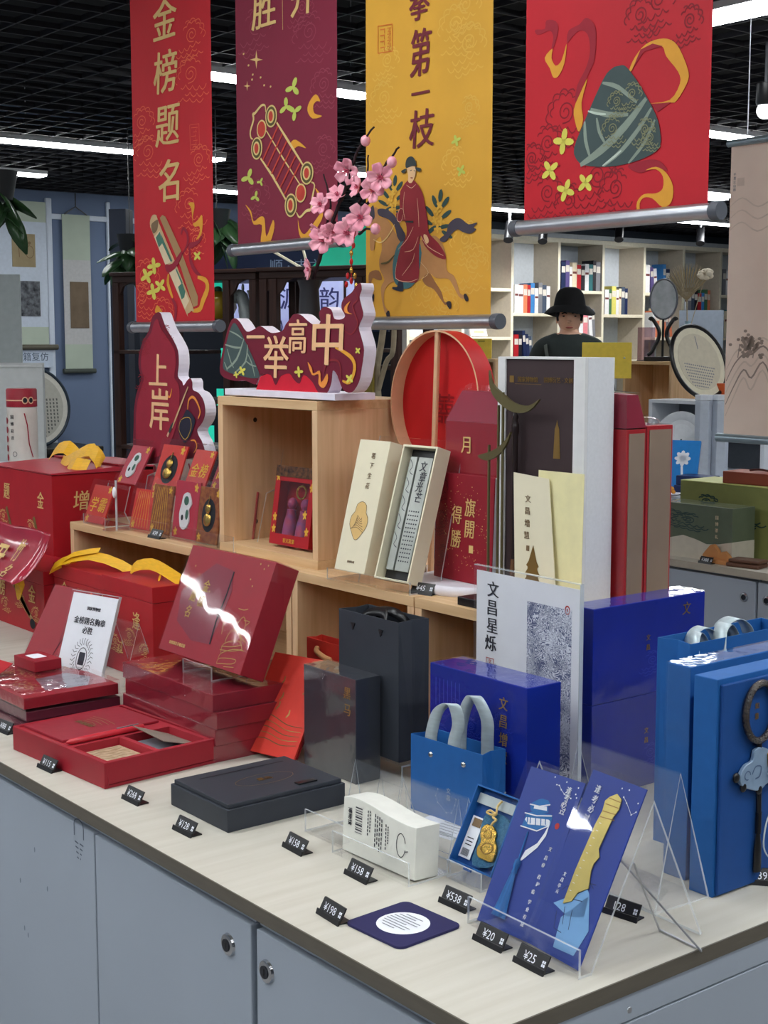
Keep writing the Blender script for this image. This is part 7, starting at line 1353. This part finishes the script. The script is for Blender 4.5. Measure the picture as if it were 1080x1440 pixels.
part('hill', MB().prism(catmull([(-.045, .012), (-.03, .04), (-.015, .052), (.0, .04), (.012, .028), (.026, .036), (.045, .012)], True, 3), lambda u, v, e: (u, e, v), 0, .014), mat('tan_wood', (196, 136, 84), .5), t, .001, tri=True); part('base', mbx(-.05, .055, -.01, .022, 0, .012), mat('tan_wood', (196, 136, 84), .5), t, .002)
price_tag('¥388', tuple((-1.6558, 2.4576, 0.88)[:1])+(YR+.006, .8800), 0, 'black price tag on the right worktop before the dark green box', .04, 1.1)
t = thing('brown_pouch', 'folded brown leather pouch at the right edge of the right worktop', 'pouch', (-1.5569, YR+.05, .88), 10); part('lower', mbx(-.04, .06, -.03, .03, 0, .012), mat('brown_leather', (96, 66, 52), .5), t, .004); part('flap', mbx(-.035, .06, -.026, .03, .0125, .022), mat('brown_leather', (96, 66, 52), .5), t, .004)
t = thing('red_brown_box', 'flat red-brown box with cord on top of the olive green box', 'box', (gx0+.16, YR+.21, 1.0876), 4); part('carton', mbx(0, .2, 0, .1, 0, .035), mat('russet_board', (146, 72, 54), .5), t, .002); part('cord', MB().tube(catmull([(.06, .05, .038), (.1, .04, .043), (.14, .05, .038), (.17, .06, .04)], False, 4), .003, 6), mat('dark_cord', (80, 40, 34), .7), t, smooth=True)
# landscape hanging scroll
t = thing('hanging_scroll', 'tall beige hanging scroll with faint ink mountains at the right', 'hanging scroll', (-1.4569, 2.15, 1.2582), -2)
part('silk', mbx(0, .36, 0, .001, 0, .735), mat('aged_silk', (246, 230, 216), .7, var2=(234, 216, 202), scale=6), t)
a = MB(); F0 = FRONT(0)
for k in range(5): stroke(a, catmull([(.004, .05+.03*k), (.03, .10+.028*k), (.06, .15+.02*k), (.085, .12+.03*k), (.12, .17+.02*k), (.16, .11+.03*k), (.22, .15+.02*k)], False, 4), .005, F0, k % 2, .0004, False, True)
random.seed(3)
for k in range(70): u = .05+random.gauss(.03, .018); v = .235+random.gauss(0, .014); ellipse(a, max(.004, u), v, .006, .004, F0, 1, .0006, 7)
for k in range(4): stroke(a, [(.04+.016*k, .2), (.045+.016*k, .235)], .003, F0, 1, .0005)
for k in range(3): stroke(a, catmull([(.0, .52+.03*k), (.04, .54+.03*k), (.09, .515+.03*k), (.15, .53+.03*k), (.25, .5+.03*k)], False, 4), .004, F0, 0, .0004, False, True)
column(a, '千里江山图', F0, .014, .66, .008, .0095, m=2); a.box(.022, .045, -.0006, -.0003, .63, .65, 0)
part('ink_painting', a, [mat('ink_wash', (222, 206, 192), .7), mat('ink_wash_dark', (164, 150, 140), .7), pm('grey_p')], t, tri=True)
part('bottom_rod', MB().lathe([(.011, -.02), (.011, .38)], 16, (0, 0, -.006), 0, 'x'), mat('pale_steel_rod', (160, 180, 190), .3, .6), t, smooth=True); part('top_rod', MB().lathe([(.009, -.01), (.009, .37)], 16, (0, 0, .738), 0, 'x'), mat('pale_steel_rod', (160, 180, 190), .3, .6), t, smooth=True)
part('hanging_wire', MB().tube([(.05, 0, .74), (.05, 0, 2.6-1.2582)], .0015, 6), STEEL, t)
q = (-2.5576, 3.7338, 2.3643)
t = thing('globe_light', 'round glowing bulb spotlight hanging near the right edge', 'light', q)
part('bulb', MB().ell((0, 0, 0), .032, .032, .030), LEDM, t, smooth=True); part('housing', MB().lathe([(.03, .02), (.036, .03), (.036, .1), (.0001, .1)], 16), BLACKP, t, smooth=True); part('stem', MB().tube([(0, 0, .1), (0, 0, 2.62-q[2])], .006, 6), STEEL, t)
# ================================================================== background: left wall and antique display
def wall_pt(p): return p
# wall scrolls (facing +X, local x runs along +Y)
SILKG = mat('celadon_silk', (178, 190, 174), .7, var=.05, scale=6); SILKP = mat('pale_patterned_silk', (190, 190, 190), .7, var=.06, scale=50)
t = thing('wall_scroll', 'narrow pale green hanging scroll with dark tan picture on the left wall', 'hanging scroll', (-9.07, 3.9874, 1.2865), 90)
Hs = 1.1533; Ws = .225
part('upper_silk', mbx(0, Ws, 0, .004, Hs*.71, Hs), SILKG, t); part('middle_silk', mbx(0, Ws, 0, .004, Hs*.165, Hs*.71), SILKP, t); part('lower_silk', mbx(0, Ws, 0, .004, .0, Hs*.165), SILKG, t); part('picture', mbx(.05, .2, -.004, 0, Hs*.27, Hs*.57), mat('dark_tan_picture', (112, 96, 78), .7, var=.15, scale=10), t)
part('rod', MB().lathe([(.018, -.02), (.018, Ws+.02)], 12, (0, 0, -.01), 0, 'x'), mat('dark_rod_end', (70, 76, 70), .5), t); part('cord', MB().tube([(.02, .002, Hs), (Ws/2, .002, Hs+.06), (Ws-.02, .002, Hs)], .005, 6), BLACKP, t); part('hanging_wire', MB().tube([(Ws/2, .002, Hs+.06), (Ws/2, .002, 2.6-1.2865)], .005, 6), BLACKP, t)
z0 = 1.4688; y0 = 3.4083; y1 = 3.8867; Hs = 1.0465
t = thing('wall_scroll', 'wide pale hanging scroll with flower picture and black rubbing on the left wall', 'hanging scroll', (-9.05, y0, z0), 90); Ws = y1-y0
part('upper_silk', mbx(0, Ws*.92, 0, .004, Hs*.86, Hs), SILKG, t); part('middle_silk', mbx(0, Ws*.92, 0, .004, Hs*.13, Hs*.86), mat('blue_white_silk', (196, 206, 220), .7), t); part('lower_silk', mbx(0, Ws*.92, 0, .004, 0, Hs*.13), SILKG, t)
part('rod', MB().lathe([(.02, -.02), (.02, Ws+.03)], 12, (0, 0, -.012), 0, 'x'), mat('brown_rod', (96, 92, 80), .5), t)
def onw(pxs): pass
yf = lambda p: p[1]-y0
fa, fb, fc, fd = (-9.05, 3.5766, 2.279), (-9.05, 3.7569, 2.0402), (-9.05, 3.6259, 1.9386), (-9.05, 3.7852, 1.6828)
part('flower_picture', mbx(fa[1]-y0, fb[1]-y0, -.004, 0, fb[2]-z0, fa[2]-z0), mat('tan_picture', (156, 140, 108), .7, var=.08, scale=14), t); part('ink_rubbing', mbx(fc[1]-y0, fd[1]-y0, -.004, 0, fd[2]-z0, fc[2]-z0), mat('ink_rubbing', (34, 36, 42), .7, var2=(120, 124, 130), scale=28), t)
a = MB(); cu, cv = (fa[1]+fb[1])/2-y0, (fa[2]+fb[2])/2-z0
for du, dv in ((-.05, .05), (-.03, .03), (.045, .055)): ellipse(a, cu+du, cv+dv, .012, .012, FRONT(-.004), 0, .001, 8)
stroke(a, [(cu-.04, cv+.03), (cu-.035, cv-.05)], .006, FRONT(-.004), 0, .001); stroke(a, arc(cu+.045, cv-.01, .032, 0, 6.28, 12, .045), .005, FRONT(-.004), 0, .001)
part('ink_flower', a, pm('tan_dd'), t, tri=True)
t = thing('wall_notice', 'white wall notice with three grey characters under the wide scroll', 'notice', (-9.06, 3.618, 1.3063), 90); part('panel', mbx(0, .26, 0, .008, 0, .15), mat('notice_white', (196, 208, 224), .6), t)
a = MB(); tx(a, '籍复仿', FRONT(0), .125, .08, .068, 0); part('lettering', a, mat('grey_blue_ink', (96, 108, 128), .6), t)
FCp = (-8.6, 3.5632, 1.0583)
t = thing('sideboard', 'black lacquer sideboard against the left wall', 'sideboard', (-8.75, 3.3947, 0), 90); zt = 0.7445
part('top', mbx(0, 0.6, -.25, .3, zt-.04, zt), BLACKP, t, .006); part('body', mbx(.04, 0.5773, -.22, .28, .05, zt-.04), mat('black_lacquer', (30, 28, 30), .35), t, .004); part('drawer', mbx(.1, .4, -.226, -.22, zt-.2, zt-.08), mat('black_lacquer', (30, 28, 30), .35), t, .003)
t = thing('round_screen_fan', 'large round framed fan of calligraphy on the black sideboard', 'fan', (-8.72, FCp[1], zt), 90, 6); rr = .285
part('rim', MB().tube([(rr*math.cos(2*math.pi*k/48), 0, rr+rr*math.sin(2*math.pi*k/48)) for k in range(48)], .012, 8, 0, True), mat('dark_blue_rim', (40, 52, 64), .4), t, smooth=True)
part('mount', MB().prism([(rr*math.cos(2*math.pi*k/48), rr+rr*math.sin(2*math.pi*k/48)) for k in range(48)], lambda u, v, e: (u, e, v), -.002, .004), mat('grey_ivory', (196, 194, 184), .6), t); part('silk', MB().prism([(rr*.84*math.cos(2*math.pi*k/48), rr+rr*.84*math.sin(2*math.pi*k/48)) for k in range(48)], lambda u, v, e: (u, -e, v), .0022, .003), mat('taupe_silk', (168, 166, 156), .6), t)
a = MB(); fn = FRONT(-.003)
for c in range(16):
    u = -.2+.026*c
    for r in range(11):
        v = .345-.026*r
        if (u/.215)**2+((v-rr)/.225)**2 < 1: stroke(a, [(u, v), (u+.002, v-.016)], .011, fn)
part('ink_text', a, mat('ink_grey', (92, 92, 90), .7), t)
# white display blocks, tube
q = (-3.1638, 0.9609, 1.2451)
t = thing('white_plinth', 'white display plinth behind the paper tube at the left edge', 'plinth', (q[0], q[1], 0), 64); e = (-3.1095, 1.0298, 1.2451)
wv = math.hypot(e[0]-q[0], e[1]-q[1]); part('block', mbx(-.5, wv*1.0, 0, .3, 0, 1.4214), mat('matt_white_plinth', (196, 200, 200), .7), t, .002); part('cap', mbx(-.5, wv*1.0, -.003, .3, 1.4214, 1.4314), mat('matt_white_plinth', (196, 200, 200), .7), t, .002)
q = (-4.2662, 1.4168, 1.58); e = (-4.2263, 1.4674, 1.58)
t = thing('white_pillar', 'tall white display board at the far left behind the plinth', 'board', (q[0], q[1], 0), 64); part('panel', mbx(-.5, math.hypot(e[0]-q[0], e[1]-q[1]), 0, .05, .05, 1.7508), mat('grey_white_board', (176, 184, 184), .7), t, .002); part('foot', mbx(-.4, .0, -.1, .2, 0, .05), STEEL, t)
q = (-2.6202, 0.7442, 1.1851)
t = thing('tube_stand', 'low white stand under the left paper tube', 'stand', (q[0], q[1], .88)); part('post', mbx(-.06, .06, -.06, .06, 0, q[2]-.892), mat('matt_white_plinth', (196, 200, 200), .7), t); part('plate', mbx(-.07, .07, -.07, .07, q[2]-.892, q[2]-.8805), WHITE, t)
tube_box('white and red paper tube standing behind the tall red carrier box', (q[0], q[1], q[2]))
# ------------------------------------------------------------------ antique display rack
DW = wood('dark_rosewood', (70, 46, 38), (50, 32, 28), 0, 3., .45); DWV = wood('dark_rosewood_upright', (74, 48, 40), (52, 34, 30), 2, 3., .45)
A0 = (-5.124, 2.3224, 1.7967); A1 = (-4.3748, 2.6221, 1.7986); A2 = (-4.3231, 2.6065, 1.7993); A3 = (-3.7161, 2.8877, 1.7977)
def rack(label, a, b, cols, levels, zt):
    L = math.hypot(b[0]-a[0], b[1]-a[1]); rz = math.degrees(math.atan2(b[1]-a[1], b[0]-a[0]))
    t = thing('antique_rack', label, 'display rack', (a[0], a[1], 0), rz, 0, 'dark wood antique racks')
    part('top_rail', mbx(0, L, 0, .35, zt-.03, zt), DW, t, .004); part('cornice', mbx(-.01, L+.01, -.01, .36, zt, zt+.018), DW, t, .004)
    for x in cols: part('post', mbx(x*L-.018 if 0 < x < 1 else (0 if x == 0 else L-.036), x*L+.018 if 0 < x < 1 else (.036 if x == 0 else L), 0, .04, 0, zt-.03), DWV, t, .003)
    for x in (0, 1): part('back_post', mbx(0 if x == 0 else L-.036, .036 if x == 0 else L, .31, .35, 0, zt-.03), DWV, t, .003)
    for (x0, x1, z) in levels: part('shelf', mbx(x0*L, x1*L, .0, .35, z-.018, z), DW, t, .003)
    for x in cols[:-1]: part('corner_bracket', MB().prism([(x*L+.02, zt-.03), (x*L+.10, zt-.03), (x*L+.06, zt-.045), (x*L+.045, zt-.075), (x*L+.02, zt-.10)], lambda u, v, e: (u, e, v), .008, .022), DWV, t, tri=True)
    return t, L, rz
z1 = A0[2]
r1, L1, rz1 = rack('dark rosewood display rack behind the red banner and gourd sign', A0, A1, (0, .45, .80, 1), ((0, .45, 1.46), (.45, .80, 1.60), (.80, 1, 1.53), (.45, .80, 1.24), (0, 1, 1.02), (0, 1, .6), (0, 1, .15)), z1)
r2, L2, rz2 = rack('dark rosewood display rack behind the black vase and wish sign', A2, A3, (0, .10, .36, .72, 1), ((.0, .10, 1.40), (.10, .36, 1.42), (.36, .72, 1.47), (.72, 1, 1.40), (0, .72, 1.25), (0, 1, 1.0), (0, 1, .6), (0, 1, .15)), z1)
def in_rack(rk, u, v, z): m = math.radians(rk[2]); p = rk[0].location; return (p.x+u*math.cos(m)-v*math.sin(m), p.y+u*math.sin(m)+v*math.cos(m), z)
R1 = (r1, L1, rz1); R2 = (r2, L2, rz2)
NAVY = mat('navy_folder', (26, 34, 50), .5)
for u, z, lab in ((.08, 1.461, 'dark navy album standing in the rack beside the left wall, upper'), (.08, 1.021, 'dark navy album standing in the rack beside the left wall, lower')):
    t = thing('album', lab, 'album', in_rack(R1, u, .12, z), rz1); part('cover', mbx(-.02, .1, 0, .15, 0, .30), NAVY, t, .004); part('pages', mbx(-.016, .096, -.004, 0, .004, .296), mat('dim_pages', (90, 96, 106), .7), t)
t = thing('wood_plank', 'pale wooden plank with dark lettering leaning in the rack', 'plank', in_rack(R1, .20, .03, 1.461), rz1, 3, None, 22); part('board', mbx(-.03, .05, 0, .012, .0, .28), mat('pale_pine', (190, 150, 130), .6), t, .002); a = MB(); column(a, '国博', FRONT(0), .02, .1, .04, .045); part('lettering', a, pm('black_p'), t)
t = thing('yellow_jar', 'olive yellow ceramic jar in the rack right of the red banner', 'jar', tuple((-4.6716, 2.615, 1.6051)[:2])+(1.6005,), rz1); part('body', MB().lathe([(.0001, 0), (.06, 0), (.085, .05), (.08, .09), (.05, .12), (.0001, .125)], 20), mat('olive_yellow_glaze', (168, 140, 40), .3, coat=.5), t, smooth=True); part('lid', MB().ell((0, 0, .13), .02, .02, .016), mat('green_knob', (60, 90, 60), .4), t, smooth=True)
t = thing('teal_lamp', 'glowing teal lampshade above the yellow jar', 'lamp', tuple((-4.8411, 2.7068, 1.7616)[:2])+(1.73,), rz1); part('shade', MB().hexa([(-.05, -.03, 0), (.05, -.03, 0), (.05, .03, 0), (-.05, .03, 0), (-.03, -.02, .08), (.04, -.02, .08), (.04, .02, .08), (-.03, .02, .08)]), mat('teal_glow', (40, 190, 160), .5, emit=.55), t); part('stem', MB().tube([(0, 0, -.129), (0, 0, 0)], .01, 6), BLACKP, t)
t = thing('horse_figure', 'pale grey porcelain horse head figure in the rack', 'figurine', tuple((-4.5159, 2.6478, 1.5941)[:2])+(1.5305,), rz1)
part('body', MB().tube(catmull([(.02, 0, .0), (.03, 0, .1), (.015, 0, .2), (-.02, 0, .28), (-.05, 0, .26), (-.075, 0, .235)], False, 4), [.055]*4+[.052]*4+[.046]*4+[.04]*4+[.03]*4+[.022], 12), mat('grey_porcelain', (170, 180, 180), .25, coat=.6), t, smooth=True); part('ear', MB().ell((.0, .0, .33), .010, .012, .03), mat('grey_porcelain', (170, 180, 180), .25, coat=.6), t, smooth=True); part('mane', MB().ribbon(catmull([(.05, 0, .31), (.085, 0, .22), (.1, 0, .1)], False, 4), .03, (.2, 1, 0)), mat('grey_porcelain', (170, 180, 180), .25, coat=.6), t, solid=.01)
t.scale = (.62, .62, .62)
SCRP = mat('violet_backlit_panel', (132, 136, 196), .4, emit=.5, var2=(186, 196, 226), scale=4)
for k, (p, w_, h_, ch, lab) in enumerate((((-4.9382, 2.9138, 1.5338), .09, .30, '', 'pale lit panel behind the grey horse head'), ((-4.8285, 2.9715, 1.5336), .045, .30, '', 'narrow lit panel left of the violet calligraphy panel'), ((-4.7135, 3.0358, 1.5333), .125, .30, '源', 'violet lit panel with seal-script character left of the black vase'), ((-4.5584, 3.1512, 1.5331), .135, .30, '韵', 'violet lit panel with seal-script character right of the black vase'), ((-4.4903, 3.2375, 1.5331), .06, .30, '', 'narrow violet lit panel right of the bead tassel'))):
    t = thing('lit_panel', lab, 'lit panel', (p[0], p[1], p[2]-.02), 54, 0, 'lit panels behind the racks'); part('panel', mbx(-w_/2, w_/2, 0, .012, 0, h_), SCRP, t); part('frame', MB().box(-w_/2-.008, -w_/2, -.004, .016, 0, h_), DWV, t); part('frame', MB().box(w_/2, w_/2+.008, -.004, .016, 0, h_), DWV, t); part('foot', mbx(-w_/2, w_/2, 0, .012, -(p[2]-.02), -.001), DWV, t)
    a = MB()
    if ch: tx(a, ch, FRONT(0), 0, h_*.62, .11, 0, .9, .002)
    for j in range(3): stroke(a, catmull([(-w_*.35+j*w_*.3, h_*.28), (-w_*.3+j*w_*.3, h_*.18), (-w_*.36+j*w_*.3, h_*.08)], False, 3), .006, FRONT(0), 0, .002)
    part('calligraphy', a, mat('violet_ink', (70, 74, 140), .5), t, tri=True)
BGB = mat('deep_blue_sign', (38, 50, 84), .5, var=.12, scale=5)
S0 = (-5.6045, 3.3401, 1.8004); S1 = (-5.1022, 3.812, 1.789)
Ls = math.hypot(S1[0]-S0[0], S1[1]-S0[1]); rz = math.degrees(math.atan2(S1[1]-S0[1], S1[0]-S0[0]))
t = thing('blue_signboard', 'dark blue signboard with pale characters above the racks', 'sign', (S0[0], S0[1], S0[2]-.25), rz); part('panel', mbx(-.2, Ls+.1, 0, .03, 0, .50), BGB, t); part('post', mbx(.1, .16, .03, .08, -(S0[2]-.25), .4), BLACKP, t); part('post', mbx(Ls-.1, Ls-.04, .03, .08, -(S0[2]-.25), .4), BLACKP, t)
a = MB(); tx(a, '顺 · 吉之祥', FRONT(0), .33, .345, .075, 0); part('lettering', a, mat('pale_blue_letters', (150, 170, 200), .6), t, tri=True)
q = (-4.7718, 3.3602, 1.912)
t = thing('teal_canopy', 'teal green sloping lit canopy behind the plum blossom', 'canopy', (q[0], q[1], q[2]), 38); part('cloth', MB().hexa([(-.18, 0, -.10), (.30, 0, -.08), (.30, .3, -.08), (-.18, .3, -.10), (.02, .1, .14), (.25, .1, .16), (.25, .2, .16), (.02, .2, .14)]), mat('teal_cloth_glow', (24, 150, 118), .6, emit=.3, var=.2, scale=3), t); part('post', MB().tube([(.1, .15, -.1), (.1, .15, -q[2])], .02, 8), BLACKP, t)
t = thing('white_sticks', 'two crossed pale sticks under the wine banner rod', 'sticks', (-4.7327, 3.0809, 1.8935), 38)
part('stick', MB().tube([(-.11, 0, .03), (.05, 0, -.06)], .007, 6), CREAM, t); part('stick', MB().tube([(.03, .02, .05), (.06, .02, -.06)], .007, 6), CREAM, t); part('post', MB().tube([(.05, .01, -.06), (.05, .01, -1.8935)], .006, 6), DW, t)
q = (-3.5335, 2.634, 1.3893)
t = thing('driftwood', 'pale forked driftwood branch left of the red round fan', 'driftwood', (q[0], q[1], .0)); part('trunk', MB().tube(catmull([(0, 0, .0), (.0, 0, 1.0), (.01, 0, 1.25), (.0, 0, 1.38), (.03, 0, 1.5), (.05, 0, 1.6)], False, 4), .013, 8), mat('pale_driftwood', (170, 156, 130), .8, var=.15, scale=30), t, smooth=True); part('fork', MB().tube(catmull([(.005, 0, 1.3), (.06, 0, 1.42), (.10, 0, 1.46), (.11, 0, 1.58)], False, 4), .010, 8), mat('pale_driftwood', (170, 156, 130), .8), t, smooth=True)
part('gold_tag', mbx(-.06, .01, -.03, -.02, 1.30, 1.42), mat('olive_gold_tag', (140, 122, 50), .5), t)
t = thing('dark_partition', 'dark partition with teal lights behind the racks', 'partition', tuple((-6.4324, 3.6638, 1.332)[:2])+(0,), 38)
part('panel', mbx(-.5, 1.1, 0, .05, 0, 1.62), mat('dark_partition', (24, 30, 42), .6), t)
for k, (u, z) in enumerate(((.05, 1.36), (.02, 1.12), (.75, 1.0), (-.2, .9))): part('teal_light', mbx(u, u+.2, -.004, 0, z, z+.10), mat('teal_glow', (40, 190, 160), .5, emit=.55), t)
# column strip and plants
q = (-7.6319, 3.7107, 1.8715); t = thing('dark_post', 'dark navy square post behind the red banner', 'post', (q[0], q[1], 0), 38); part('shaft', mbx(-.06, .06, -.06, .06, .02, 2.3544), NAVY, t, .004); part('foot', mbx(-.1, .1, -.1, .1, 0, .02), NAVY, t)
LEAF = mat('glossy_leaf', (40, 74, 44), .35, var2=(70, 104, 60), scale=8, coat=.3)
def leaf_mesh(L, W):
    mb = MB(); n_ = 7
    for i in range(n_):
        f = i/(n_-1); w_ = W*math.sin(math.pi*min(1, f*.93+.05))**.8; z = -.35*L*f*f
        mb.v += [(-w_, L*f, z-.12*w_), (0, L*f, z+.05*W), (w_, L*f, z-.12*w_)]
    for i in range(n_-1): o = 3*i; mb.f += [[o, o+1, o+4, o+3], [o+1, o+2, o+5, o+4]]; mb.m += [0, 0]
    return mb
def plant(label, c, n_, L, W, seed, down=.5):
    random.seed(seed); t = thing('hanging_plant', label, 'plant', c, 0, 0, 'hanging green plants'); first = None
    part('pot', MB().lathe([(.0001, 0), (.05, 0), (.07, .1), (.0001, .1)], 14, (0, 0, .02)), mat('dark_pot', (40, 42, 44), .5), t, smooth=True)
    part('hanging_wire', MB().tube([(0, 0, .12), (0, 0, 2.62-c[2])], .003, 5), BLACKP, t)
    for k in range(n_):
        if first is None: o = part('leaf', leaf_mesh(L, W), LEAF, t, smooth=True, solid=.001); first = o
        else: o = first.copy(); COLL.objects.link(o); o.parent = t
        o.location = (random.uniform(-.05, .05), random.uniform(-.05, .05), .1-random.uniform(0, .12)); o.rotation_euler = (-random.uniform(.0, 1.0)*down*2, random.uniform(-.4, .4), k*2.4+random.uniform(-.3, .3)); s = random.uniform(.7, 1.15); o.scale = (s, s, s)
plant('hanging plant with long pointed leaves at the left edge', (-3.9313, 1.266, 1.9693), 16, .17, .03, 4)
plant('hanging green plant between wall scroll and red banner', (-5.9855, 2.8846, 1.943), 22, .16, .045, 5)
plant('hanging green plant between red and wine banners', (-5.1456, 2.9063, 2.015), 28, .16, .04, 6)
plant('dark leafy plant behind the bottom of the wine banner', (-6.1414, 3.6772, 2.0185), 20, .14, .04, 9)
